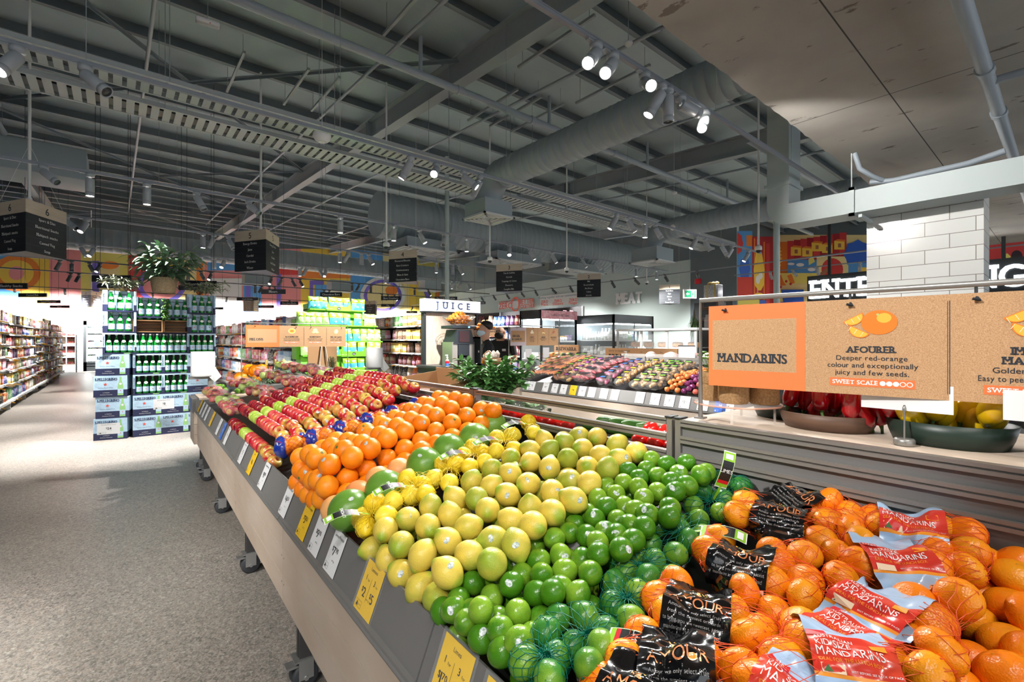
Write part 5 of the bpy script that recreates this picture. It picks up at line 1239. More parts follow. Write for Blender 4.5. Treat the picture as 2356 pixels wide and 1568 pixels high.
# white price card on a disc stand behind the sign
for i, (s, t_, lab) in enumerate(((1.575, .335, 'white price card seen from behind on a small disc stand before the green bowl'), (1.575, .06, 'white price card seen from behind on a small disc stand at the right edge'))):
    o = thing('card_holder', lab, 'price card', BP(s, t_, 1.227), (0, 0, BA), group='standing price cards')
    MB().lathe([(0, 0), (.022, 0), (.023, .003), (.023, .014), (.02, .018), (0, .018)], 24).build('base', M_steelb, o)
    MB().tube([(0, 0, .018), (0, 0, .105)], .0022, 6).tube([(0, 0, .085), (-.004, 0, .095), (0, 0, .1)], .0035, 6).build('stem', M_steelb, o)
    MB().box((.002, -.095, .09), (.004, .095, .16)).build('card', M_wti, o)
# ================================================================ tiled column and glowing sign behind
M_tile = mat('white_tile', (236, 236, 232), .2, spec=.5)
def tile_nodes():
    nt = M_tile.node_tree; N, L = nt.nodes, nt.links; b = N['Principled BSDF']
    tc = N.new('ShaderNodeTexCoord'); sp = N.new('ShaderNodeSeparateXYZ'); L.new(tc.outputs['Object'], sp.inputs[0])
    ad = N.new('ShaderNodeMath'); ad.operation = 'ADD'; L.new(sp.outputs['X'], ad.inputs[0]); L.new(sp.outputs['Y'], ad.inputs[1])
    cb = N.new('ShaderNodeCombineXYZ'); L.new(ad.outputs[0], cb.inputs['X']); L.new(sp.outputs['Z'], cb.inputs['Y'])
    br = N.new('ShaderNodeTexBrick'); L.new(cb.outputs[0], br.inputs['Vector']); br.inputs['Scale'].default_value = 1; br.inputs['Mortar Size'].default_value = .0035; br.inputs['Mortar Smooth'].default_value = .1
    br.inputs['Brick Width'].default_value = .475; br.inputs['Row Height'].default_value = .178
    br.inputs['Color1'].default_value = lin((238, 238, 234)); br.inputs['Color2'].default_value = lin((228, 228, 224)); br.inputs['Mortar'].default_value = lin((120, 114, 106)); L.new(br.outputs['Color'], b.inputs['Base Color'])
tile_nodes()
struct(MB().box((8.02, .7, 0), (8.6, 1.86, 3.46)).build('pillar', M_tile))
# black fascia with glowing letters on the deli wall
M_glow = mat('backlit_letter', (255, 255, 255), emit=(255, 255, 255), es=6)
t = thing('deli_sign', 'long black fascia with glowing white ENTERTAINING letters behind the tiled column', 'sign', (16.2, .55, 2.62))
MB().box((0, 0, 0), (.3, 4.7, .85)).build('fascia', M_dark, t)
m = MB()
text(m, 'ENTERTAINING', .74, frame(Vector((-.012, 4.6, .17)), (0, -1, 0), (0, 0, 1)), 0, align='l', slab=True, bold=.04, fit=4.4)
m.build('letters', M_glow, t)
for y in (.5, 4.1): MB().box((.05, y, .85), (.12, y + .07, 3.3)).build('drop_rod', M_dark, t)
# ================================================================ mineral water stack
M_navy = mat('carton_navy', (34, 40, 74), .5); M_lblue = mat('carton_light_blue', (176, 208, 232), .5, var=(30, (196, 222, 240), .8, 4)); M_star = mat('red_star', (224, 84, 64), .5); M_nvt = mat('navy_lettering', (36, 46, 84), .5)
M_pgreen = mat('printed_bottle_green', (150, 200, 130), .5); M_glass = mat('green_bottle_glass', (20, 120, 44), .08, coat=.3, spec=.7, emit=(20, 140, 50), es=0); M_blab = mat('pale_blue_label', (186, 216, 236), .4); M_foil = mat('white_foil_label', (236, 236, 228), .35); M_cap = mat('bottle_cap', (210, 216, 214), .3, .3); M_hole = mat('carton_inside', (14, 16, 20), .8)
CW, CD, CH = .402, .28, .322
def star(m, x, y, r, mi, M): m.flat([(x + (r if k % 2 == 0 else r * .42) * math.sin(PI * k / 5), y + (r if k % 2 == 0 else r * .42) * math.cos(PI * k / 5)) for k in range(10)][::-1], mi, M)
def carton_proto(kind):
    a = MB()
    y0, w = -CD / 2, CW / 2
    zb = CH * .33
    if kind == 'plain':
        a.box((-w, y0, 0), (w, -y0, zb), 1).box((-w, y0, zb), (w, -y0, CH), 0)
    else:
        hx0, hx1, hz0, hz1 = (-w + .03, w - .02, .02, CH - .02) if kind == 'window' else (-w + .06, w - .03, .02, CH + .01)
        dp = .075
        a.box((-w, y0 + dp, 0), (w, -y0, zb), 1).box((-w, y0 + dp, zb), (w, -y0, CH), 0)
        a.box((-w, y0, 0), (hx0, y0 + dp, zb), 1).box((-w, y0, zb), (hx0, y0 + dp, CH), 0).box((hx1, y0, 0), (w, y0 + dp, zb), 1).box((hx1, y0, zb), (w, y0 + dp, CH), 0)
        a.box((hx0, y0, 0), (hx1, y0 + dp, hz0), 1)
        if kind == 'window': a.box((hx0, y0, hz1), (hx1, y0 + dp, CH), 0)
        a.flat([(hx0, hz0), (hx1, hz0), (hx1, min(hz1, CH)), (hx0, min(hz1, CH))], 2 if kind == 'window' else 0, frame((0, y0 + dp - .001, 0), (1, 0, 0), (0, 0, 1)))
    M = frame((0, y0 - .0012, 0), (1, 0, 0), (0, 0, 1)); p = MB()
    if kind == 'plain':
        text(p, 'S.PELLEGRINO', .052, M @ T((-.05, CH * .78, 0)), 0, fit=.26, slab=True, bold=.05)
        star(p, -.06, CH * .6, .026, 1, M)
        text(p, 'Sparkling Mineral Water', .018, M @ T((-.06, CH * .42, 0)), 0, fit=.18)
        for k, s in enumerate(('Le Bollicine', 'Contents: 15 bottles')): text(p, s, .017, M @ T((-.05, .06 - k * .03, 0)), 4, fit=.2)
        for k in range(5): text(p, 'natural mineral water', .008, M @ T((-.18, CH * (.66 - .05 * k), 0)), 0, align='l', fit=.05)
        bx = .12
        p.flat([(bx - .035, .02), (bx + .035, .02), (bx + .035, .16), (bx + .028, .19), (bx + .012, .25), (bx + .012, .3), (bx - .012, .3), (bx - .012, .25), (bx - .028, .19), (bx - .035, .16)], 2, M)
        p.flat([(bx - .033, .05), (bx + .033, .05), (bx + .033, .12), (bx - .033, .12)], 3, M @ T((0, 0, .0006))); star(p, bx, .09, .01, 1, M @ T((0, 0, .001))); p.disc(bx, .195, .016, 4, M @ T((0, 0, .0006)), 14)
    else:
        text(p, 'S.PELLEGRINO', .026, M @ T((-w + .025, CH * .62, 0)) @ RZ(PI / 2), 0, fit=.17, bold=.04)
        if kind == 'window': p.flat([(.05, .006), (.13, .006), (.13, .018), (.05, .018)], 2, M)
        else: text(p, 'S.PELLEGRINO', .03, frame((.01, y0 + .072, CH * .8), (1, 0, 0), (0, 0, 1)), 0, fit=.26, bold=.04)
    Ms = frame((w + .0012, 0, 0), (0, 1, 0), (0, 0, 1))
    star(p, .02, CH * .22, .016, 1, Ms); text(p, 'S.PELLEGRINO', .02, Ms @ T((.02, .03, 0)), 4, fit=.12)
    for k in range(7): p.flat([(-.05, CH * .9 - k * .02), (.07, CH * .9 - k * .02), (.07, CH * .9 - k * .02 - .008), (-.05, CH * .9 - k * .02 - .008)], 3, Ms)
    return a.mesh('carton_box', [M_lblue, M_navy, M_hole]), p.mesh('carton_print', [M_nvt, M_star, M_pgreen, M_blab, M_wtx])
CPR = {k: carton_proto(k) for k in ('plain', 'window', 'open')}
BODYM = MB().lathe([(0, 0), (.036, 0), (.039, .006), (.04, .02), (.04, .13), (.036, .165), (.022, .205), (.0155, .24), (.0145, .27), (.016, .275), (.016, .282), (0, .282)], 16).mesh('bottle_body', M_glass)
LABM = MB().lathe([(.0405, .035), (.0405, .115)], 16, caps=False).mesh('bottle_label', M_blab)
m = MB(); star(m, 0, .078, .011, 0, frame((0, -.0412, 0), (1, 0, 0), (0, 0, 1))); STARM = m.mesh('label_star', M_star)
FOILM = MB().add([(x * .024, -.033 + .0 - .0025 + (.0 if 1 else 0) + z * .012, .178 + z * .02) for x, z in [(math.cos(2 * PI * k / 14), math.sin(2 * PI * k / 14)) for k in range(14)]], [tuple(range(14))]).mesh('neck_label', M_foil)
CAPM = MB().lathe([(0, .282), (.0165, .281), (.0165, .268), (.0172, .268), (.0172, .286), (0, .287)], 12).mesh('bottle_cap', M_cap)
NB = [0]
def water_bottle(p, label, rz=0., sc=1.):
    t = thing('mineral_water_bottle', label, 'bottle', p, (0, 0, rz), 'green mineral water bottles')
    t.scale = (sc,) * 3
    for n, me in (('bottle_body', BODYM), ('bottle_label', LABM), ('neck_label', FOILM), ('bottle_cap', CAPM)): link(n, me, t)
    link('label_star', STARM, t)
def carton(kind, x, y, z, rz, label):
    t = thing('mineral_water_carton', label, 'carton', (x, y, z), (0, 0, rz), 'mineral water cartons')
    b, p = CPR[kind]; link('carton_box', b, t); link('carton_print', p, t)
    return t
YS = 9.42 + CD / 2
def colx(px): return Xof(px, 9.42)
cols = [(colx(262), -.2), (colx(343), 0), (colx(407), 0), (colx(464), 0)]
PL = ('plain', 'window', 'open')
lay = {0: ['plain'] * 4 + ['window', 'open', 'open'], 1: ['plain', 'plain', 'window', 'window', None, None, 'open'], 2: ['plain', 'plain', 'window', 'window', None, None, 'open'], 3: ['plain', 'plain', 'plain', 'plain', 'window', 'open', 'open']}
KN = {'plain': 'closed', 'window': 'window-cut', 'open': 'open-fronted'}
for c in range(4):
    for r, kind in enumerate(lay[c]):
        x, rz = cols[c]
        if c == 0 and r > 3: x, rz = colx(276), -.03
        if c == 0 and r < 4: x += .012 * ((r % 2) * 2 - 1)
        if not kind: continue
        z = r * (CH + .003) if r < 4 or c in (0, 3) else 5.75 * (CH + .003)
        carton(kind, x, YS, z, rz, '%s mineral water carton, %s from the floor in the %s column' % (KN[kind], nth(r), nth(c)))
        n = 4 if kind == 'window' else 3
        if kind != 'plain':
            for k in range(n):
                xx = (-CW / 2 + .075 + (CW - .14) * k / (n - 1)) if kind == 'window' else (-.1 + .105 * k)
                q = Vector((xx, -CD / 2 + .042, .021 if kind == 'window' else .021)); q.rotate(Euler((0, 0, rz)))
                water_bottle(Vector((x, YS, z)) + q, 'green water bottle %s from the left in the %s carton of column %s' % (nth(k), nth(r), ('one', 'two', 'three', 'four')[c]), rz, .98 if kind == 'window' else 1.04)
z4 = 4 * (CH + .003)
tag(MB().box((cols[1][0] - .2, YS - .14, z4), (cols[2][0] + .2, YS + .14, z4 + .012)).build('display_board', M_navy), 'thin dark board carrying the row of loose bottles in the stack', 'board')
k = 0
for r in range(2):
    for i in range(8 - r):
        water_bottle((cols[1][0] - .16 + .088 * i + .044 * r, YS - .1 + .09 * r, z4 + .012), 'loose green water bottle on the board, %s from the left in the %s row' % (nth(i), ('front', 'back')[r]), 0, 1.04)
M_crate = mat('crate_wood', (168, 128, 88), .65, var=(3, (138, 100, 66), .8, 5, (1, 1, 12)))
for i, c in enumerate((1, 2)):
    t = thing('wooden_crate', 'shallow wooden crate under the upper cartons, %s of the two' % ('left' if i == 0 else 'right'), 'crate', (cols[c][0], YS, z4 + .34), group='wooden crates in the stack')
    m = MB().box((-.195, -.12, 0), (.195, .14, .012))
    for z in (.014, .07, .13): m.box((-.195, .128, z), (.195, .14, z + .05))
    m.box((-.2, -.13, 0), (-.185, .14, .19)).box((.185, -.13, 0), (.2, .14, .19)).box((-.2, -.13, .18), (.2, .14, .195))
    m.build('crate_body', M_crate, t)
    for k in range(3): water_bottle((cols[c][0] - .11 + .11 * k, YS - .07, z4 + .536), 'green water bottle standing on the %s wooden crate, %s from the left' % ('left' if i == 0 else 'right', nth(k)), 0, 1.04)
    carton('open', cols[c][0], YS + .16, z4 + .536, 0, 'open-fronted water carton behind the bottles on the %s crate' % ('left' if i == 0 else 'right'))
struct_ = MB().box((cols[1][0] - .2, YS - .02, z4 + .012), (cols[2][0] + .2, YS + .14, z4 + .34)); tag(struct_.build('riser_box', M_navy), 'dark riser box hidden behind the loose bottles of the stack', 'riser')
for px, py, w, h, pr, rz, lab in ((250, 997, .27, .165, '24', -.2, 'white price card reading 24 dollars low on the water cartons'), (377, 940, .27, .165, '3', 0, 'white price card reading 3 dollars on the water cartons')):
    d = depth_Y(px, 9.40); p = at(px, py, d) + Vector((0, -.05 if rz else -.02, 0))
    ticket('price_card', lab, p, (math.cos(rz), math.sin(rz), 0), (0, 0, 1), 'w', pr, 'Sparkling Mineral Water', w, h, group='price cards on the water stack')
# ---- plants on the stack
M_fern = mat('fern_green', (110, 146, 112), .5, var=(4, (104, 136, 100), .8, 2)); M_olive = mat('olive_leaf', (134, 146, 118), .55, var=(6, (170, 180, 152), .8, 2)); M_bask = mat('woven_basket', (204, 178, 146), .8, bump=(120, .8, .004), var=(60, (174, 146, 112), .8, 2)); M_ivy = mat('ivy_green', (90, 140, 50), .5, var=(12, (60, 104, 40), .8, 2)); M_twig = mat('twig', (96, 80, 60), .8)
def leaf(m, p, d, up, L, w, mi=0, droop=.3):
    d = Vector(d).normalized(); sd = d.cross(Vector(up)).normalized(); n = sd.cross(d)
    vs = []
    for t_, k in ((0, .12), (.3, .9), (.6, .8), (1, .02)):
        c = p + d * L * t_ - Vector((0, 0, 1)) * L * droop * t_ * t_
        vs += [c - sd * w * k / 2 + n * w * .12 * k, c, c + sd * w * k / 2 + n * w * .12 * k]
    m.add(vs, [(3 * i + j, 3 * i + j + 1, 3 * i + j + 4, 3 * i + j + 3) for i in range(3) for j in range(2)], mi, True)
def leafy(name, label, cat, loc, n, spread, hgt, L, w, m_leaf, seed, stems=8, lean=(0, 0), group=None, pot=None, flat_=.5, droop=.35, kind=None):
    R_ = random.Random(seed)
    t = thing(name, label, cat, loc, group=group)
    lf, st = MB(), MB()
    for k in range(stems):
        a = 2 * PI * k / stems + R_.uniform(-.3, .3); r = spread * R_.uniform(.4, 1)
        e = Vector((r * math.cos(a) + lean[0], r * math.sin(a) + lean[1], hgt * R_.uniform(.55, 1)))
        mid = Vector((e.x * .35, e.y * .35, e.z * .75))
        pts_ = [Vector((0, 0, 0)).lerp(mid, q / 4).lerp(mid.lerp(e, q / 4), q / 4) for q in range(5)]
        st.tube(pts_, .0035, 4)
        for i in range(n // stems):
            q = R_.uniform(.3, 1); p = Vector((0, 0, 0)).lerp(mid, q).lerp(mid.lerp(e, q), q)
            d = Vector((R_.uniform(-1, 1), R_.uniform(-1, 1), R_.uniform(-flat_, flat_ + .2))) + (e - mid).normalized() * .7
            leaf(lf, p, d, (R_.uniform(-.3, .3), R_.uniform(-.3, .3), 1), L * R_.uniform(.6, 1.1), w * R_.uniform(.7, 1.1), 0, droop)
    st.build('stems', M_twig, t); lf.build('leaves', m_leaf, t)
    return t
zt = 7 * (CH + .003)
pf = (cols[1][0] + .2, YS, zt + .03)
t = thing('woven_basket', 'pale woven basket on top of the water stack holding the fern', 'basket', (pf[0], pf[1], zt))
MB().lathe([(0, .002), (.15, .002), (.16, .05), (.19, .25), (.185, .25), (.15, .04), (0, .03)], 28).build('basket_body', M_bask, t)
leafy('potted_fern', 'large leafy green fern in the basket on top of the water stack', 'plant', (pf[0], pf[1], zt + .06), 420, .62, .72, .26, .075, M_fern, 3, 26, droop=.5)
leafy('olive_sprigs', 'grey-green olive sprigs lying on top left of the water stack', 'plant', (colx(290), YS, zt), 300, .34, .22, .12, .03, M_olive, 4, 12, (-.02, 0), group='olive sprigs')
leafy('olive_sprigs', 'grey-green olive sprigs lying on top right of the water stack', 'plant', (colx(460), YS, zt), 360, .4, .26, .12, .03, M_olive, 5, 12, (.08, 0), group='olive sprigs')
R_ = random.Random(8); m = MB()
for k in range(130):
    z = -R_.random() * .34
    leaf(m, Vector((R_.uniform(-.045, .045) * (1 + z), -.03 + R_.uniform(-.03, .01), z + .02)), (R_.uniform(-1, 1), -.6, R_.uniform(-.8, .3)), (0, -.4, 1), .035, .03)
tag(m.build('trailing_plant', M_ivy, None, (cols[1][0] + .2, YS - .15, z4 + .87)), 'small trailing green plant hanging in the middle of the water stack', 'plant')

# ================================================================ gondola shelving with packets
PAL = [('red', (190, 40, 44)), ('dark red', (120, 30, 40)), ('orange', (226, 120, 50)), ('yellow', (236, 196, 70)), ('green', (70, 140, 70)), ('pale green', (170, 200, 150)), ('blue', (60, 100, 180)), ('pale blue', (150, 190, 220)), ('purple', (110, 70, 130)), ('pink', (222, 140, 160)), ('white', (232, 232, 228)), ('brown', (120, 84, 60)), ('black', (40, 40, 44)), ('beige', (210, 190, 160))]
PALD = dict(PAL)
M_pack = mat('printed_packet', (200, 200, 200), .42, obcol=True)
def pack_nodes():
    nt = M_pack.node_tree; N, L = nt.nodes, nt.links; b = N['Principled BSDF']; oi = [n for n in N if n.type == 'OBJECT_INFO'][0]
    tc = N.new('ShaderNodeTexCoord'); sp = N.new('ShaderNodeSeparateXYZ'); L.new(tc.outputs['Generated'], sp.inputs[0])
    def math_(op, a, bb):
        q = N.new('ShaderNodeMath'); q.operation = op
        for i, v in enumerate((a, bb)):
            if isinstance(v, (int, float)): q.inputs[i].default_value = v
            else: L.new(v, q.inputs[i])
        return q.outputs[0]
    rv = oi.outputs['Random']
    lo = math_('MULTIPLY_ADD', rv, .3)
    lo.node.inputs[2].default_value = .12
    band = math_('MULTIPLY', math_('GREATER_THAN', sp.outputs['Z'], lo), math_('LESS_THAN', sp.outputs['Z'], math_('ADD', lo, .34)))
    n = N.new('ShaderNodeTexNoise'); n.inputs['Scale'].default_value = 9; n.inputs['Detail'].default_value = 4
    ad = N.new('ShaderNodeVectorMath'); ad.operation = 'ADD'; L.new(tc.outputs['Generated'], ad.inputs[0]); sc = N.new('ShaderNodeVectorMath'); sc.operation = 'SCALE'; sc.inputs[0].default_value = (31, 17, 53); L.new(rv, sc.inputs['Scale']); L.new(sc.outputs[0], ad.inputs[1]); L.new(ad.outputs[0], n.inputs['Vector'])
    pr = math_('GREATER_THAN', n.outputs['Fac'], .55)
    m1 = N.new('ShaderNodeMix'); m1.data_type = 'RGBA'; L.new(math_('MULTIPLY', band, .75), m1.inputs['Factor']); L.new(oi.outputs['Color'], m1.inputs['A'])
    hs = N.new('ShaderNodeHueSaturation'); L.new(oi.outputs['Color'], hs.inputs['Color']); L.new(math_('ADD', math_('MULTIPLY', rv, .3), .35), hs.inputs['Hue']); hs.inputs['Saturation'].default_value = .5; hs.inputs['Value'].default_value = 2.2
    L.new(hs.outputs[0], m1.inputs['B'])
    m2 = N.new('ShaderNodeMix'); m2.data_type = 'RGBA'; L.new(math_('MULTIPLY', pr, .45), m2.inputs['Factor']); L.new(m1.outputs['Result'], m2.inputs['A']); m2.inputs['B'].default_value = lin((214, 206, 190))
    L.new(m2.outputs['Result'], b.inputs['Base Color'])
pack_nodes()
M_lid = mat('pack_lid', (196, 150, 60), .35, .3); M_lidw = mat('white_lid', (232, 232, 230), .4)
UNIT = {
 'carton': MB().bbox((-.5, -.5, 0), (.5, .5, 1), .015).mesh('carton', M_pack),
 'can': MB().lathe([(0, 0), (.46, 0), (.48, .03), (.48, .95), (.45, 1), (0, 1)], 12).mesh('can', M_pack),
 'jar': MB().lathe([(0, 0), (.44, 0), (.48, .05), (.48, .68), (.36, .8), (.36, .82)], 12).lathe([(.38, .8), (.38, 1), (0, 1)], 12, 1, caps=False).mesh('jar', [M_pack, M_lid]),
 'bottle': MB().lathe([(0, 0), (.46, 0), (.48, .04), (.48, .5), (.4, .66), (.18, .78), (.16, .9)], 12).lathe([(.18, .88), (.18, 1), (0, 1)], 12, 1, caps=False).mesh('bottle', [M_pack, M_lidw]),
 'pouch': MB().ring([[(.5 * a * (abs(math.cos(q)) ** .5) * (1 if math.cos(q) > 0 else -1), .5 * b * math.sin(q), z) for q in [2 * PI * k / 14 for k in range(14)]] for z, a, b in ((0, .92, .5), (.12, .98, 1), (.5, .95, .95), (.85, .95, .35), (.93, .97, .08), (1, .97, .05))], True).mesh('pouch', M_pack)}
def product(kind, name, p, size, col, label, cat, grp, rz=0.):
    o = link(name, UNIT[kind], None, p, (0, 0, rz), PALD[col])
    o.scale = size
    return tag(o, label, cat, grp)
M_shelf = mat('white_shelf', (226, 226, 224), .45); M_shelfback = mat('shelf_back', (60, 60, 62), .7); M_tky = mat('yellow_shelf_flag', (242, 200, 60), .5)
def gondola(where, X, Y0, Y1, depth, levels, bay, fill_fn, seed, top=2.15, face=-1, feet=True, backcol=None, flags=6, bays=None):
    """run of white shelving along Y; face -1 looks towards -X, +1 towards +X; every bay is a unit, every packet a thing"""
    R_ = random.Random(seed); y = Y0; bi = 0
    while y < Y1 - .3:
        y1 = min(y + bay, Y1)
        t = thing('shelf_unit', 'white shelving bay %s, %s from near end' % (where, nth(bi)), 'shelving', (X, y, 0), group='shelving ' + where)
        sx = lambda a: -face * a              # depth behind the face
        def bx(m, a0, a1, b0, b1, z0, z1): return m.box((min(sx(a0), sx(a1)), b0, z0), (max(sx(a0), sx(a1)), b1, z1))
        L = y1 - y
        tp = top + (.28 if feet and y > Y1 - 3 and face > 0 else 0)
        bx(MB(), depth - .02, depth, 0, L, .1, tp).build('back_panel', M_shelfback, t)
        for yy in (0, L - .03) if y1 >= Y1 - .01 else (0,):
            bx(MB(), depth - .07, depth - .02, yy, yy + .03, 0, tp).build('upright', M_shelf, t)
        if feet: bx(MB(), .02, depth - .05, .0, .05, 0, .14).build('foot', M_shelf, t)
        lv = levels(bi) if callable(levels) else levels
        for si, z in enumerate(lv):
            m = MB(); bx(m, .0 if si == 0 else .04, depth - .02, .003, L - .003, z - .03, z); 
            m.add([(sx((.0 if si == 0 else .04) - .0), .003, z), (sx((.0 if si == 0 else .04) - .012), .003, z - .045), (sx((.0 if si == 0 else .04) - .012), L - .003, z - .045), (sx((.0 if si == 0 else .04)), L - .003, z)], [(0, 1, 2, 3), (3, 2, 1, 0)])
            m.build('shelf', M_shelf, t)
            for k in range(R_.randint(flags // 2, flags) if flags else 0):
                yy = R_.uniform(.05, L - .1); c = R_.random() < .6
                MB().add([(sx(.03), yy, z - .01), (sx(-.07), yy + .01, z - .04), (sx(-.07), yy + .045, z - .06), (sx(.03), yy + .035, z - .03)], [(0, 1, 2, 3), (3, 2, 1, 0)]).build('shelf_flag', M_tky if c else M_shelf, t)
            zmax = (lv[si + 1] - .06 if si + 1 < len(lv) else top + .05) - z
            fill_fn(R_, bi, si, z, y, y1, zmax, where, sx, X)
        y = y1; bi += 1
SHN = ('bottom', 'second', 'third', 'fourth', 'fifth', 'sixth', 'seventh')
def filler(kinds, cat, wmul=1., palette=None, dense=1.):
    cnt = {}
    def fn(R_, bi, si, z, y0, y1, zmax, where, sx, X):
        yy = y0 + .03; run, col, kd = 0, None, None
        while yy < y1 - .06:
            if run <= 0:
                run = R_.randint(2, 4); kd = R_.choice(kinds); col = R_.choice(palette or [p[0] for p in PAL])
            kind, name, w, h, dp = kd
            h_ = min(h, zmax) * (1 if run % 2 else .985); w_ = w * wmul
            if R_.random() < .96:
                i = cnt[si] = cnt.get(si, -1) + 1
                product(kind, name, (X + sx(.06 + dp / 2 + R_.uniform(0, .02)), yy + w_ / 2, z), (dp, w_ * .96, h_) if kind in ('carton', 'pouch') else (w_ * .96, w_ * .96, h_), col, '%s %s, %s along the %s shelf %s' % (col, name.replace('_', ' '), nth(min(i, 97)), SHN[si], where), cat, '%s %s' % (name.replace('_', ' '), where), 0 if kind != 'pouch' else PI / 2 * 0)
            yy += w_; run -= 1
    return fn
fg1 = filler([('jar', 'spice_jar', .15, .2, .1), ('can', 'food_can', .17, .19, .12), ('carton', 'snack_box', .2, .21, .14), ('carton', 'cereal_carton', .18, .23, .1), ('bottle', 'sauce_bottle', .14, .24, .1), ('pouch', 'snack_pouch', .19, .22, .12)], 'packet')
gondola('along the far left aisle', -1.76, 12.7, 28.8, .5, lambda b: [.2, .54, .84, 1.1, 1.38, 1.66, 1.9] if b % 3 else [.2, .58, .9, 1.18, 1.44, 1.7, 1.92], 2.3, fg1, 21, 2.12, 1, flags=7)
fg2 = filler([('bottle', 'soft_drink_bottle', .2, .32, .18), ('carton', 'drink_multipack', .24, .26, .22), ('can', 'drink_can_stack', .17, .28, .16)], 'drink', palette=['red', 'red', 'dark red', 'white', 'pale blue', 'blue', 'orange', 'green', 'black', 'pink'])
gondola('of drinks behind the melon sign', 2.7, 10.1, 22.5, .5, [.2, .62, 1.02, 1.4, 1.74], 2.4, fg2, 22, 2.02, -1, flags=6)
fg3 = filler([('carton', 'biscuit_carton', .26, .27, .16), ('pouch', 'cereal_pouch', .26, .27, .16), ('carton', 'muesli_box', .22, .28, .14)], 'packet', palette=['dark red', 'red', 'purple', 'brown', 'black', 'orange', 'green', 'pink', 'beige', 'yellow'])
gondola('of cereals left of the juice stand', 6.1, 10.6, 18.5, .5, [.2, .5, .83, 1.18, 1.55, 1.92], 1.32, fg3, 23, 2.25, -1, flags=4)
fg4 = filler([('pouch', 'coffee_bag', .24, .36, .16), ('pouch', 'tea_pouch', .22, .32, .16)], 'packet', palette=['black', 'brown', 'purple', 'dark red', 'white', 'blue', 'yellow', 'pink'])
gondola('of coffee behind the two men', 9.3, 8.6, 16, .5, [.2, .6, 1.05, 1.5, 1.98], 1.8, fg4, 24, 2.45, -1, flags=3)
# shelving bodies that close the gondolas behind the end displays
for x0, x1, y0, y1, lab in ((-.1, 1.25, 9.95, 28.5, 'behind the water stack'),):
    tag(MB().box((x0, y0, .1), (x1, y1, 2.05)).build('shelf_block', M_shelf), 'white block of shelving %s' % lab, 'shelving')
# ================================================================ chip display
M_cg = mat('bag_lime_green', (150, 200, 50), .3, coat=.3); M_cb = mat('bag_sky_blue', (84, 176, 222), .28, coat=.3); M_cp = mat('bag_pale_green', (176, 214, 140), .28, coat=.3); M_boxg = mat('display_box_green', (112, 190, 40), .5)
def chip_mesh(m):
    R_ = random.Random(2); W_, H_ = .145, .235; nx, nz = 9, 12
    def P(i, j, s):
        x = -W_ / 2 + W_ * i / nx; z = H_ * j / nz; e = max(0, math.sin(PI * i / nx)) ** .6 * max(0, math.sin(PI * min(1, (j + .3) / (nz + .3)))) ** .55
        return (x * (1 - .05 * math.sin(PI * j / nz)), s * (.002 + .045 * e) + .004 * math.sin(i * 2.1 + j * 1.3) * e, z)
    b = MB()
    for s in (-1, 1):
        g = [P(i, j, s) for i in range(nx + 1) for j in range(nz + 1)]
        k = len(b.f); fs = [(i * (nz + 1) + j, (i + 1) * (nz + 1) + j, (i + 1) * (nz + 1) + j + 1, i * (nz + 1) + j + 1) for i in range(nx) for j in range(nz)]
        b.add(g, fs, 0, True); b.m[k:] = [1 if j < 7 else 0 for i in range(nx) for j in range(nz)]
    p = MB()
    def fr(x, z): return (x, -.052 if .06 < z < .2 else -.04, z)
    p.add([fr(.036 * math.cos(a), .178 + .018 * math.sin(a)) for a in [2 * PI * k / 16 for k in range(16)]], [tuple(range(16))], 0)
    text(p, 'CCs', .026, None, 1, bold=.06, fn=lambda a, c: (a, -.0545, .168 + c))
    p.add([(x + .03 + .02 * math.cos(a), -.0535, .06 + .016 * math.sin(a)) for x in (0,) for a in [2 * PI * k / 7 for k in range(7)]], [tuple(range(7))], 2)
    return b.mesh('chip_bag_skin', [M_cg, m]), p.mesh('chip_bag_print', [M_wtx, M_ktx, M_cream])
CHB = {'b': chip_mesh(M_cb), 'g': chip_mesh(M_cp)}
CN = {'b': 'blue', 'g': 'pale green'}
YC = 9.45
TIER = [('top', 2.12, YC, [(716, 'b'), (727, 'b'), (742, 'b'), (763, 'b'), (779, 'b'), (797, 'b'), (815, 'b'), (827, 'b')]),
        ('second', 1.81, YC - .14, [(688, 'g'), (703, 'g'), (716, 'g'), (729, 'g'), (747, 'g'), (765, 'b'), (780, 'b'), (797, 'b'), (820, 'b'), (843, 'g'), (855, 'g')]),
        ('third', 1.5, YC - .26, [(690, 'g'), (708, 'b'), (728, 'b'), (748, 'g'), (768, 'g'), (786, 'b'), (801, 'b'), (819, 'b'), (835, 'g'), (850, 'g'), (866, 'g')]),
        ('fourth', 1.24, YC - .36, [(700, 'g'), (722, 'b'), (745, 'b'), (768, 'b'), (795, 'b'), (811, 'b'), (829, 'b'), (848, 'g'), (864, 'g')]),
        ('lowest', .93, YC - .42, [(795, 'b'), (812, 'b'), (829, 'b'), (846, 'b')])]
R_ = random.Random(12)
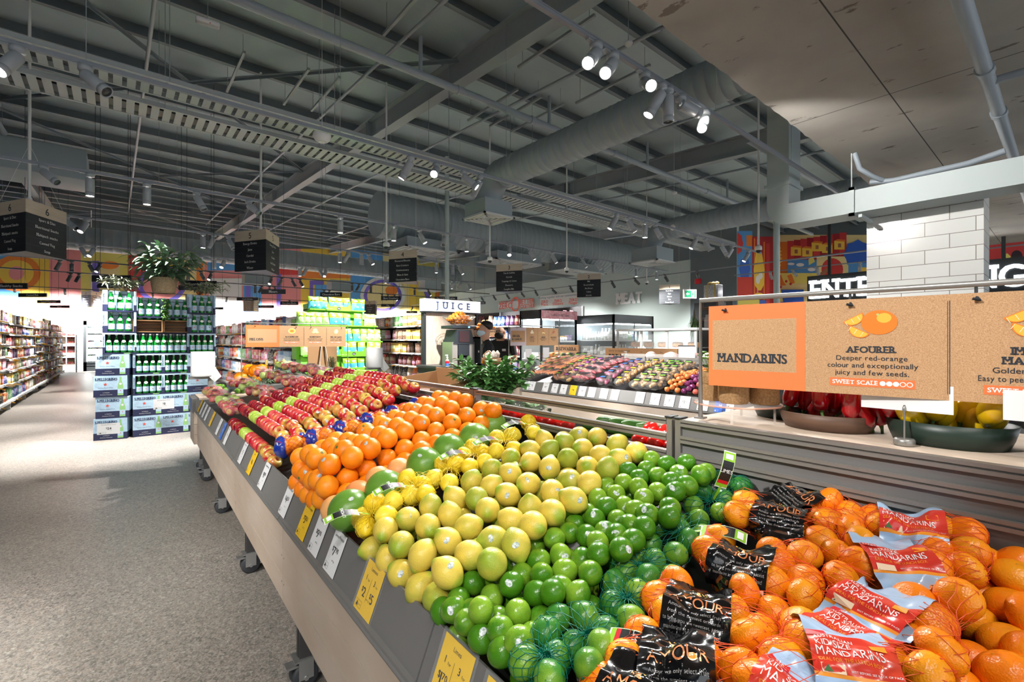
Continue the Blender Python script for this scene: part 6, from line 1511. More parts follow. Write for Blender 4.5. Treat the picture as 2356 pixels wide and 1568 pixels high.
for ti, (nm, z, Y, L) in enumerate(TIER):
    for i, (px, c) in enumerate(L):
        t = thing('chip_bag', '%s corn chip bag, %s from the left in the %s row of the display' % (CN[c], nth(i), nm), 'chip bag', (Xof(px, Y), Y - .05 - .01 * (i % 2), z), (-.12 + R_.uniform(-.08, .08), R_.uniform(-.12, .12), R_.uniform(-.25, .25)), 'corn chip bags')
        link('chip_bag_skin', CHB[c][0], t); link('chip_bag_print', CHB[c][1], t)
        t.scale = (1.02,) * 3
    x0, x1 = Xof(L[0][0] - 8, Y), Xof(L[-1][0] + 8, Y)
    tag(MB().box((x0, Y + .005, z - .34 if ti < 4 else .1), (x1, Y + .3, z + .1)).box((x0, Y - .13, z - .025), (x1, Y + .3, z - .002)).build('display_step', M_boxg), 'lime green step of the chip display carrying the %s row' % nm, 'display stand', 'chip display steps')
for px0, px1, z, h, Y, lab in ((752, 807, 2.09, .09, YC - .16, 'top'), (786, 842, 1.2, .1, YC - .5, 'lower'), (786, 848, .88, .11, YC - .56, 'lowest')):
    x0, x1 = Xof(px0, Y), Xof(px1, Y); m = MB().box((x0, Y, z), (x1, Y + .012, z + h)).add([(x0, Y, z + h), (x0 + .06, Y, z + h), (x0, Y, z + h + .12), (x1, Y, z + h), (x1 - .06, Y, z + h), (x1, Y, z + h + .12)], [(0, 1, 2), (3, 5, 4)])
    t = thing('display_tray', 'lime green cardboard tray front on the %s chip row' % lab, 'tray', (0, 0, 0), group='chip display trays'); m.build('tray_front', M_boxg, t)
    p = MB(); Mx = frame(((x0 + x1) / 2, Y - .002, z + h * .3), (1, 0, 0), (0, 0, 1)); p.disc(0, .02, .03, 1, Mx, 16, 1.3); text(p, 'CCs', .03, Mx @ T((0, .008, .001)), 0, bold=.05)
    text(p, 'the original corn chips', .016, Mx @ T((-.2, .01, 0)), 0, fit=.2); p.build('tray_print', [M_wtx, M_ktx], t)

# ================================================================ signs over the produce
pan = lambda w, a: (w * .31, [(w * .235, 'melon', a[0][0], a[0][1], a[0][2]), (w * .235, a[1][3], a[1][0], a[1][1], a[1][2]), (w * .22, a[2][3], a[2][0], a[2][1], a[2][2])])
hang_sign('melon_sign', 'orange and kraft MELONS board hung in a steel frame beyond the apples', (1.228, 6.6), (2.476, 6.6), 1.424, 1.70, 1.728, .88, ['MELONS'],
          (1.248 * .31, [(1.248 * .24, 'melon', 'ROCKMELON', ['Known also as a cantaloupe.', 'Sweet taste and firm skin.'], 1), (1.248 * .235, 'honeydew', 'HONEYDEW', ['Smooth pale skin, sweeter', 'than most varieties.'], 2), (1.248 * .215, 'sapo', 'PIEL DE SAPO', ['Creamy with super', 'sweet yellow flesh.'], 3)]), 1, ext=(.045, .03), hooks=(.08, .47, .62, .95))
hang_sign('ginger_sign', 'lilac and kraft GINGER & GARLIC board hung in a frame over the carrots', (4.83, 5.8), (5.92, 5.8), 1.425, 1.722, 1.752, .99, ['GINGER', '& GARLIC'],
          (1.09 * .31, [(1.09 * .24, 'garlic', 'GARLIC', ['Strong flavour,', 'adds depth', 'to any dish.'], 0), (1.09 * .235, 'ginger', 'GINGER', ['Zesty and warm,', 'fresh root.'], 0), (1.09 * .215, 'galangal', 'GALANGAL', ['Sharp citrus', 'flavour.'], 0)]), 1, 11, ext=(.03, .02), hooks=(.12, .45, .9))
for i, (x, z) in enumerate(((5.15, 1.2), (5.55, 1.22))):
    t = thing('card_holder', 'white price card on a clear stand below the ginger board, %s of two' % ('left' if i == 0 else 'right'), 'price card', (x, 5.72, .985), group='standing price cards')
    MB().lathe([(0, 0), (.03, 0), (.03, .012), (0, .014)], 14).build('base', M_steelb, t); MB().tube([(0, 0, .014), (0, 0, z - .985)], .004, 6).build('stem', M_steelb, t); MB().box((-.07, -.002, z - .985), (.07, .002, z - .985 + .17)).build('card', M_wti, t)

# ================================================================ second bin with bagged vegetables
VX, VY0, VY1 = 4.9, -.6, 5.62
t = thing('produce_bin', 'second produce bin across the aisle with bagged carrots and potatoes', 'produce stand', (0, 0, 0))
for i, (a, b) in enumerate(((.735, .57), (.57, .4))): MB().box((VX + .02, VY0, b + .003), (VX + .036, VY1, a - .003)).build('front_board', M_wood, t)
d_ = Vector((.055, 0, .14))
MB().prism([(VX, .735), (VX + .006, .73), (VX + .061, .87), (VX + .055, .875)], 0, VY1 - VY0, 0, Matrix(((1, 0, 0, 0), (0, 0, -1, VY1), (0, 1, 0, 0), (0, 0, 0, 1)))).box((VX - .02, VY0, .72), (VX + .004, VY1, .738)).build('price_rail', M_bg, t)
MB().add([(VX + .06, VY0, .83), (VX + 1.0, VY0, 1.1), (VX + 1.0, VY1, 1.1), (VX + .06, VY1, .83), (VX + .06, VY0, .5), (VX + 1.0, VY0, .5), (VX + 1.0, VY1, .5), (VX + .06, VY1, .5)], [(0, 1, 2, 3), (4, 7, 6, 5), (0, 3, 7, 4), (1, 5, 6, 2), (0, 4, 5, 1), (3, 2, 6, 7)]).build('bed', M_bed, t)
MB().add([(VX + .03, VY1 + .03, .74), (VX + 1.02, VY1 + .03, .74), (VX + 1.02, VY1 + .03, 1.3), (VX + .03, VY1 + .03, .9), (VX + .03, VY1, .74), (VX + 1.02, VY1, .74), (VX + 1.02, VY1, 1.3), (VX + .03, VY1, .9)], [(0, 3, 2, 1), (4, 5, 6, 7), (0, 1, 5, 4), (1, 2, 6, 5), (2, 3, 7, 6), (3, 0, 4, 7)]).build('end_panel', M_alu, t)
for y in (5.5, 4.2, 2.6, 1.0, -.4):
    for x in (VX + .1, VX + .95): MB().box((x - .022, y - .022, .0), (x + .022, y + .022, .72)).build('leg', M_bgd, t)
for a, b in ((5.55, 4.02), (3.98, 2.42), (2.38, .7), (.66, -.55)):
    for y in (a - .02, b): MB().box((VX + 1.0, y, .95), (VX + 1.035, y + .02, 1.275)).build('back_post', M_alu, t)
    for z in (1.25, 1.19, 1.13): MB().box((VX + 1.0, b + .02, z), (VX + 1.02, a - .02, z + .024)).build('back_bar', M_alu, t)
tag(MB().box((VX + .02, VY1 + .06, .62), (VX + 1.0, VY1 + .5, .975)).build('wooden_ledge', M_wood), 'pale wooden ledge at the far end of the carrot bin, holding the ginger sign', 'counter')
for px, col, pr in ((1209, 'w', '3'), (1222, 'w', '2'), (1253, 'w', '5.50'), (1274, 'w', '7'), (1294, 'w', '7'), (1316, 'y', '4'), (1337, 'w', '7'), (1359, 'w', '7'), (1387, 'w', '5'), (1412, 'w', '3.50'), (1470, 'w', '3.50'), (1505, 'w', '2.50'), (1538, 'w', '3.50'), (1573, 'w', '2.50'), (1615, 'w', '5'), (1655, 'b', '4'), (1672, 'w', '4')):
    r = (px - 1178) / FPX; y = VX * (cY - sY * r) / (sY + cY * r); n_ = Vector((-d_.z, 0, d_.x)).normalized()
    ticket('price_ticket', '%s price ticket reading %s on the carrot bin rail, %s from its left end' % ({'w': 'white', 'y': 'yellow', 'b': 'blue'}[col], pr, nth([1209, 1222, 1253, 1274, 1294, 1316, 1337, 1359, 1387, 1412, 1470, 1505, 1538, 1573, 1615, 1655, 1672].index(px))),
           Vector((VX, y, .735)) + n_ * .006 + d_.normalized() * .006, (0, -1, 0), d_.normalized(), col, pr, 'Vegetables', .125, .14, group='price tickets on the carrot bin')
M_car = mat('carrot_skin', (248, 146, 84), .5, var=(20, (252, 190, 150), .6, 2)); M_pot = mat('potato_skin', (200, 164, 112), .65, var=(24, (166, 126, 80), .8, 4)); M_swe = mat('dark_red_kumara', (122, 44, 54), .5, var=(16, (150, 76, 80), .7, 3)); M_pur = mat('purple_kumara', (140, 62, 92), .45, var=(16, (110, 44, 70), .7, 3)); M_nut = mat('brown_nuts', (140, 96, 56), .6, var=(30, (190, 150, 96), .8, 3)); M_mus = mat('brown_veg', (140, 84, 54), .55, var=(18, (190, 130, 96), .8, 3))
M_oni = mat('brown_onion_skin', (224, 134, 72), .32, var=(12, (200, 104, 50), .7, 3, (1, 1, .3)), coat=.2); M_poni = mat('purple_onion_skin', (104, 36, 84), .26, coat=.3, var=(10, (140, 60, 110), .7, 3)); M_roni = mat('red_onion_skin', (206, 80, 76), .3, coat=.2, var=(10, (226, 120, 100), .7, 3))
M_filmp = mat('clear_veg_film', (250, 244, 240), .12, alpha=.07, spec=.9, bump=(30, .9, .01))
CARM = MB().ring([[(r * math.cos(2 * PI * j / 9), r * math.sin(2 * PI * j / 9), z) for j in range(9)] for z, r in ((0, .006), (.004, .014), (.03, .016), (.1, .012), (.16, .006), (.175, .001))], True).mesh('carrot', M_car)
def lump(m, sx, nm): return MB().ell((0, 0, 0), (.03 * sx, .026, .024), 10, 7, 0, None, lambda x, y, z: (x * (1 + .08 * y), y, z * (1 + .1 * x))).mesh(nm, m)
VEG = {'carrot': (CARM, 'carrot'), 'potato': (lump(M_pot, 1.25, 'potato'), 'potato'), 'kumara': (lump(M_swe, 2.0, 'sweet_potato'), 'sweet_potato'), 'purple': (lump(M_pur, 1.7, 'sweet_potato'), 'sweet_potato'), 'nut': (lump(M_nut, .9, 'nut'), 'potato'), 'mushroom': (lump(M_mus, 1.1, 'beetroot'), 'vegetable')}
M_lab = {'green': mat('green_bag_label', (120, 190, 60), .4), 'black': mat('black_bag_label', (36, 38, 44), .4), 'blue': mat('blue_bag_label', (50, 100, 190), .4), 'yellow': mat('yellow_bag_label', (250, 206, 30), .4), 'purple': mat('purple_bag_label', (150, 60, 170), .4)}
def vbed(x): return .83 + (x - VX - .06) * .287
FILMG = None
def veg_bag_proto(kind, n, W_, L_, labc, seed):
    R_ = random.Random(seed); t = thing('bag_of_vegetables', 'x', 'bag of vegetables')
    for k in range(n):
        if kind == 'carrot': p, e = (-L_ / 2 + .02 + R_.uniform(0, .03), -W_ / 2 + W_ * (k + .5) / n, .025 + .012 * (k % 2)), (0, PI / 2 + R_.uniform(-.1, .1), R_.uniform(-.15, .15))
        else: p, e = (R_.uniform(-.4, .4) * L_, R_.uniform(-.4, .4) * W_, .028 + .03 * (k % 2)), (R_.uniform(-.4, .4), R_.uniform(-.4, .4), R_.uniform(0, 6))
        link(VEG[kind][1], VEG[kind][0], t, p, e)
    m = MB(); rg = []
    for z, k in ((.0, .8), (.02, 1.04), (.05, 1.05), (.075, .85), (.088, .5), (.092, .1)):
        rg.append([(L_ / 2 * k * math.cos(a) * 1.15 + R_.uniform(-.006, .006), W_ / 2 * k * math.sin(a) * 1.15 + R_.uniform(-.006, .006), z + R_.uniform(-.006, .006)) for a in [2 * PI * j / 16 for j in range(16)]])
    m.ring(rg, True); m.build('film', M_filmp, t)
    q = MB().flat([(-.05, -.045), (.045, -.045), (.045, .04), (-.05, .04)], 0, T((0, 0, .098))); q.flat([(-.045, -.04), (-.01, -.04), (-.01, .035), (-.045, .035)], 1, T((0, 0, .0986))); q.build('label', [M_lab['black'], M_lab[labc]], t)
    return t
first = {}
def veg_bag(key, x, y, rz, label, grp, dz=0.):
    kind, n, W_, L_, labc = key
    if key not in first:
        first[key] = o = veg_bag_proto(kind, n, W_, L_, labc, len(first)); o.location = (0, 0, 0)
        o.location = (x, y, vbed(x) + dz); o.rotation_euler = (0, -.28, rz); o['label'] = label; o['group'] = grp
    else: dup(first[key], (x, y, vbed(x) + dz), (0, -.28, rz), label, grp)
R_ = random.Random(31)
ZON = [(('carrot', 7, .19, .2, 'green'), 5.5, 4.98, 3, 'carrots', .2), (('mushroom', 12, .15, .2, 'green'), 4.95, 4.85, 1, 'brown vegetables', .13), (('potato', 12, .18, .2, 'purple'), 4.8, 4.64, 1, 'washed potatoes', .11), (('kumara', 9, .2, .22, 'black'), 4.52, 4.3, 2, 'dark red sweet potatoes', .15), (('purple', 10, .17, .2, 'blue'), 4.15, 3.95, 1, 'purple sweet potatoes', .12), (('nut', 16, .16, .2, 'yellow'), 3.82, 3.72, 1, 'small brown potatoes', .12), (('potato', 12, .19, .2, 'green'), 3.6, 3.2, 3, 'pale potatoes', .11)]
for key, ya, yb, nc, nm, dz in ZON:
    for c in range(nc):
        y = ya - (ya - yb) * (c + .5) / nc
        for r in range(6):
            veg_bag(key, VX + .15 + r * .15 + R_.uniform(-.015, .015), y + R_.uniform(-.02, .02), R_.uniform(-.25, .25), 'clear bag of %s, %s from rail%s' % (nm, nth(r), '' if nc == 1 else ', column %s from the left' % nth(c)), 'bags of ' + nm, dz * (.5 + .5 * math.sin(PI * (r + .9) / 6.6)))
ONM = {k: MB().ell((0, 0, 0), (.034, .034, .032), 16, 11, 0, None, lambda x, y, z: (x, y, z + (.22 * max(0, z - .9) / .1))).mesh('onion', m) for k, m in (('brown', M_oni), ('purple', M_poni), ('red', M_roni))}
for k, ya, yb, nm in (('brown', 3.14, 2.93, 'brown onion'), ('purple', 2.92, 2.79, 'purple onion'), ('red', 2.78, 2.62, 'red onion')):
    nc = 3 if k == 'brown' else 2
    for c in range(nc):
        for r in range(12):
            x = VX + .11 + r * .072; y = ya - (ya - yb) * (c + .5) / nc
            tag(link('onion', ONM[k], None, (x, y + R_.uniform(-.006, .006), vbed(x) + .05 + .09 * math.sin(PI * min(1, (r + 1) / 9)) + (.03 if (c + r) % 2 else 0)), (R_.uniform(-1, 1), R_.uniform(-1, 1), R_.uniform(0, 6))), '%s on the carrot bin, %s from the rail in column %s' % (nm, nth(r), nth(c)), 'onion', nm + 's')
t = thing('wooden_tray', 'small pale wooden tray of garlic beside the red onions', 'tray', (VX + .3, 2.42, vbed(VX + .3) + .04), (0, -.28, 0))
MB().box((-.22, -.14, 0), (.22, .14, .01)).box((-.22, -.14, 0), (-.21, .14, .06)).box((.21, -.14, 0), (.22, .14, .06)).box((-.22, -.14, 0), (.22, -.13, .06)).box((-.22, .13, 0), (.22, .14, .06)).build('tray_body', M_wood, t)
M_gar = mat('garlic_skin', (232, 220, 206), .6, var=(30, (206, 180, 170), .6, 3))
GARM = MB().ell((0, 0, 0), (.024, .024, .022), 14, 9, 0, None, lambda x, y, z: (x * (1 + .08 * math.cos(5 * math.atan2(y, x))), y * (1 + .08 * math.cos(5 * math.atan2(y, x))), z + (.5 * max(0, z - .85) / .15))).mesh('garlic_bulb', M_gar)
k = 0
for i in range(8):
    for j in range(5):
        x, y = -.18 + .052 * i, -.1 + .05 * j
        p = Matrix.LocRotScale(Vector((VX + .3, 2.42, vbed(VX + .3) + .04)), Euler((0, -.28, 0)), None) @ Vector((x, y, .034))
        tag(link('garlic_bulb', GARM, None, p, (0, 0, k)), 'garlic bulb in the wooden tray, %s from the rail in its %s line' % (nth(i), nth(j)), 'garlic', 'garlic bulbs in the wooden tray'); k += 1
# ================================================================ bins on the far side of the ridge
M_tom = mat('tomato_skin', (214, 30, 22), .16, coat=.4, ss=.05); M_cuc = mat('cucumber_skin', (48, 92, 34), .35, var=(30, (84, 130, 52), .8, 3, (1, 1, .2))); M_herb = mat('sage_green', (124, 176, 104), .5, var=(8, (80, 140, 62), .8, 3)); M_cel = mat('celery_green', (120, 160, 84), .4, var=(20, (60, 110, 50), .8, 3))
t = thing('produce_bin', 'bin on the far side of the back rail with cucumbers, herbs and tomatoes', 'produce stand', (0, 0, 0), (0, 0, BA))
MB().add([(1.45, .94, 1.1), (2.4, .94, .88), (2.4, 6.0, .88), (1.45, 6.0, 1.1), (1.45, .94, .5), (2.4, .94, .5), (2.4, 6.0, .5), (1.45, 6.0, .5)], [(0, 1, 2, 3), (4, 7, 6, 5), (0, 3, 7, 4), (1, 5, 6, 2), (0, 4, 5, 1), (3, 2, 6, 7)]).build('bed', M_bed, t)
MB().box((2.4, .94, .72), (2.45, 6.0, .93)).build('price_rail', M_bg, t)
for y in (1.1, 2.4, 3.7, 5.8): MB().box((1.6, y - .02, 0), (1.65, y + .02, .5)).build('leg', M_bgd, t); MB().box((2.2, y - .02, 0), (2.25, y + .02, .5)).build('leg', M_bgd, t)
TOM = MB().ell((0, 0, 0), (.034, .034, .029), 16, 10, 0, None, lambda x, y, z: (x, y, z - (.15 * math.exp(-((x * x + y * y) / .06)) if z > 0 else 0))).mesh('tomato', M_tom)
def bz(s): return 1.1 - .2316 * (s - 1.45)
for i in range(3):
    for j in range(3):
        s, tt = 1.5 + .07 * j, .975 + .07 * i
        o = tag(link('tomato', TOM, None, BP(s, tt, bz(s) + .032 + (.05 if j == 1 else 0)), (R_.uniform(-.6, .6), R_.uniform(-.6, .6), i)), 'red tomato behind the back rail, %s from the counter in line %s' % (nth(i), nth(j)), 'tomato', 'tomatoes behind the back rail')
        link('calyx', CAL[1], o, (0, 0, .024)).scale = (.07, .07, .07)
CUC = MB().ring([[(r * math.cos(2 * PI * j / 12), r * math.sin(2 * PI * j / 12) + .02 * math.sin(PI * (z / .26)), z) for j in range(12)] for z, r in ((0, .004), (.006, .012), (.03, .02), (.13, .023), (.22, .02), (.252, .011), (.26, .003))], True).mesh('cucumber', M_cuc)
for i in range(14):
    s, tt = 1.53 + .05 * (i % 2) + .12 * (i // 9), 1.16 + .035 * (i % 9)
    tag(link('cucumber', CUC, None, BP(s, tt, bz(s) + .05 + .035 * (i % 2)), (R_.uniform(-.1, .1), PI / 2 + .2, BA + R_.uniform(-.25, .25) - .5)), 'long green cucumber behind the back rail, %s from the tomatoes' % nth(i), 'cucumber', 'cucumbers behind the back rail')
for i in range(12):
    s, tt = 1.52 + .02 * (i % 2), 1.52 + .065 * i
    tag(link('tomato', TOM, None, BP(s, tt, bz(s) + .035), (R_.uniform(-.6, .6), R_.uniform(-.6, .6), i)), 'small red tomato left of the cucumbers, %s from the cucumbers' % nth(i), 'tomato', 'tomatoes left of the cucumbers')
for i in range(5):
    s, tt = 1.6 + .03 * (i % 2), 1.95 + .2 * i
    t = thing('bagged_celery', 'clear bag of leafy greens below the herbs, %s from the tomatoes' % nth(i), 'leafy greens', BP(s + .12, tt, bz(s + .12) + .03), (0, 0, BA + .9), 'bagged leafy greens')
    m = MB(); [m.tube([(-.15, .012 * k - .03, .02), (.05, .014 * k - .035, .03)], .009, 6) for k in range(6)]; m.build('stalks', M_cel, t)
    m = MB(); [leaf(m, Vector((.06 + R_.uniform(0, .1), R_.uniform(-.05, .05), .03 + R_.uniform(0, .05))), (1, R_.uniform(-.8, .8), R_.uniform(-.2, .7)), (0, 0, 1), .07, .045) for k in range(40)]; m.build('leaves', M_herb, t)
    MB().ring([[(x, a * math.cos(2 * PI * k / 12) + R_.uniform(-.005, .005), .04 + b * math.sin(2 * PI * k / 12) + R_.uniform(-.005, .005)) for k in range(12)] for x, a, b in ((-.17, .03, .02), (-.1, .05, .04), (.05, .065, .05), (.14, .085, .07), (.18, .09, .075))], False).build('film', M_filmp, t)
hp = at(1135, 905, 3.2)
leafy('herb_bush', 'big bushy bunch of fresh green herbs standing behind the back rail', 'herbs', (hp.x, hp.y, 1.02), 1500, .3, .36, .078, .044, M_herb, 9, 50, (0, 0), flat_=.4, droop=.25)
hp2 = at(1095, 885, 3.7)
leafy('herb_bush', 'smaller leafy herb bunch on the left of the big herb bush', 'herbs', (hp2.x, hp2.y, 1.02), 380, .16, .3, .07, .035, M_fern, 10, 24, flat_=.4, droop=.2)
p = at(1131, 838, 4.3)
t = thing('wicker_basket', 'small wicker basket with a handle holding garlic behind the herbs', 'basket', p - Vector((0, 0, .0)))
MB().lathe([(0, 0), (.075, 0), (.09, .06), (.086, .06), (.07, .01), (0, .01)], 22).build('basket_body', M_crate, t)
MB().tube([(-.085, 0, .06), (-.08, 0, .1), (-.04, 0, .125), (0, 0, .1)], .006, 6).build('handle', M_crate, t)
for i in range(14): tag(link('garlic_bulb', GARM, None, p + Vector((.03 * math.cos(i * 2.4) * (1 + .8 * (i % 2)), .03 * math.sin(i * 2.4) * (1 + .8 * (i % 2)), .06 + .018 * (i % 3))), (0, 0, i)), 'garlic bulb in the wicker basket, %s of the pile' % nth(i), 'garlic', 'garlic bulbs in the wicker basket')
# trays of packed fruit beyond the oranges
M_brown = mat('brown_cardboard', (176, 136, 96), .75)
for i, (s, tt, w, l, lab) in enumerate(((1.75, 3.15, .5, .8, 'brown cardboard tray of wrapped fruit tilted behind the orange end of the back rail'),)):
    t = thing('cardboard_tray', lab, 'tray', BP(s, tt, bz(s) + .06), (0, -.12, BA)); MB().box((-w / 2, -l / 2, 0), (w / 2, l / 2, .01)).box((-w / 2, -l / 2, 0), (-w / 2 + .008, l / 2, .1)).box((w / 2 - .008, -l / 2, 0), (w / 2, l / 2, .16)).box((-w / 2, -l / 2, 0), (w / 2, -l / 2 + .008, .13)).box((-w / 2, l / 2 - .008, 0), (w / 2, l / 2, .13)).build('tray_body', M_brown, t)
M_straw = mat('red_berries', (190, 24, 40), .3, var=(60, (150, 12, 30), .7, 3), bump=(120, .7, .006)); M_punnet = mat('clear_punnet', (245, 245, 248), .06, alpha=.22, spec=.8)
for i in range(12):
    s, tt = 1.53 + .02 * (i % 2), 2.62 + .13 * i
    z = bz(s) + .02
    t = thing('berry_punnet', 'clear punnet of red fruit behind the back rail, %s from the herbs' % nth(i), 'punnet', BP(s, tt, z), (0, 0, BA), 'punnets of red fruit')
    MB().bbox((-.05, -.055, .004), (.05, .055, .05), .014).build('fruit', M_straw, t); MB().bbox((-.056, -.061, 0), (.056, .061, .068), .006).build('lid', M_punnet, t)
for i in range(9):
    s, tt = 1.58 + .12 * (i % 3), 3.9 + .17 * (i // 3) + .05 * (i % 2)
    o = tag(link('red_capsicum', YCM, None, BP(s, tt, bz(s) + .05), (R_.uniform(-.8, .8), R_.uniform(-.8, .8), i)), 'red capsicum beyond the back rail behind the apples, %s of the pile' % nth(i), 'capsicum', 'red capsicums')
    o.material_slots[0].link = 'OBJECT'; o.material_slots[0].material = M_tom; link('stalk', CST, o, (0, 0, .115))
# rolls of bags on posts
M_paper = mat('white_bag_roll', (240, 240, 238), .7, bump=(70, .5, .003))
for px, py, d, h, lab in ((467, 865, 5.55, .29, 'white roll of produce bags on a post at the far end of the apple bin'), (862, 845, 7.0, .29, 'white roll of produce bags on a post in front of the chip display')):
    p = at(px, py, d)
    t = thing('bag_roll', lab, 'bag roll', (p.x, p.y, .0), group='rolls of produce bags')
    MB().lathe([(.035, p.z), (.118, p.z), (.122, p.z + .02), (.12, p.z + h), (.035, p.z + h)], 30).build('roll', M_paper, t)
    MB().box((-.14, -.03, p.z - .03), (.1, .03, p.z - .002)).box((.05, -.025, 0), (.1, .025, p.z - .03)).build('post', M_alu, t)
    m = MB(); a = RIGHT * .118
    m.add([a + Vector((0, 0, p.z + .2)), a + RIGHT * .02 + Vector((0, 0, p.z + .12)), a + RIGHT * .1 + Vector((0, 0, p.z - .0)), a + RIGHT * .02 + Vector((0, 0, p.z - .07)), a - RIGHT * .03 + TOCAM * .06 + Vector((0, 0, p.z + .02))], [(0, 1, 2, 3), (0, 3, 4)]); m.build('loose_end', M_paper, t)
# limes in a black dish at the end unit, fruit, bottles and props at the far end
p = BP(.72, 6.38, .88)
t = tag(MB().lathe([(0, .002), (.1, .002), (.14, .05), (.136, .05), (.1, .01), (0, .01)], 24).build('black_dish', M_kbowl, None, p), 'shallow black dish of limes on the end unit', 'dish')
for i in range(15): fruit('lime', 'lime', 'lime in the black dish on the end unit, %s of the pile' % nth(i), 'lime', p + Vector((.055 * math.cos(i * 2.4) * (1.1 if i < 9 else .5), .055 * math.sin(i * 2.4) * (1.1 if i < 9 else .5), .045 + (.04 if i >= 9 else 0) + .008 * (i % 2))), 'limes in the black dish')
p = BP(1.0, 6.4, .88)
for i in range(10): fruit('lime', 'lime', 'lime loose on the end unit right of the dish, %s of the pile' % nth(i), 'lime', p + Vector((.06 * (i % 5) - .1, .06 * (i // 5) - .03, .03)), 'limes right of the dish')
leafy('olive_sprigs', 'dark olive sprigs lying behind the limes on the end unit', 'plant', BP(1.15, 6.5, .88), 160, .25, .2, .09, .022, M_fern, 6, 10, group='olive sprigs')
M_pum = mat('orange_pumpkin', (250, 150, 10), .35, var=(9, (236, 122, 8), .6, 2)); PUM = MB().ell((0, 0, 0), (.085, .085, .075), 22, 12, 0, None, lambda x, y, z: (x * (1 + .05 * math.cos(8 * math.atan2(y, x))), y * (1 + .05 * math.cos(8 * math.atan2(y, x))), z)).mesh('pumpkin', M_pum)
tag(MB().box((1.15, 6.66, .1), (2.7, 7.4, .93)).build('display_plinth', M_bg), 'grey plinth beyond the end unit carrying melons, bottles and props', 'plinth')
for i, (px, py) in enumerate(((556, 868), (574, 850), (588, 852), (603, 850), (596, 866), (572, 868))):
    q = on_Y(px, py, 6.82 + .16 * (i % 2)); o = tag(link('pumpkin', PUM, None, q, (.2 * i, .1, i)), 'small orange pumpkin on the plinth below the melon sign, %s of the pile' % nth(i), 'pumpkin', 'small orange pumpkins'); link('stem', STM, o, (0, 0, .045)).scale = (3, 3, 1.6)
M_wine = mat('dark_bottle_glass', (44, 62, 24), .1, coat=.4); M_goldf = mat('gold_foil', (206, 180, 110), .3, .5)
for i, (px, y) in enumerate(((613, 6.95), (633, 7.05), (652, 7.2))):
    q = on_Y(px, 850, y); t = thing('sparkling_wine_bottle', 'dark sparkling wine bottle with gold foil neck, %s from the left below the melon sign' % nth(i), 'bottle', (q.x, q.y, .93), group='sparkling wine bottles')
    MB().lathe([(0, 0), (.042, 0), (.044, .01), (.044, .15), (.036, .19), (.017, .25), (.016, .28)], 18).build('bottle_body', M_wine, t); MB().lathe([(.0175, .22), (.018, .3), (.019, .315), (0, .32)], 14, caps=False).build('foil', M_goldf, t); MB().lathe([(.0445, .04), (.0445, .11)], 18, caps=False).build('label', M_wti, t)
q = on_Y(745, 830, 7.15)
t = thing('display_easel', 'pale wooden easel and brown board standing behind the melon sign', 'easel', (q.x, q.y, .93))
for a, b in (((-.1, -.05), (-.02, 0)), ((.08, -.05), (0, 0)), ((.0, .12), (0, .02))): MB().tube([(a[0], a[1], 0), (b[0], b[1], .62)], .012, 4).build('leg', M_wood, t)
MB().box((-.22, .02, .0), (.2, .035, .55)).build('board', M_brown, t)
q = on_Y(765, 830, 7.1); leafy('potted_herb', 'small green herb in a kraft pot behind the melon sign', 'plant', (q.x, q.y, .98), 220, .07, .3, .03, .014, M_herb, 15, 14)
tag(MB().lathe([(0, 0), (.05, 0), (.065, .1), (.06, .1), (.045, .01), (0, .01)], 16).build('kraft_pot', M_brown, None, (q.x, q.y, .93)), 'kraft paper pot behind the melon sign', 'pot')
q = on_Y(690, 840, 7.1); leafy('leafy_plant', 'dark long-leaved plant on the plinth below the melon sign', 'plant', (q.x, q.y, .93), 60, .3, .22, .2, .04, M_fern, 16, 10)
# ================================================================ juice stand
M_jblue = mat('juice_blue_letters', (60, 100, 176), .4); M_jlit = mat('lit_sign_panel', (250, 250, 250), .4, emit=(255, 255, 255), es=.5); M_stone = mat('dark_stone_top', (44, 46, 48), .3, var=(90, (66, 68, 70), .7, 2)); M_mach = mat('machine_dark', (38, 44, 50), .35); M_inox = mat('stainless', (176, 172, 166), .3, .7); M_tint = mat('tinted_window', (50, 18, 20), .1); M_wire = mat('chrome_wire', (200, 196, 190), .2, .8)
t = thing('juice_stand', 'plywood juice stand with a lit white JUICE sign on top', 'juice stand', (4.7, 7.3, 0))
MB().box((0, 0, .1), (1.3, 1.25, .86)).build('cabinet', M_wood, t)
MB().box((.25, -.01, .62), (1.31, .0, .86)).build('dark_panel', M_mach, t)
MB().bbox((-.04, -.04, .97), (1.34, 1.28, 1.02), .006).box((-.02, -.02, .86), (1.32, 1.26, .97)).build('stone_top', M_stone, t)
MB().box((.12, 1.2, 1.02), (1.36, 1.24, 2.1)).build('back_board', M_wood, t)
for x in (.06, 1.36): MB().box((x, 1.14, 1.02), (x + .05, 1.26, 2.1)).build('side_post', M_dark, t)
MB().box((.04, 1.1, 2.11), (1.44, 1.28, 2.36)).build('sign_box', M_jlit, t)
m = MB(); text(m, 'JUICE', .19, frame((.74, 1.096, 2.17), (1, 0, 0), (0, 0, 1)), 0, slab=True, gap=.62, fit=1.16, bold=.03); m.build('sign_letters', M_jblue, t)
MB().box((.04, 1.09, 2.08), (1.44, 1.28, 2.11)).build('sign_edge', M_dark, t)
q = Vector((4.7 + .48, 7.3 + .5, 1.02))
t = thing('juice_machine', 'dark automatic juice machine with a wire basket of oranges on top', 'juicer', q)
MB().box((-.26, -.16, 0), (-.14, .2, .46)).box((.14, -.16, 0), (.26, .2, .46)).box((-.14, .02, 0), (.14, .2, .46)).build('steel_body', M_inox, t)
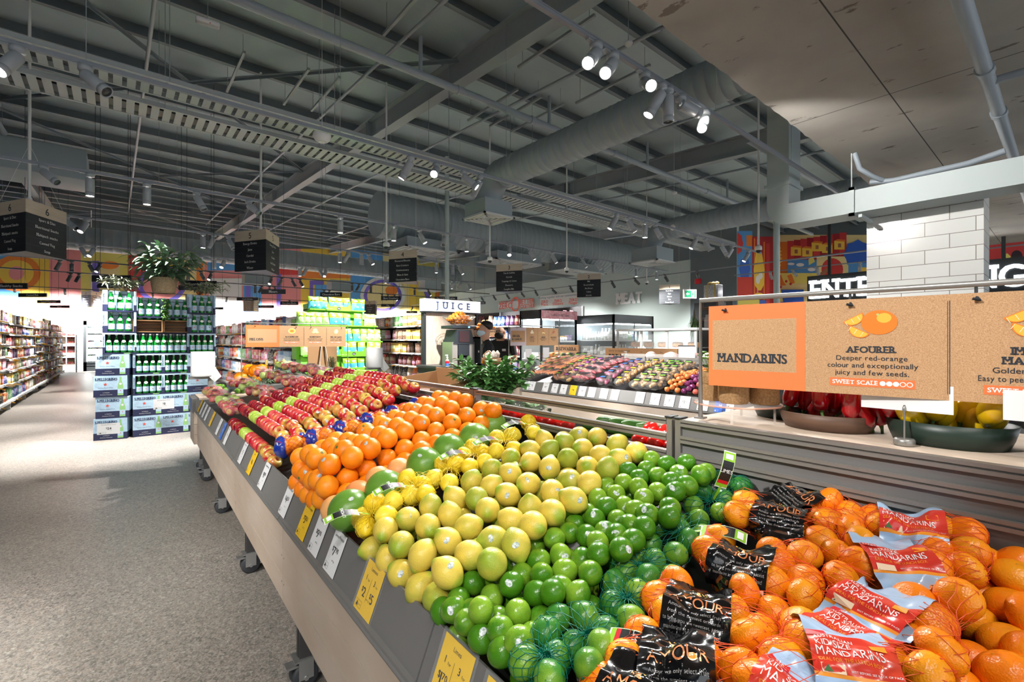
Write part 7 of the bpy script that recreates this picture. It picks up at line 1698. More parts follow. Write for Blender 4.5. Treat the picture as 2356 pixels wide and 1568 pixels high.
MB().add([(-.24, -.18, .42), (.24, -.18, .42), (.24, .2, .42), (-.24, .2, .42), (-.17, -.18, .7), (.17, -.18, .7), (.17, .2, .7), (-.17, .2, .7)], [(0, 3, 2, 1), (4, 5, 6, 7), (0, 1, 5, 4), (1, 2, 6, 5), (2, 3, 7, 6), (3, 0, 4, 7)]).box((-.13, -.17, .2), (.13, .02, .42)).build('housing', M_mach, t)
MB().box((-.12, -.19, .46), (.12, -.178, .67)).build('window', M_tint, t)
MB().bbox((-.28, -.2, .72), (.28, .22, .78), .01).build('tray_base', M_mach, t); MB().box((.08, -.205, .735), (.12, -.198, .765)).build('display', mat('blue_display', (120, 180, 250), emit=(120, 180, 250), es=1.5), t)
MB().lathe([(0, 0), (.035, 0), (.035, .2), (0, .2)], 14, M=T((.05, -.1, 0))).build('cup_stack', M_dark, t)
m = MB()
for z, r in ((.8, .16), (.86, .24), (.9, .3), (.93, .34), (.96, .36)): m.tube([(r * math.cos(2 * PI * k / 26), r * math.sin(2 * PI * k / 26) * .7, z) for k in range(27)], .004, 4, caps=False)
for k in range(20): a = 2 * PI * k / 20; m.tube([(.16 * math.cos(a), .11 * math.sin(a), .8), (.36 * math.cos(a), .25 * math.sin(a), .96)], .003, 4)
m.build('wire_basket', M_wire, t)
k = 0
for L_, n, r, z in ((0, 9, .16, .85), (1, 15, .24, .9), (2, 12, .19, .95), (3, 8, .12, .99), (4, 4, .06, 1.03)):
    for j in range(n):
        a = 2 * PI * j / n + L_; fruit('orange', 'orange', 'small orange in the juice machine basket, %s of its heap' % nth(k), 'orange', q + Vector((r * math.cos(a), r * .68 * math.sin(a), z)), 'oranges in the juice machine', scale=.82); k += 1
M_juice = mat('orange_juice', (255, 172, 20), .3, emit=(255, 170, 20), es=.15)
JB_ = [MB().lathe([(0, 0), (.03, 0), (.032, .01), (.032, .11), (.014, .15), (.014, .165), (0, .165)], 14).mesh('juice_body', M_juice), MB().lathe([(.016, .16), (.016, .185), (0, .185)], 12, caps=False).mesh('cap', M_lid)]
f0 = Vector((5.48, 7.5, 1.02))
t = thing('juice_fridge', 'small black countertop fridge of juice bottles beside the juice machine', 'fridge', f0)
MB().box((0, .3, 0), (.56, .33, .56)).box((0, 0, 0), (.03, .33, .56)).box((.53, 0, 0), (.56, .33, .56)).box((0, 0, .53), (.56, .33, .56)).box((0, 0, 0), (.56, .33, .03)).box((.265, 0, .03), (.285, .02, .53)).build('cabinet', M_dark, t)
MB().box((.03, .02, .27), (.53, .3, .28)).build('shelf', M_shelf, t)
MB().box((.05, .29, .5), (.51, .3, .52)).build('light_strip', mat('fridge_strip', (255, 255, 255), emit=(255, 255, 255), es=24), t)
k = 0
for z in (.03, .28):
    for i in range(6):
        b = thing('juice_bottle', 'orange juice bottle on the %s shelf of the small fridge, %s from the left' % ('bottom' if z < .1 else 'upper', nth(i)), 'bottle', f0 + Vector((.07 + .083 * i, .1 + .03 * (i % 2), z)), group='orange juice bottles'); link('juice_body', JB_[0], b); link('cap', JB_[1], b)
t = thing('juice_board', 'kraft board reading HOW TO MAKE YOUR JUICE above the small fridge', 'sign', f0 + Vector((.28, -.03, .57)))
MB().box((-.34, -.006, 0), (.34, .006, .13)).build('board', M_kraft, t); m = MB(); text(m, 'HOW TO MAKE YOUR JUICE', .035, frame((0, -.008, .085), (1, 0, 0), (0, 0, 1)), 0, slab=True, bold=.03)
for k in range(3): text(m, ('Take a bottle', 'Press and fill', 'Seal and enjoy')[k], .02, frame((-.22 + .22 * k, -.008, .035), (1, 0, 0), (0, 0, 1)), 0)
m.build('print', M_txt, t)
t = thing('orange_basket', 'low dark crate of oranges on top of the small fridge', 'crate', f0 + Vector((.05, .05, .7))); MB().box((0, 0, -.13), (.4, .25, -.0)).box((0, 0, 0), (.4, .01, .04)).box((0, .24, 0), (.4, .25, .04)).build('crate_body', M_oak, t)
k = 0
for z, nx, ny in ((.04, 5, 3), (.105, 4, 2), (.165, 2, 1)):
    for i in range(nx):
        for j in range(ny): fruit('orange', 'orange', 'orange stacked above the small fridge, %s from the bottom left' % nth(k), 'orange', f0 + Vector((.25 + .082 * (i - (nx - 1) / 2), .175 + .08 * (j - (ny - 1) / 2), .7 + z)), 'oranges above the small fridge', scale=.92); k += 1
def sanitiser(p, lab):
    t = thing('sanitiser_bottle', lab, 'bottle', p, group='sanitiser pump bottles')
    MB().lathe([(0, 0), (.034, 0), (.036, .01), (.036, .13), (.015, .16), (.014, .175)], 18).build('bottle_body', M_acr, t); MB().lathe([(.0365, .025), (.0365, .075)], 18, caps=False).build('label', M_jblue, t); MB().lathe([(.0366, .075), (.0366, .115)], 18, caps=False).build('label_top', M_red, t)
    MB().lathe([(.016, .17), (.016, .19), (.006, .19), (.006, .22), (0, .22)], 12).box((-.045, -.008, .215), (.012, .008, .23)).build('pump', M_wp, t)
sanitiser(on_Y(1029, 839, 7.35) * Vector((1, 1, 0)) + Vector((0, 0, 1.02)), 'clear pump bottle with a red and blue label on the juice counter')
# ================================================================ two men
M_skin = mat('skin', (206, 158, 132), .5, ss=.08); M_shirt = mat('black_polo', (24, 26, 30), .75); M_trou = mat('dark_trousers', (46, 44, 54), .75); M_hair = mat('dark_hair', (26, 22, 20), .5); M_mask = mat('pale_blue_mask', (196, 216, 230), .7); M_shoe = mat('black_shoe', (20, 20, 22), .4); M_badge = mat('name_badge', (232, 228, 228), .5)
def person(label, loc, rz, J_, scale=1.):
    """one continuous skinned body; J_ lists joints: name -> (parent, position, radius)"""
    names = list(J_); me = bpy.data.meshes.new('body')
    me.from_pydata([J_[n][1] for n in names], [(names.index(J_[n][0]), i) for i, n in enumerate(names) if J_[n][0]], [])
    o = bpy.data.objects.new('tmp', me); COL.objects.link(o)
    sk = o.modifiers.new('s', 'SKIN'); sk.use_smooth_shade = True
    for i, n in enumerate(names):
        v = me.skin_vertices[0].data[i]; r = J_[n][2]; v.radius = r if isinstance(r, tuple) else (r, r); v.use_root = i == 0
    sb = o.modifiers.new('u', 'SUBSURF'); sb.levels = sb.render_levels = 2
    dg = bpy.context.evaluated_depsgraph_get()
    out = bpy.data.meshes.new_from_object(o.evaluated_get(dg)); bpy.data.objects.remove(o)
    for m_ in (M_skin, M_shirt, M_trou, M_shoe): out.materials.append(m_)
    P = {n: Vector(J_[n][1]) for n in names}
    segs = [(n, J_[n][0]) for n in names if J_[n][0]]
    for p in out.polygons:
        c = p.center; best = (9, None, 0)
        for n, par in segs:
            a, b = P[par], P[n]; d = b - a; q = max(0, min(1, (c - a).dot(d) / max(1e-9, d.length_squared))); e = (a + d * q - c).length
            if e < best[0]: best = (e, n, q)
        n, q = best[1], best[2]
        mi = 1 if n in ('waist', 'chest', 'upper', 'shl', 'shr') or (n == 'neck' and q < .55) or (n[:3] == 'elb' and q < .72) else 2 if n[:3] in ('hip', 'kne', 'ank') else 3 if n[:3] in ('toe', 'hee') else 0
        p.material_index = mi; p.use_smooth = True
    t = thing('person', label, 'person', loc, (0, 0, rz)); t.scale = (scale,) * 3
    link('body', out, t)
    return t
def body_joints(lean=0., head=(0, .06, 1.62), nose=(0, .1), al=None, ar=None, stride=.12):
    """facing +Y"""
    J_ = {'pelvis': (None, (0, 0, .95), (.16, .12)), 'waist': ('pelvis', (0, lean * .3, 1.1), (.15, .11)), 'chest': ('waist', (0, lean * .7, 1.3), (.18, .125)), 'upper': ('chest', (0, lean, 1.43), (.15, .1)), 'neck': ('upper', (0, lean + .02, 1.53), .058),
          'jaw': ('neck', (head[0], head[1] + .02, head[2] - .05), (.072, .085)), 'skull': ('jaw', (head[0], head[1], head[2] + .05), (.078, .095)), 'crown': ('skull', (head[0], head[1] - .01, head[2] + .11), (.06, .07)),
          'nose': ('jaw', (head[0] + nose[0], head[1] + nose[1], head[2] - .01), .018)}
    for s, nm, A_ in ((-1, 'l', al), (1, 'r', ar)):
        J_['sh' + nm] = ('upper', (s * .19, lean, 1.42), .07)
        e, w = A_
        J_['elb' + nm] = ('sh' + nm, e, .045); J_['wri' + nm] = ('elb' + nm, w, .028)
        d = (Vector(w) - Vector(e)).normalized(); sd = Vector((1, 0, 0)); sd = (sd - d * sd.dot(d)).normalized(); dn = d.cross(sd)
        pm = Vector(w) + d * .06; J_['palm' + nm] = ('wri' + nm, tuple(pm), (.036, .02))
        for k in range(4):
            b_ = pm + sd * (.024 - .016 * k) + d * .035; L_ = (.062, .072, .068, .052)[k]
            J_['fa%d%s' % (k, nm)] = ('palm' + nm, tuple(b_), .0095); J_['fb%d%s' % (k, nm)] = ('fa%d%s' % (k, nm), tuple(b_ + d * L_ * .5 + dn * .012), .0085); J_['fc%d%s' % (k, nm)] = ('fb%d%s' % (k, nm), tuple(b_ + d * L_ * .85 + dn * .034), .0075)
        b_ = pm - d * .03 + sd * .034 * -s; J_['ta' + nm] = ('wri' + nm, tuple(b_), .011); J_['tb' + nm] = ('ta' + nm, tuple(b_ + d * .04 + sd * .02 * -s + dn * .012), .009)
        J_['hip' + nm] = ('pelvis', (s * .1, 0, .88), .1); J_['kne' + nm] = ('hip' + nm, (s * .1, stride * s * .6 + .03, .48), .062); J_['ank' + nm] = ('kne' + nm, (s * .1, stride * s, .09), .042)
        J_['toe' + nm] = ('ank' + nm, (s * .11, stride * s + .17, .035), (.042, .03)); J_['hee' + nm] = ('ank' + nm, (s * .1, stride * s - .05, .035), .035)
    return J_
def head_bits(t, h, nose, hair=True, mask=None, glasses=False):
    hx, hy, hz = h
    for s in (-1, 1): MB().ell((hx + s * .079, hy - .005, hz + .01), (.012, .02, .032), 10, 8).build('ear', M_skin, t)
    for s in (-1, 1): MB().ell((hx + s * .03, hy + .093, hz + .035), (.012, .006, .008), 8, 6).build('eye', M_ktx, t)
    if hair:
        m = MB(); m.ell((hx, hy - .02, hz + .075), (.088, .108, .085), 18, 12, 0, None, lambda x, y, z: (x, y, max(z, -.75 + 1.05 * max(0, y + .35)))); m.build('hair', M_hair, t)
    if mask: MB().ell((hx, hy + .045, hz - .035), (.079, .082, .062), 16, 10).build('face_mask', mask, t)
    if not mask: MB().ell((hx, hy + .09, hz - .05), (.028, .01, .007), 10, 6).build('mouth', mat('lips', (170, 100, 92), .5), t)
    if glasses:
        m = MB()
        for s in (-1, 1): m.tube([(hx + s * .034 + .026 * math.cos(2 * PI * k / 14), hy + .108, hz + .03 + .02 * math.sin(2 * PI * k / 14)) for k in range(15)], .003, 5, caps=False); m.tube([(hx + s * .06, hy + .105, hz + .035), (hx + s * .084, hy, hz + .035)], .003, 5)
        m.tube([(hx - .008, hy + .11, hz + .035), (hx + .008, hy + .11, hz + .035)], .003, 5); m.build('glasses', M_ktx, t)
h1 = (0, .1, 1.66)
t = person('person in black polo shirt and pale blue mask, in profile beside the juice fridge', (4.49, 5.85, 0), math.radians(58), body_joints(.07, h1, (0, .1), ((-.27, .02, 1.14), (-.24, .22, .95)), ((.26, -.02, 1.12), (.26, .1, .86))), 1.0)
head_bits(t, h1, 0, True, M_mask); MB().box((.06, .185, 1.32), (.14, .2, 1.35)).build('name_badge', M_badge, t)
h2 = (0, .13, 1.6)
t = person('bald bearded person in black with glasses, looking down at a phone', (5.22, 6.45, 0), math.radians(115), body_joints(.06, h2, (0, .1), ((-.27, .1, 1.14), (-.08, .36, 1.12)), ((.27, .08, 1.14), (.08, .34, 1.14)), .04), 1.02)
head_bits(t, h2, 0, False, mat('dark_beard', (40, 36, 36), .8), True); MB().box((-.12, .165, 1.3), (-.06, .185, 1.34)).build('name_badge', M_badge, t)
tag(MB().bbox((-.035, -.07, -.005), (.035, .07, .005), .003).build('phone', M_ktx, None, (5.22 - .36, 6.45 - .16, 1.16), (.5, 0, math.radians(115))), 'dark phone held by the bald man', 'phone')
# ================================================================ fridges
M_fr = mat('fridge_black', (30, 34, 37), .45); M_frin = mat('fridge_inside', (214, 224, 228), .5); M_strip = mat('fridge_light', (255, 255, 255), emit=(240, 250, 255), es=38); M_pane = mat('fridge_glass', (240, 250, 250), .03, alpha=.1, spec=.8); M_pink = mat('pink_header', (240, 190, 196), .5, var=(14, (214, 110, 130), .7, 3))
def fridge(label, x0, y0, x1, y1, h, shelves, front, side, header=None, kinds=None, seed=1, grp='', twodoor=True):
    """black display fridge, glazed at the front (-Y) and on the left side (-X)"""
    R_ = random.Random(seed); t = thing('display_fridge', label, 'fridge', (x0, y0, 0)); w, d = x1 - x0, y1 - y0
    MB().box((0, d - .04, .12), (w, d, h)).box((w - .04, 0, .12), (w, d, h)).box((0, 0, 0), (w, d, .32)).box((0, 0, h - .2), (w, d, h)).build('cabinet', M_fr, t)
    MB().box((.05, d - .06, .32), (w - .06, d - .041, h - .2)).build('lining', M_frin, t)
    for x, y in ((0, 0), (w - .04, 0), (0, d - .05)): MB().box((x, y, .3), (x + .04, y + .04, h)).build('corner_post', M_fr, t)
    MB().box((.04, .06, h - .225), (w - .06, .1, h - .2)).box((.06, .06, h - .225), (.1, d - .06, h - .2)).build('light_strip', M_strip, t)
    for z in shelves: MB().box((.03, .03, z - .02), (w - .05, d - .05, z)).box((.02, .02, z - .03), (w - .05, .03, z + .01)).build('shelf', M_shelf, t)
    MB().box((.04, .012, .32), (w - .04, .018, h - .2)).build('front_glass', M_pane, t); MB().box((.012, .04, .32), (.018, d - .05, h - .2)).build('side_glass', M_pane, t)
    if twodoor: MB().box((w / 2 - .015, .0, .32), (w / 2 + .015, .012, h - .2)).build('door_frame', M_fr, t)
    if header:
        MB().box((0, -.012, h - .2), (w, 0, h - .01)).build('header', M_pink, t); m = MB(); text(m, header, .06, frame((w / 2, -.014, h - .13), (1, 0, 0), (0, 0, 1)), 0, slab=True, fit=w * .5); m.build('header_print', M_txt, t)
    for si, z in enumerate(shelves):
        for sd, L_ in (('front', w), ('side', d)):
            a = .1 if sd == 'front' else .22; i = 0
            while a < L_ - .16:
                kd, nm, ww, hh, cols = R_.choice(kinds); col = R_.choice(cols)
                for _ in range(R_.randint(2, 4)):
                    if a > L_ - .14: break
                    p = (x0 + a, y0 + .12, z) if sd == 'front' else (x0 + .12, y0 + a, z)
                    product(kd, nm, p, (ww * .95, ww * .95, hh), col, '%s %s, %s on the %s shelf, %s of the %s' % (col, nm.replace('_', ' '), nth(i), SHN[si], sd, grp), 'bottle' if 'bottle' in nm else 'packet', '%s in the %s' % (nm.replace('_', ' '), grp)); a += ww; i += 1
MK = [('bottle', 'milk_bottle', .1, .27, ['white', 'white', 'pale blue', 'white']), ('bottle', 'yoghurt_bottle', .085, .2, ['white', 'pale green', 'blue', 'pale blue']), ('carton', 'milk_carton', .095, .23, ['white', 'blue', 'pale blue'])]
fridge('tall black dessert fridge with a pink header behind the ginger board', 7.25, 7.63, 8.42, 8.36, 2.2, [.34, .72, 1.1, 1.5], 0, 0, 'CAKE & DESSERT BAR', [('carton', 'dessert_box', .12, .14, ['pink', 'white', 'purple', 'brown']), ('jar', 'dessert_cup', .1, .12, ['white', 'pink', 'beige'])], 51, 'dessert fridge')
fridge('black milk fridge glazed on two sides, in front of the meat wall', 8.5, 6.6, 10.05, 7.8, 2.1, [.34, .76, 1.15, 1.52], 0, 0, None, MK, 52, 'milk fridge')
fridge('black fridge bay left of the milk fridge', 8.5, 7.84, 8.9, 9.4, 2.12, [.34, .76, 1.15, 1.52], 0, 0, None, MK, 53, 'left milk bay', False)
# glazed fridge doors at the end of the far left aisle
t = thing('upright_fridge', 'black-framed upright fridge with lit shelves at the end of the left aisle', 'fridge', (-1.25, 31.5, 0))
MB().box((0, .9, 0), (1.9, .95, 2.5)).box((0, 0, 2.3), (1.9, .95, 2.5)).box((0, 0, 0), (1.9, .95, .45)).box((0, 0, 0), (.12, .95, 2.5)).box((1.78, 0, 0), (1.9, .95, 2.5)).build('cabinet', M_fr, t)
MB().box((.12, .85, .45), (1.78, .89, 2.3)).build('lining', M_frin, t); MB().box((.14, .05, 2.24), (1.76, .1, 2.3)).box((.12, .05, .5), (.15, .1, 2.2)).build('light_strip', M_strip, t)
for z in (.5, .85, 1.2, 1.55, 1.9): MB().box((.12, .15, z - .02), (1.78, .85, z)).build('shelf', M_shelf, t)
MB().box((.12, .0, .22), (1.78, .012, .26)).box((.12, 0, .34), (1.78, .012, .38)).build('bumper', M_steelb, t); MB().box((.4, -.005, 1.25), (.62, .0, 1.6)).build('blue_notice', M_blu, t)
R_ = random.Random(61)
for si, z in enumerate((.5, .85, 1.2, 1.55, 1.9)):
    for i in range(9): product('carton', 'frozen_box', (-1.25 + .22 + .185 * i, 31.75, z), (.17, .12, .26), R_.choice(['white', 'pale blue', 'beige', 'green', 'orange', 'red']), 'frozen food box, %s from the left on the %s shelf of the end-aisle fridge' % (nth(i), SHN[si]), 'packet', 'frozen boxes in the end fridge')
t = thing('side_stand', 'small wooden stand of red bags beside the end-aisle fridge', 'stand', (-2.45, 30.6, 0))
for z in (.4, .95, 1.4, 1.75): MB().box((0, 0, z - .03), (1.0, .4, z)).build('shelf', M_wood, t)
for x in (0, .97): MB().box((x, 0, 0), (x + .03, .4, 1.8)).build('side', M_fr, t)
for si, z in enumerate((.4, .95, 1.4, 1.75)):
    for i in range(3): product('pouch', 'red_bag', (-2.3 + .32 * i, 30.8, z), (.29, .16, .3), 'dark red' if si != 2 or i == 2 else 'white', 'snack bag, %s from the left on the %s shelf of the small wooden stand' % (nth(i), SHN[si]), 'packet', 'bags on the small wooden stand')
# deli and bread area right of the milk fridge
t = thing('glass_case', 'white-framed glass bakery case behind the onions', 'display case', (8.6, 4.7, 0))
MB().box((0, 0, 0), (.8, 1.9, 1.05)).build('base', M_white, t)
for x, y in ((0, 0), (0, .62), (0, 1.24), (0, 1.86), (.76, 0), (.76, 1.86)): MB().box((x, y, 1.05), (x + .04, y + .04, 1.72)).build('corner_post', M_white, t)
MB().box((-.02, -.02, 1.72), (.82, 1.92, 1.76)).build('top', M_white, t); MB().box((0, .04, 1.05), (.006, 1.86, 1.72)).build('front_glass', M_pane, t); MB().box((.04, .04, 1.36), (.76, 1.86, 1.37)).build('glass_shelf', M_acr, t)
M_bread = mat('bread_crust', (196, 138, 80), .6, var=(14, (150, 96, 50), .7, 3)); LOAF = MB().bbox((-.06, -.1, 0), (.06, .1, .11), .035).mesh('loaf', M_bread)
for i in range(10): tag(link('bread_loaf', LOAF, None, (8.78, 4.86 + .17 * i, 1.05 if i % 2 else 1.37)), 'brown bread loaf in the glass bakery case, %s from the right' % nth(i), 'bread', 'loaves in the bakery case')
t = thing('bread_board', 'kraft board reading HOW TO BAKE YOUR BREAD in front of the glass case', 'sign', (7.6, 5.3, 1.1)); Mb = frame((0, 0, 0), (.1, -1, 0), (0, 0, 1))
MB().box((-.75, -.005, -.05), (.75, .26, .005), 0, Matrix(Mb)).build('board', M_kraft, t); m = MB(); text(m, 'HOW TO BAKE YOUR', .045, Mb @ T((-.66, .19, .008)), 0, align='l', slab=True); text(m, 'BREAD', .13, Mb @ T((-.66, .05, .008)), 0, align='l', slab=True, bold=.06, fit=.5)
for k in range(4): text(m, ('Mix', 'Knead', 'Rest', 'Bake')[k], .03, Mb @ T((.05 + .2 * k, .18, .008)), 0)
m.build('print', M_txt, t)
t = thing('slicing_table', 'low kraft-fronted table with a pale round rail before the bakery case', 'table', (6.75, 4.6, 0)); MB().box((0, 0, 0), (.7, 1.6, 1.02)).build('cabinet', M_wood, t); MB().box((-.04, -.04, 1.02), (.74, 1.64, 1.09)).build('top', M_kraft, t)
MB().tube([(-.1, 1.7, 1.0), (-.1, 1.9, 1.02), (.2, 2.1, .98)], .05, 10).build('rail', M_wood, t)
sanitiser(Vector((6.85, 5.05, 1.09)), 'clear pump bottle with a red and blue label before the bread board')
t = thing('bread_rack', 'small rack of sliced loaves under a lettered kraft board', 'rack', (6.9, 6.55, 0)); MB().box((0, 0, 0), (.4, .7, 1.05)).build('cabinet', M_wood, t); MB().box((.38, .0, 1.05), (.4, .7, 1.42)).build('board', M_kraft, t); m = MB(); text(m, 'IRREWARRA', .1, frame((.378, .35, 1.3), (0, -1, 0), (0, 0, 1)), 0, slab=True, bold=.04, fit=.6); m.build('print', M_txt, t)
for i in range(8): tag(link('bread_loaf', LOAF, None, (7.05 + .1 * (i // 4), 6.65 + .16 * (i % 4), 1.05 + .1 * (i // 4)), (0, 0, PI / 2)), 'wrapped sliced loaf in the small bread rack, %s from the right' % nth(i), 'bread', 'loaves in the bread rack')
M_meatp = mat('pale_meat', (240, 206, 196), .4, var=(18, (204, 140, 136), .7, 3)); HAM = MB().ell((0, 0, 0), (.11, .07, .055), 14, 9, 0, None, lambda x, y, z: (x, y * (1 + .15 * x), z)).mesh('meat_joint', M_meatp)
t = thing('chilled_table', 'long low chilled table of wrapped meat behind the carrot bin', 'table', (5.98, .2, 0)); MB().box((0, 0, 0), (.65, 4.3, 1.22)).build('cabinet', M_bg, t); MB().box((0, 0, 1.22), (.65, 4.3, 1.235)).build('top', M_inox, t); MB().box((.0, 0, 1.235), (.006, 4.3, 1.31)).build('front_glass', M_pane, t)
for i in range(26): tag(link('wrapped_meat', HAM, None, (6.12 + .2 * (i % 2) + .05 * (i % 3), .35 + .155 * i, 1.285 + .0), (0, 0, R_.uniform(-1, 1))), 'wrapped pale meat on the chilled table, %s from the right' % nth(i), 'meat', 'wrapped meats on the chilled table')
for i, y in enumerate((3.4, 2.55)):
    t = thing('card_holder', 'white price card with a black top edge behind the onions, %s of two' % ('left' if i == 0 else 'right'), 'price card', (5.97, y, 1.275), group='price cards on the chilled table'); MB().box((-.006, -.12, 0), (-.002, .12, .15)).build('card', M_wti, t); MB().box((-.009, -.125, .15), (.0, .125, .165)).build('clip', M_dark, t)
t = thing('stacked_crates', 'stepped stack of dark wooden crates with a sparkling gift box on top', 'crate', (10.6, 5.4, 0))
for k, (w, z) in enumerate(((.62, 1.76), (.52, 2.02), (.38, 2.26))): MB().box((-.1, -w / 2, z), (.3, w / 2, z + .23)).build('crate', M_oak, t); MB().box((-.105, -w / 2 + .04, z + .03), (-.1, w / 2 - .04, z + .2)).build('chalk_panel', M_dark, t)
MB().box((-.1, -.4, 0), (.4, .4, 1.76)).build('plinth', M_fr, t)
M_spark = mat('silver_glitter', (220, 220, 224), .3, .5, var=(80, (120, 120, 126), .8, 2)); t = thing('gift_box', 'sparkling silver gift box with a gold bow on the crates', 'gift box', (10.65, 5.4, 2.5)); MB().bbox((-.12, -.17, 0), (.12, .17, .3), .01).build('box', M_spark, t); MB().box((-.125, -.12, 0), (.125, -.08, .305)).box((-.125, .06, 0), (.125, .1, .305)).build('ribbon', M_goldf, t); [MB().ell((0, y, .34), (.05, .06, .04), 10, 7).build('bow_loop', M_goldf, t) for y in (-.08, 0, .08)]
leafy('trailing_plant', 'trailing green plant hanging down beside the crates', 'plant', (10.42, 5.75, 2.25), 220, .14, -.62, .1, .014, M_ivy, 33, 12, droop=1.2, flat_=1)
t = thing('glass_jar', 'large clear glass jar standing before the dark crates', 'jar', (10.2, 5.25, 1.76)); MB().lathe([(0, 0), (.11, 0), (.12, .02), (.12, .24), (.09, .29), (.09, .32), (.1, .33)], 20).build('jar_body', M_acr, t); MB().box((-.15, -.2, -1.76), (.2, .2, 0)).build('stand', M_fr, t)
t = thing('wine_shelf', 'dark shelf of boxed treats right of the crates', 'shelving', (11.2, 3.6, 0)); MB().box((0, 0, 0), (.4, 1.55, 1.75)).build('cabinet', M_fr, t)
for i in range(16): product('carton', 'gift_carton', (11.15, 3.7 + .18 * (i % 8), 1.75 + .27 * (i // 8)), (.16, .17, .26), R_.choice(['black', 'black', 'blue', 'brown', 'dark red']), 'dark boxed treat, %s from the right in the %s row beyond the onions' % (nth(i % 8), ('lower', 'upper')[i // 8]), 'packet', 'boxed treats')
struct(MB().box((19.95, 9.3, 0), (19.98, 11.0, 3.2)).build('door_1', M_dark))
# ================================================================ lettering, exit sign, murals
t = thing('wall_lettering', 'big white MEAT letters on the pale green wall', 'sign', (19.97, 0, 0)); m = MB()
def on_wall(px, py): return on_X(px, py, 20)
a, b = on_wall(1420, 700), on_wall(1478, 697); text(m, 'MEAT', .78, frame((-.03, (a.y + b.y) / 2, a.z), (0, -1, 0), (0, 0, 1)), 0, slab=True, bold=.08, fit=abs(a.y - b.y)); m.build('letters', mat('white_letters', (250, 250, 250), .4), t)
t = thing('wall_lettering', 'second white MEAT lettering, partly hidden by the juice sign', 'sign', (19.97, 0, 0)); m = MB()
a, b = on_wall(1072, 719), on_wall(1107, 718); text(m, 'MEAT', .72, frame((-.03, (a.y + b.y) / 2, a.z), (0, -1, 0), (0, 0, 1)), 0, slab=True, bold=.08, fit=abs(a.y - b.y)); m.build('letters', MATS['white_letters'], t)
t = thing('wall_panel', 'white wall panels with red ZERO and BETTER TOGETHER print', 'sign', (19.97, 0, 0)); p_, m = MB(), MB()
for x0, x1, y0, y1 in ((1148, 1228, 688, 712), (1244, 1330, 672, 704)):
    A_, B2 = on_wall(x0, y1), on_wall(x1, y0); p_.box((-.02, B2.y, A_.z), (-.005, A_.y, B2.z))
p_.build('panel', M_white, t)
for s, px, py, sz, w_, mi in (('ZERO', 1164, 710, .55, 1.6, 0), ('TOGETHER TO', 1164, 697, .2, 1.5, 0), ('BETTER', 1213, 698, .42, 1.5, 0), ('TOGETHER', 1213, 708, .34, 1.5, 0), ('ZERO', 1254, 697, .24, .7, 0), ('Waste', 1254, 703, .22, .7, 0), ('ZERO', 1285, 695, .24, .7, 0), ('Emissions', 1285, 701, .22, .9, 0), ('ZERO', 1320, 693, .24, .7, 0), ('Hunger', 1320, 699, .22, .8, 0), ('Working together with our communities', 1282, 684, .18, 3.2, 1), ('together we can make a genuine difference.', 1290, 709, .18, 3.6, 1)):
    q = on_wall(px, py); text(m, s, sz, frame((-.024, q.y, q.z), (0, -1, 0), (0, 0, 1)), mi, bold=.04, fit=w_)
q = on_wall(1187, 700); R0 = [(.42 * k * math.cos(2 * PI * i / 24), .5 * k * math.sin(2 * PI * i / 24)) for k in (1, .75) for i in range(24)]
m.add([(-.024, q.y - x, q.z + z) for x, z in R0], [(i, (i + 1) % 24, 24 + (i + 1) % 24, 24 + i) for i in range(24)]); m.build('print', [mat('panel_red', (222, 84, 70), .5), mat('panel_grey', (140, 150, 170), .5)], t)
q = at(1587, 676, 17); t = thing('exit_sign', 'small green and white exit sign with an arrow, hung beside the dark doorway', 'exit sign', q); Me = frame((0, 0, 0), (.83, -.55, 0), (0, 0, 1))
MB().box((-.24, -.16, -.03), (.24, .16, .03), 0, Me).build('case', M_white, t); m = MB(); Z = Me @ T((0, 0, .032)); m.flat([(-.2, -.12), (.2, -.12), (.2, .12), (-.2, .12)], 0, Z); Z2 = Z @ T((0, 0, .002))
m.flat([(-.16, 0), (-.09, .06), (-.09, .02), (-.02, .02), (-.02, -.02), (-.09, -.02), (-.09, -.06)], 1, Z2); m.flat([(.04, -.1), (.16, -.1), (.16, .1), (.04, .1)], 1, Z2); m.disc(.1, .06, .02, 0, Z2 @ T((0, 0, .001)), 10); m.flat([(.07, -.08), (.09, -.08), (.105, -.02), (.12, -.07), (.14, -.06), (.12, .01), (.12, .04), (.085, .04), (.07, 0)], 0, Z2 @ T((0, 0, .001)))
m.build('pictogram', [mat('exit_green', (10, 130, 84), .4, emit=(10, 150, 90), es=.05), mat('exit_white', (250, 255, 250), .4, emit=(250, 255, 250), es=.1)], t); MB().tube([(0, 0, .16), (0, 0, zr(q.y) - q.z)], .008, 5).build('rod', M_steel, t)
q = on_wall(1608, 647); t = thing('alarm_bell', 'small red fire alarm box on the grey wall', 'alarm', (19.96, q.y, q.z)); MB().bbox((-.08, -.14, -.12), (0, .14, .12), .03).build('case', M_red, t)
CW_ = {'b': (84, 150, 214), 'B': (52, 100, 200), 'r': (206, 66, 66), 'R': (170, 44, 54), 'p': (236, 150, 150), 'y': (246, 206, 84), 'Y': (240, 226, 120), 'o': (232, 132, 56), 'c': (244, 224, 160), 'w': (246, 246, 246), 'v': (110, 96, 196), 'k': (60, 44, 50), 'n': (170, 110, 80), 'g': (150, 190, 110)}
MW = [mat('mural_' + k + ('_dark' if k.isupper() else ''), v, .7) for k, v in CW_.items()]; MK_ = list(CW_)
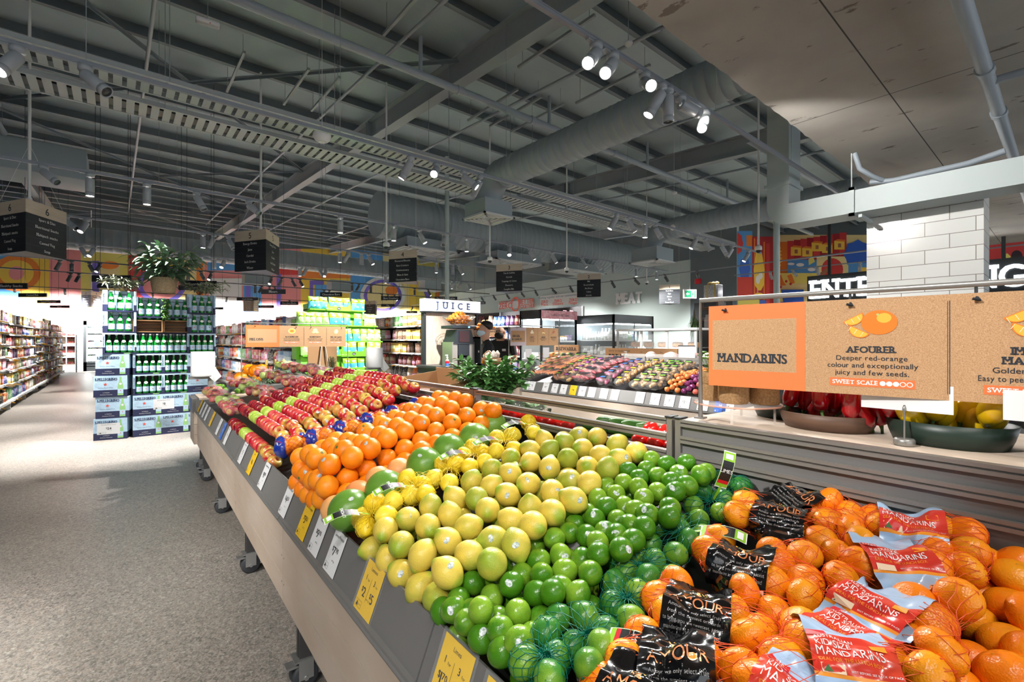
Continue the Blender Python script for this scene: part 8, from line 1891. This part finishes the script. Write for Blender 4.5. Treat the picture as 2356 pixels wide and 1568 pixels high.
def mural(name, label, proj, items, off):
    t = thing(name, label, 'mural', (0, 0, 0)); m = MB()
    for li, (c, kind, a) in enumerate(items):
        if kind == 'q': P = [(a[0], a[1]), (a[0], a[3]), (a[2], a[3]), (a[2], a[1])]
        elif kind == 'e': P = [(a[0] + a[2] * math.cos(2 * PI * i / 22), a[1] + a[3] * math.sin(2 * PI * i / 22)) for i in range(22)]
        elif kind == 'u': P = [(a[0] + a[2] * (1 - .13 * (i % 2)) * math.cos(PI * i / 8), a[1] + a[3] * (1 - .13 * (i % 2)) * math.sin(PI * i / 8)) for i in range(16)]
        else: P = a
        m.add([proj(x, y, .004 + .0012 * li) for x, y in P], [tuple(range(len(P)))], MK_.index(c))
    m.build('artwork', MW, t)
Q = lambda c, *a: (c, 'q', a)
def pS(x, y, o): v = on_X(x, y, 23.9); return (23.9 - o, v.y, v.z)
def pF(x, y, o): v = on_Y(x, y, 9.12); return (max(v.x, 20.02), 9.12 - o, v.z)
def pB(x, y, o): v = on_Y(x, y, 33); return (v.x, 33 - o, v.z)
mural('wall_mural', 'colourful mural of umbrellas and a sundae on the short wall by the exit', pF, [Q('b', 1695, 531, 1731, 640), ('r', 'u', (1697, 560, 13, 26)), Q('o', 1717, 541, 1731, 566), ('B', 'u', (1713, 618, 13, 30)), Q('r', 1695, 637, 1731, 680), Q('R', 1730, 544, 1784, 700), Q('o', 1734, 548, 1737, 690), Q('p', 1741, 550, 1744, 690), Q('o', 1756, 556, 1759, 690), Q('r', 1762, 560, 1770, 700), ('y', 'p', [(1733, 620), (1735, 655), (1744, 668), (1750, 668), (1757, 655), (1758, 620), (1752, 580), (1738, 580)]), ('w', 'e', (1743, 643, 5, 10)), ('w', 'e', (1749, 634, 5, 8)), ('y', 'e', (1745, 676, 9, 3)), Q('Y', 1695, 680, 1746, 715), Q('B', 1746, 690, 1762, 715)], 0)
mural('wall_mural', 'large colourful beach and picnic mural on the right-hand wall', pS, [Q('c', 1770, 540, 2420, 760), Q('o', 1768, 556, 1812, 632)] + [('y', 'e', (1785, 570 + 8 * i, 9 + 6 * math.sin(.5 + i * .4), 4.5)) for i in range(7)] + [('k', 'e', (1780, 610, 3, 3))] + [Q('R' if i % 2 else 'r', 1812 + 15 * i, 554 - 2.4 * i, 1828 + 15 * i, 600 - .6 * i) for i in range(9)] +
      [x for cx, cy_ in ((1832, 576), (1858, 578), (1880, 566), (1904, 570), (1932, 562)) for x in (Q('y', cx - 12, cy_ - 8, cx + 12, cy_ + 12), ('o', 'p', [(cx - 12, cy_ - 8), (cx - 4, cy_ - 12), (cx + 14, cy_ - 10), (cx + 12, cy_ - 6)]), Q('n', cx - 3, cy_ - 2, cx + 4, cy_ + 7))] +
      [Q('b', 1812, 597, 1880, 632), ('w', 'e', (1821, 607, 8, 3)), ('w', 'e', (1842, 609, 9, 4)), ('w', 'e', (1868, 620, 9, 4)), ('Y', 'p', [(1861, 596), (1872, 590), (1876, 602), (1862, 610)]), Q('Y', 1766, 628, 1880, 652), ('o', 'p', [(1784, 650), (1786, 632), (1798, 632), (1804, 648), (1810, 656), (1782, 658)]), ('r', 'e', (1787, 661, 3, 3)), ('r', 'e', (1797, 660, 3, 3)), ('o', 'p', [(1812, 634), (1822, 630), (1830, 650), (1820, 654)]), ('r', 'e', (1810, 647, 3, 3)), ('r', 'e', (1820, 653, 3, 3)), Q('B', 1766, 666, 1850, 700), ('Y', 'p', [(1778, 667), (1798, 666), (1803, 694), (1786, 696)]), Q('c', 1880, 590, 1953, 650), ('r', 'e', (1916, 620, 25, 26)), ('n', 'p', [(1883, 632), (1908, 612), (1913, 618), (1890, 640), (1900, 646), (1888, 646)]), ('B', 'u', (1975, 585, 34, 34)), Q('b', 1953, 605, 2000, 645), Q('y', 1975, 615, 2000, 645)] +
      [Q('b', 2255, 495, 2420, 560), ('p', 'p', [(2262, 515), (2276, 503), (2294, 518), (2294, 548), (2262, 550)]), ('y', 'p', [(2311, 517), (2338, 497), (2356, 510), (2380, 515), (2380, 545), (2311, 545)]), Q('n', 2317, 516, 2375, 543), Q('r', 2255, 552, 2420, 625), ('Y', 'p', [(2294, 613), (2308, 586), (2318, 583), (2326, 590), (2314, 615)]), ('k', 'e', (2340, 589, 13, 13)), Q('b', 2312, 606, 2420, 625), Q('p', 2255, 660, 2420, 700)], 0)
BG = [(-120, 46, 'b'), (46, 114, 'y'), (114, 186, 'p'), (186, 296, 'Y'), (296, 345, 'r'), (345, 400, 'y'), (400, 470, 'c'), (470, 560, 'p'), (560, 602, 'b'), (602, 692, 'p'), (692, 806, 'y'), (806, 880, 'b'), (880, 960, 'c'), (960, 1018, 'Y')]
YT, YB = 572, 775
mural('wall_mural', 'huge bright mural of giant letters along the far back wall', pB, [Q(c, a, YT, b, YB) for a, b, c in BG] + [('o', 'e', (38, 628, 56, 42)), ('y', 'e', (38, 628, 40, 30)), ('p', 'e', (38, 628, 18, 16)), Q('p', -60, 700, 85, 712), Q('v', -60, 712, 86, 720), Q('v', 212, 600, 228, 715), Q('c', 228, 605, 276, 705), ('o', 'e', (252, 610, 22, 9)), Q('v', 228, 705, 262, 716), Q('r', 296, 575, 345, 625), ('v', 'e', (372, 655, 56, 44)), ('p', 'e', (372, 655, 44, 34)), Q('o', 452, 590, 468, 700), Q('b', 478, 596, 553, 622), Q('v', 566, 620, 576, 720), Q('r', 600, 600, 690, 632), Q('w', 480, 640, 556, 720), Q('v', 636, 630, 646, 715), Q('o', 690, 598, 806, 640), Q('v', 712, 645, 745, 655), Q('v', 712, 645, 720, 716), Q('b', 724, 655, 760, 716), ('w', 'e', (880, 680, 52, 44)), ('v', 'e', (880, 680, 44, 37)), ('c', 'e', (880, 680, 36, 30)), ('o', 'e', (900, 668, 14, 12)), Q('b', 846, 612, 906, 632), Q('y', 940, 600, 962, 715), ('v', 'p', [(965, 640), (976, 640), (1000, 715), (988, 715)]), Q('o', 1000, 640, 1016, 690)], 0)
# ---- hanging category boards over the gondolas
def board(px0, px1, py0, py1, s, d, lab=None):
    a, b = at(px0, py1, d), at(px1, py0, d); w_, h_ = (b - a).xy.length, (py1 - py0) / FPX * d
    t = thing('category_board', lab or 'black hanging board reading %s' % s, 'sign', (a + b) / 2 * Vector((1, 1, 0)) + Vector((0, 0, a.z)), group='black category boards'); M = frame((0, 0, 0), RIGHT, (0, 0, 1))
    MB().box((-w_ / 2, 0, -.012), (w_ / 2, h_, .012), 0, M).build('board', M_blk, t); m = MB(); text(m, s, h_ * .62, M @ T((0, h_ * .28, .014)), 0, slab=True, bold=.02, fit=w_ * .8); m.build('lettering', M_wtx, t)
    zt_ = zr(t.location.y) - a.z
    for x in (-w_ * .42, w_ * .42): MB().tube([M @ Vector((x, h_, 0)), M @ Vector((x, zt_, 0))], .004, 4).build('wire', M_dark, t)
for a in ((-8, 63, 651, 664, 'Healthy Snacks', 10.2), (43, 108, 674, 683, 'Canned Fish', 13), (86, 139, 690, 697, 'Canned Vegetables', 15.5), (115, 160, 702, 708, 'Gravy', 17.5), (212, 302, 633, 648, 'Corn chips', 9.2), (224, 306, 651, 662, 'Snacking', 10.4), (424, 498, 646, 660, 'Sports Drinks', 9.6), (411, 492, 656, 667, 'Iced Tea', 11), (545, 594, 684, 691, 'Craft Drinks', 18.5), (601, 657, 665, 676, 'Mixers', 13.5), (645, 686, 693, 701, 'Chocolate Blocks', 20), (737, 787, 672, 682, 'Chocolate Bars', 12.2), (595, 630, 702, 708, 'Boxed Chocolates', 23), (877, 922, 681, 690, 'Rice Crackers', 16), (877, 908, 699, 705, 'Tea', 19), (935, 960, 715, 720, 'Bread', 25), (1000, 1052, 682, 690, 'Tea & Ground Coffee', 15.4), (1089, 1117, 693, 699, 'Muesli & Granola', 19), (485, 514, 706, 712, 'Gum', 22)): board(*a)
for n, px, yb, d, lab in ((6, 210, 706, 23, 'far black aisle sign number 6 beyond the water stack'), (4, 580, 716, 25.5, 'far black aisle sign number 4 in front of the mural'), (2, 857, 724, 26, 'far black aisle sign number 2 in front of the mural')):
    p = at(px, yb, d); aisle_sign(n, p.x, p.y, p.z, .75, .76, label=lab)
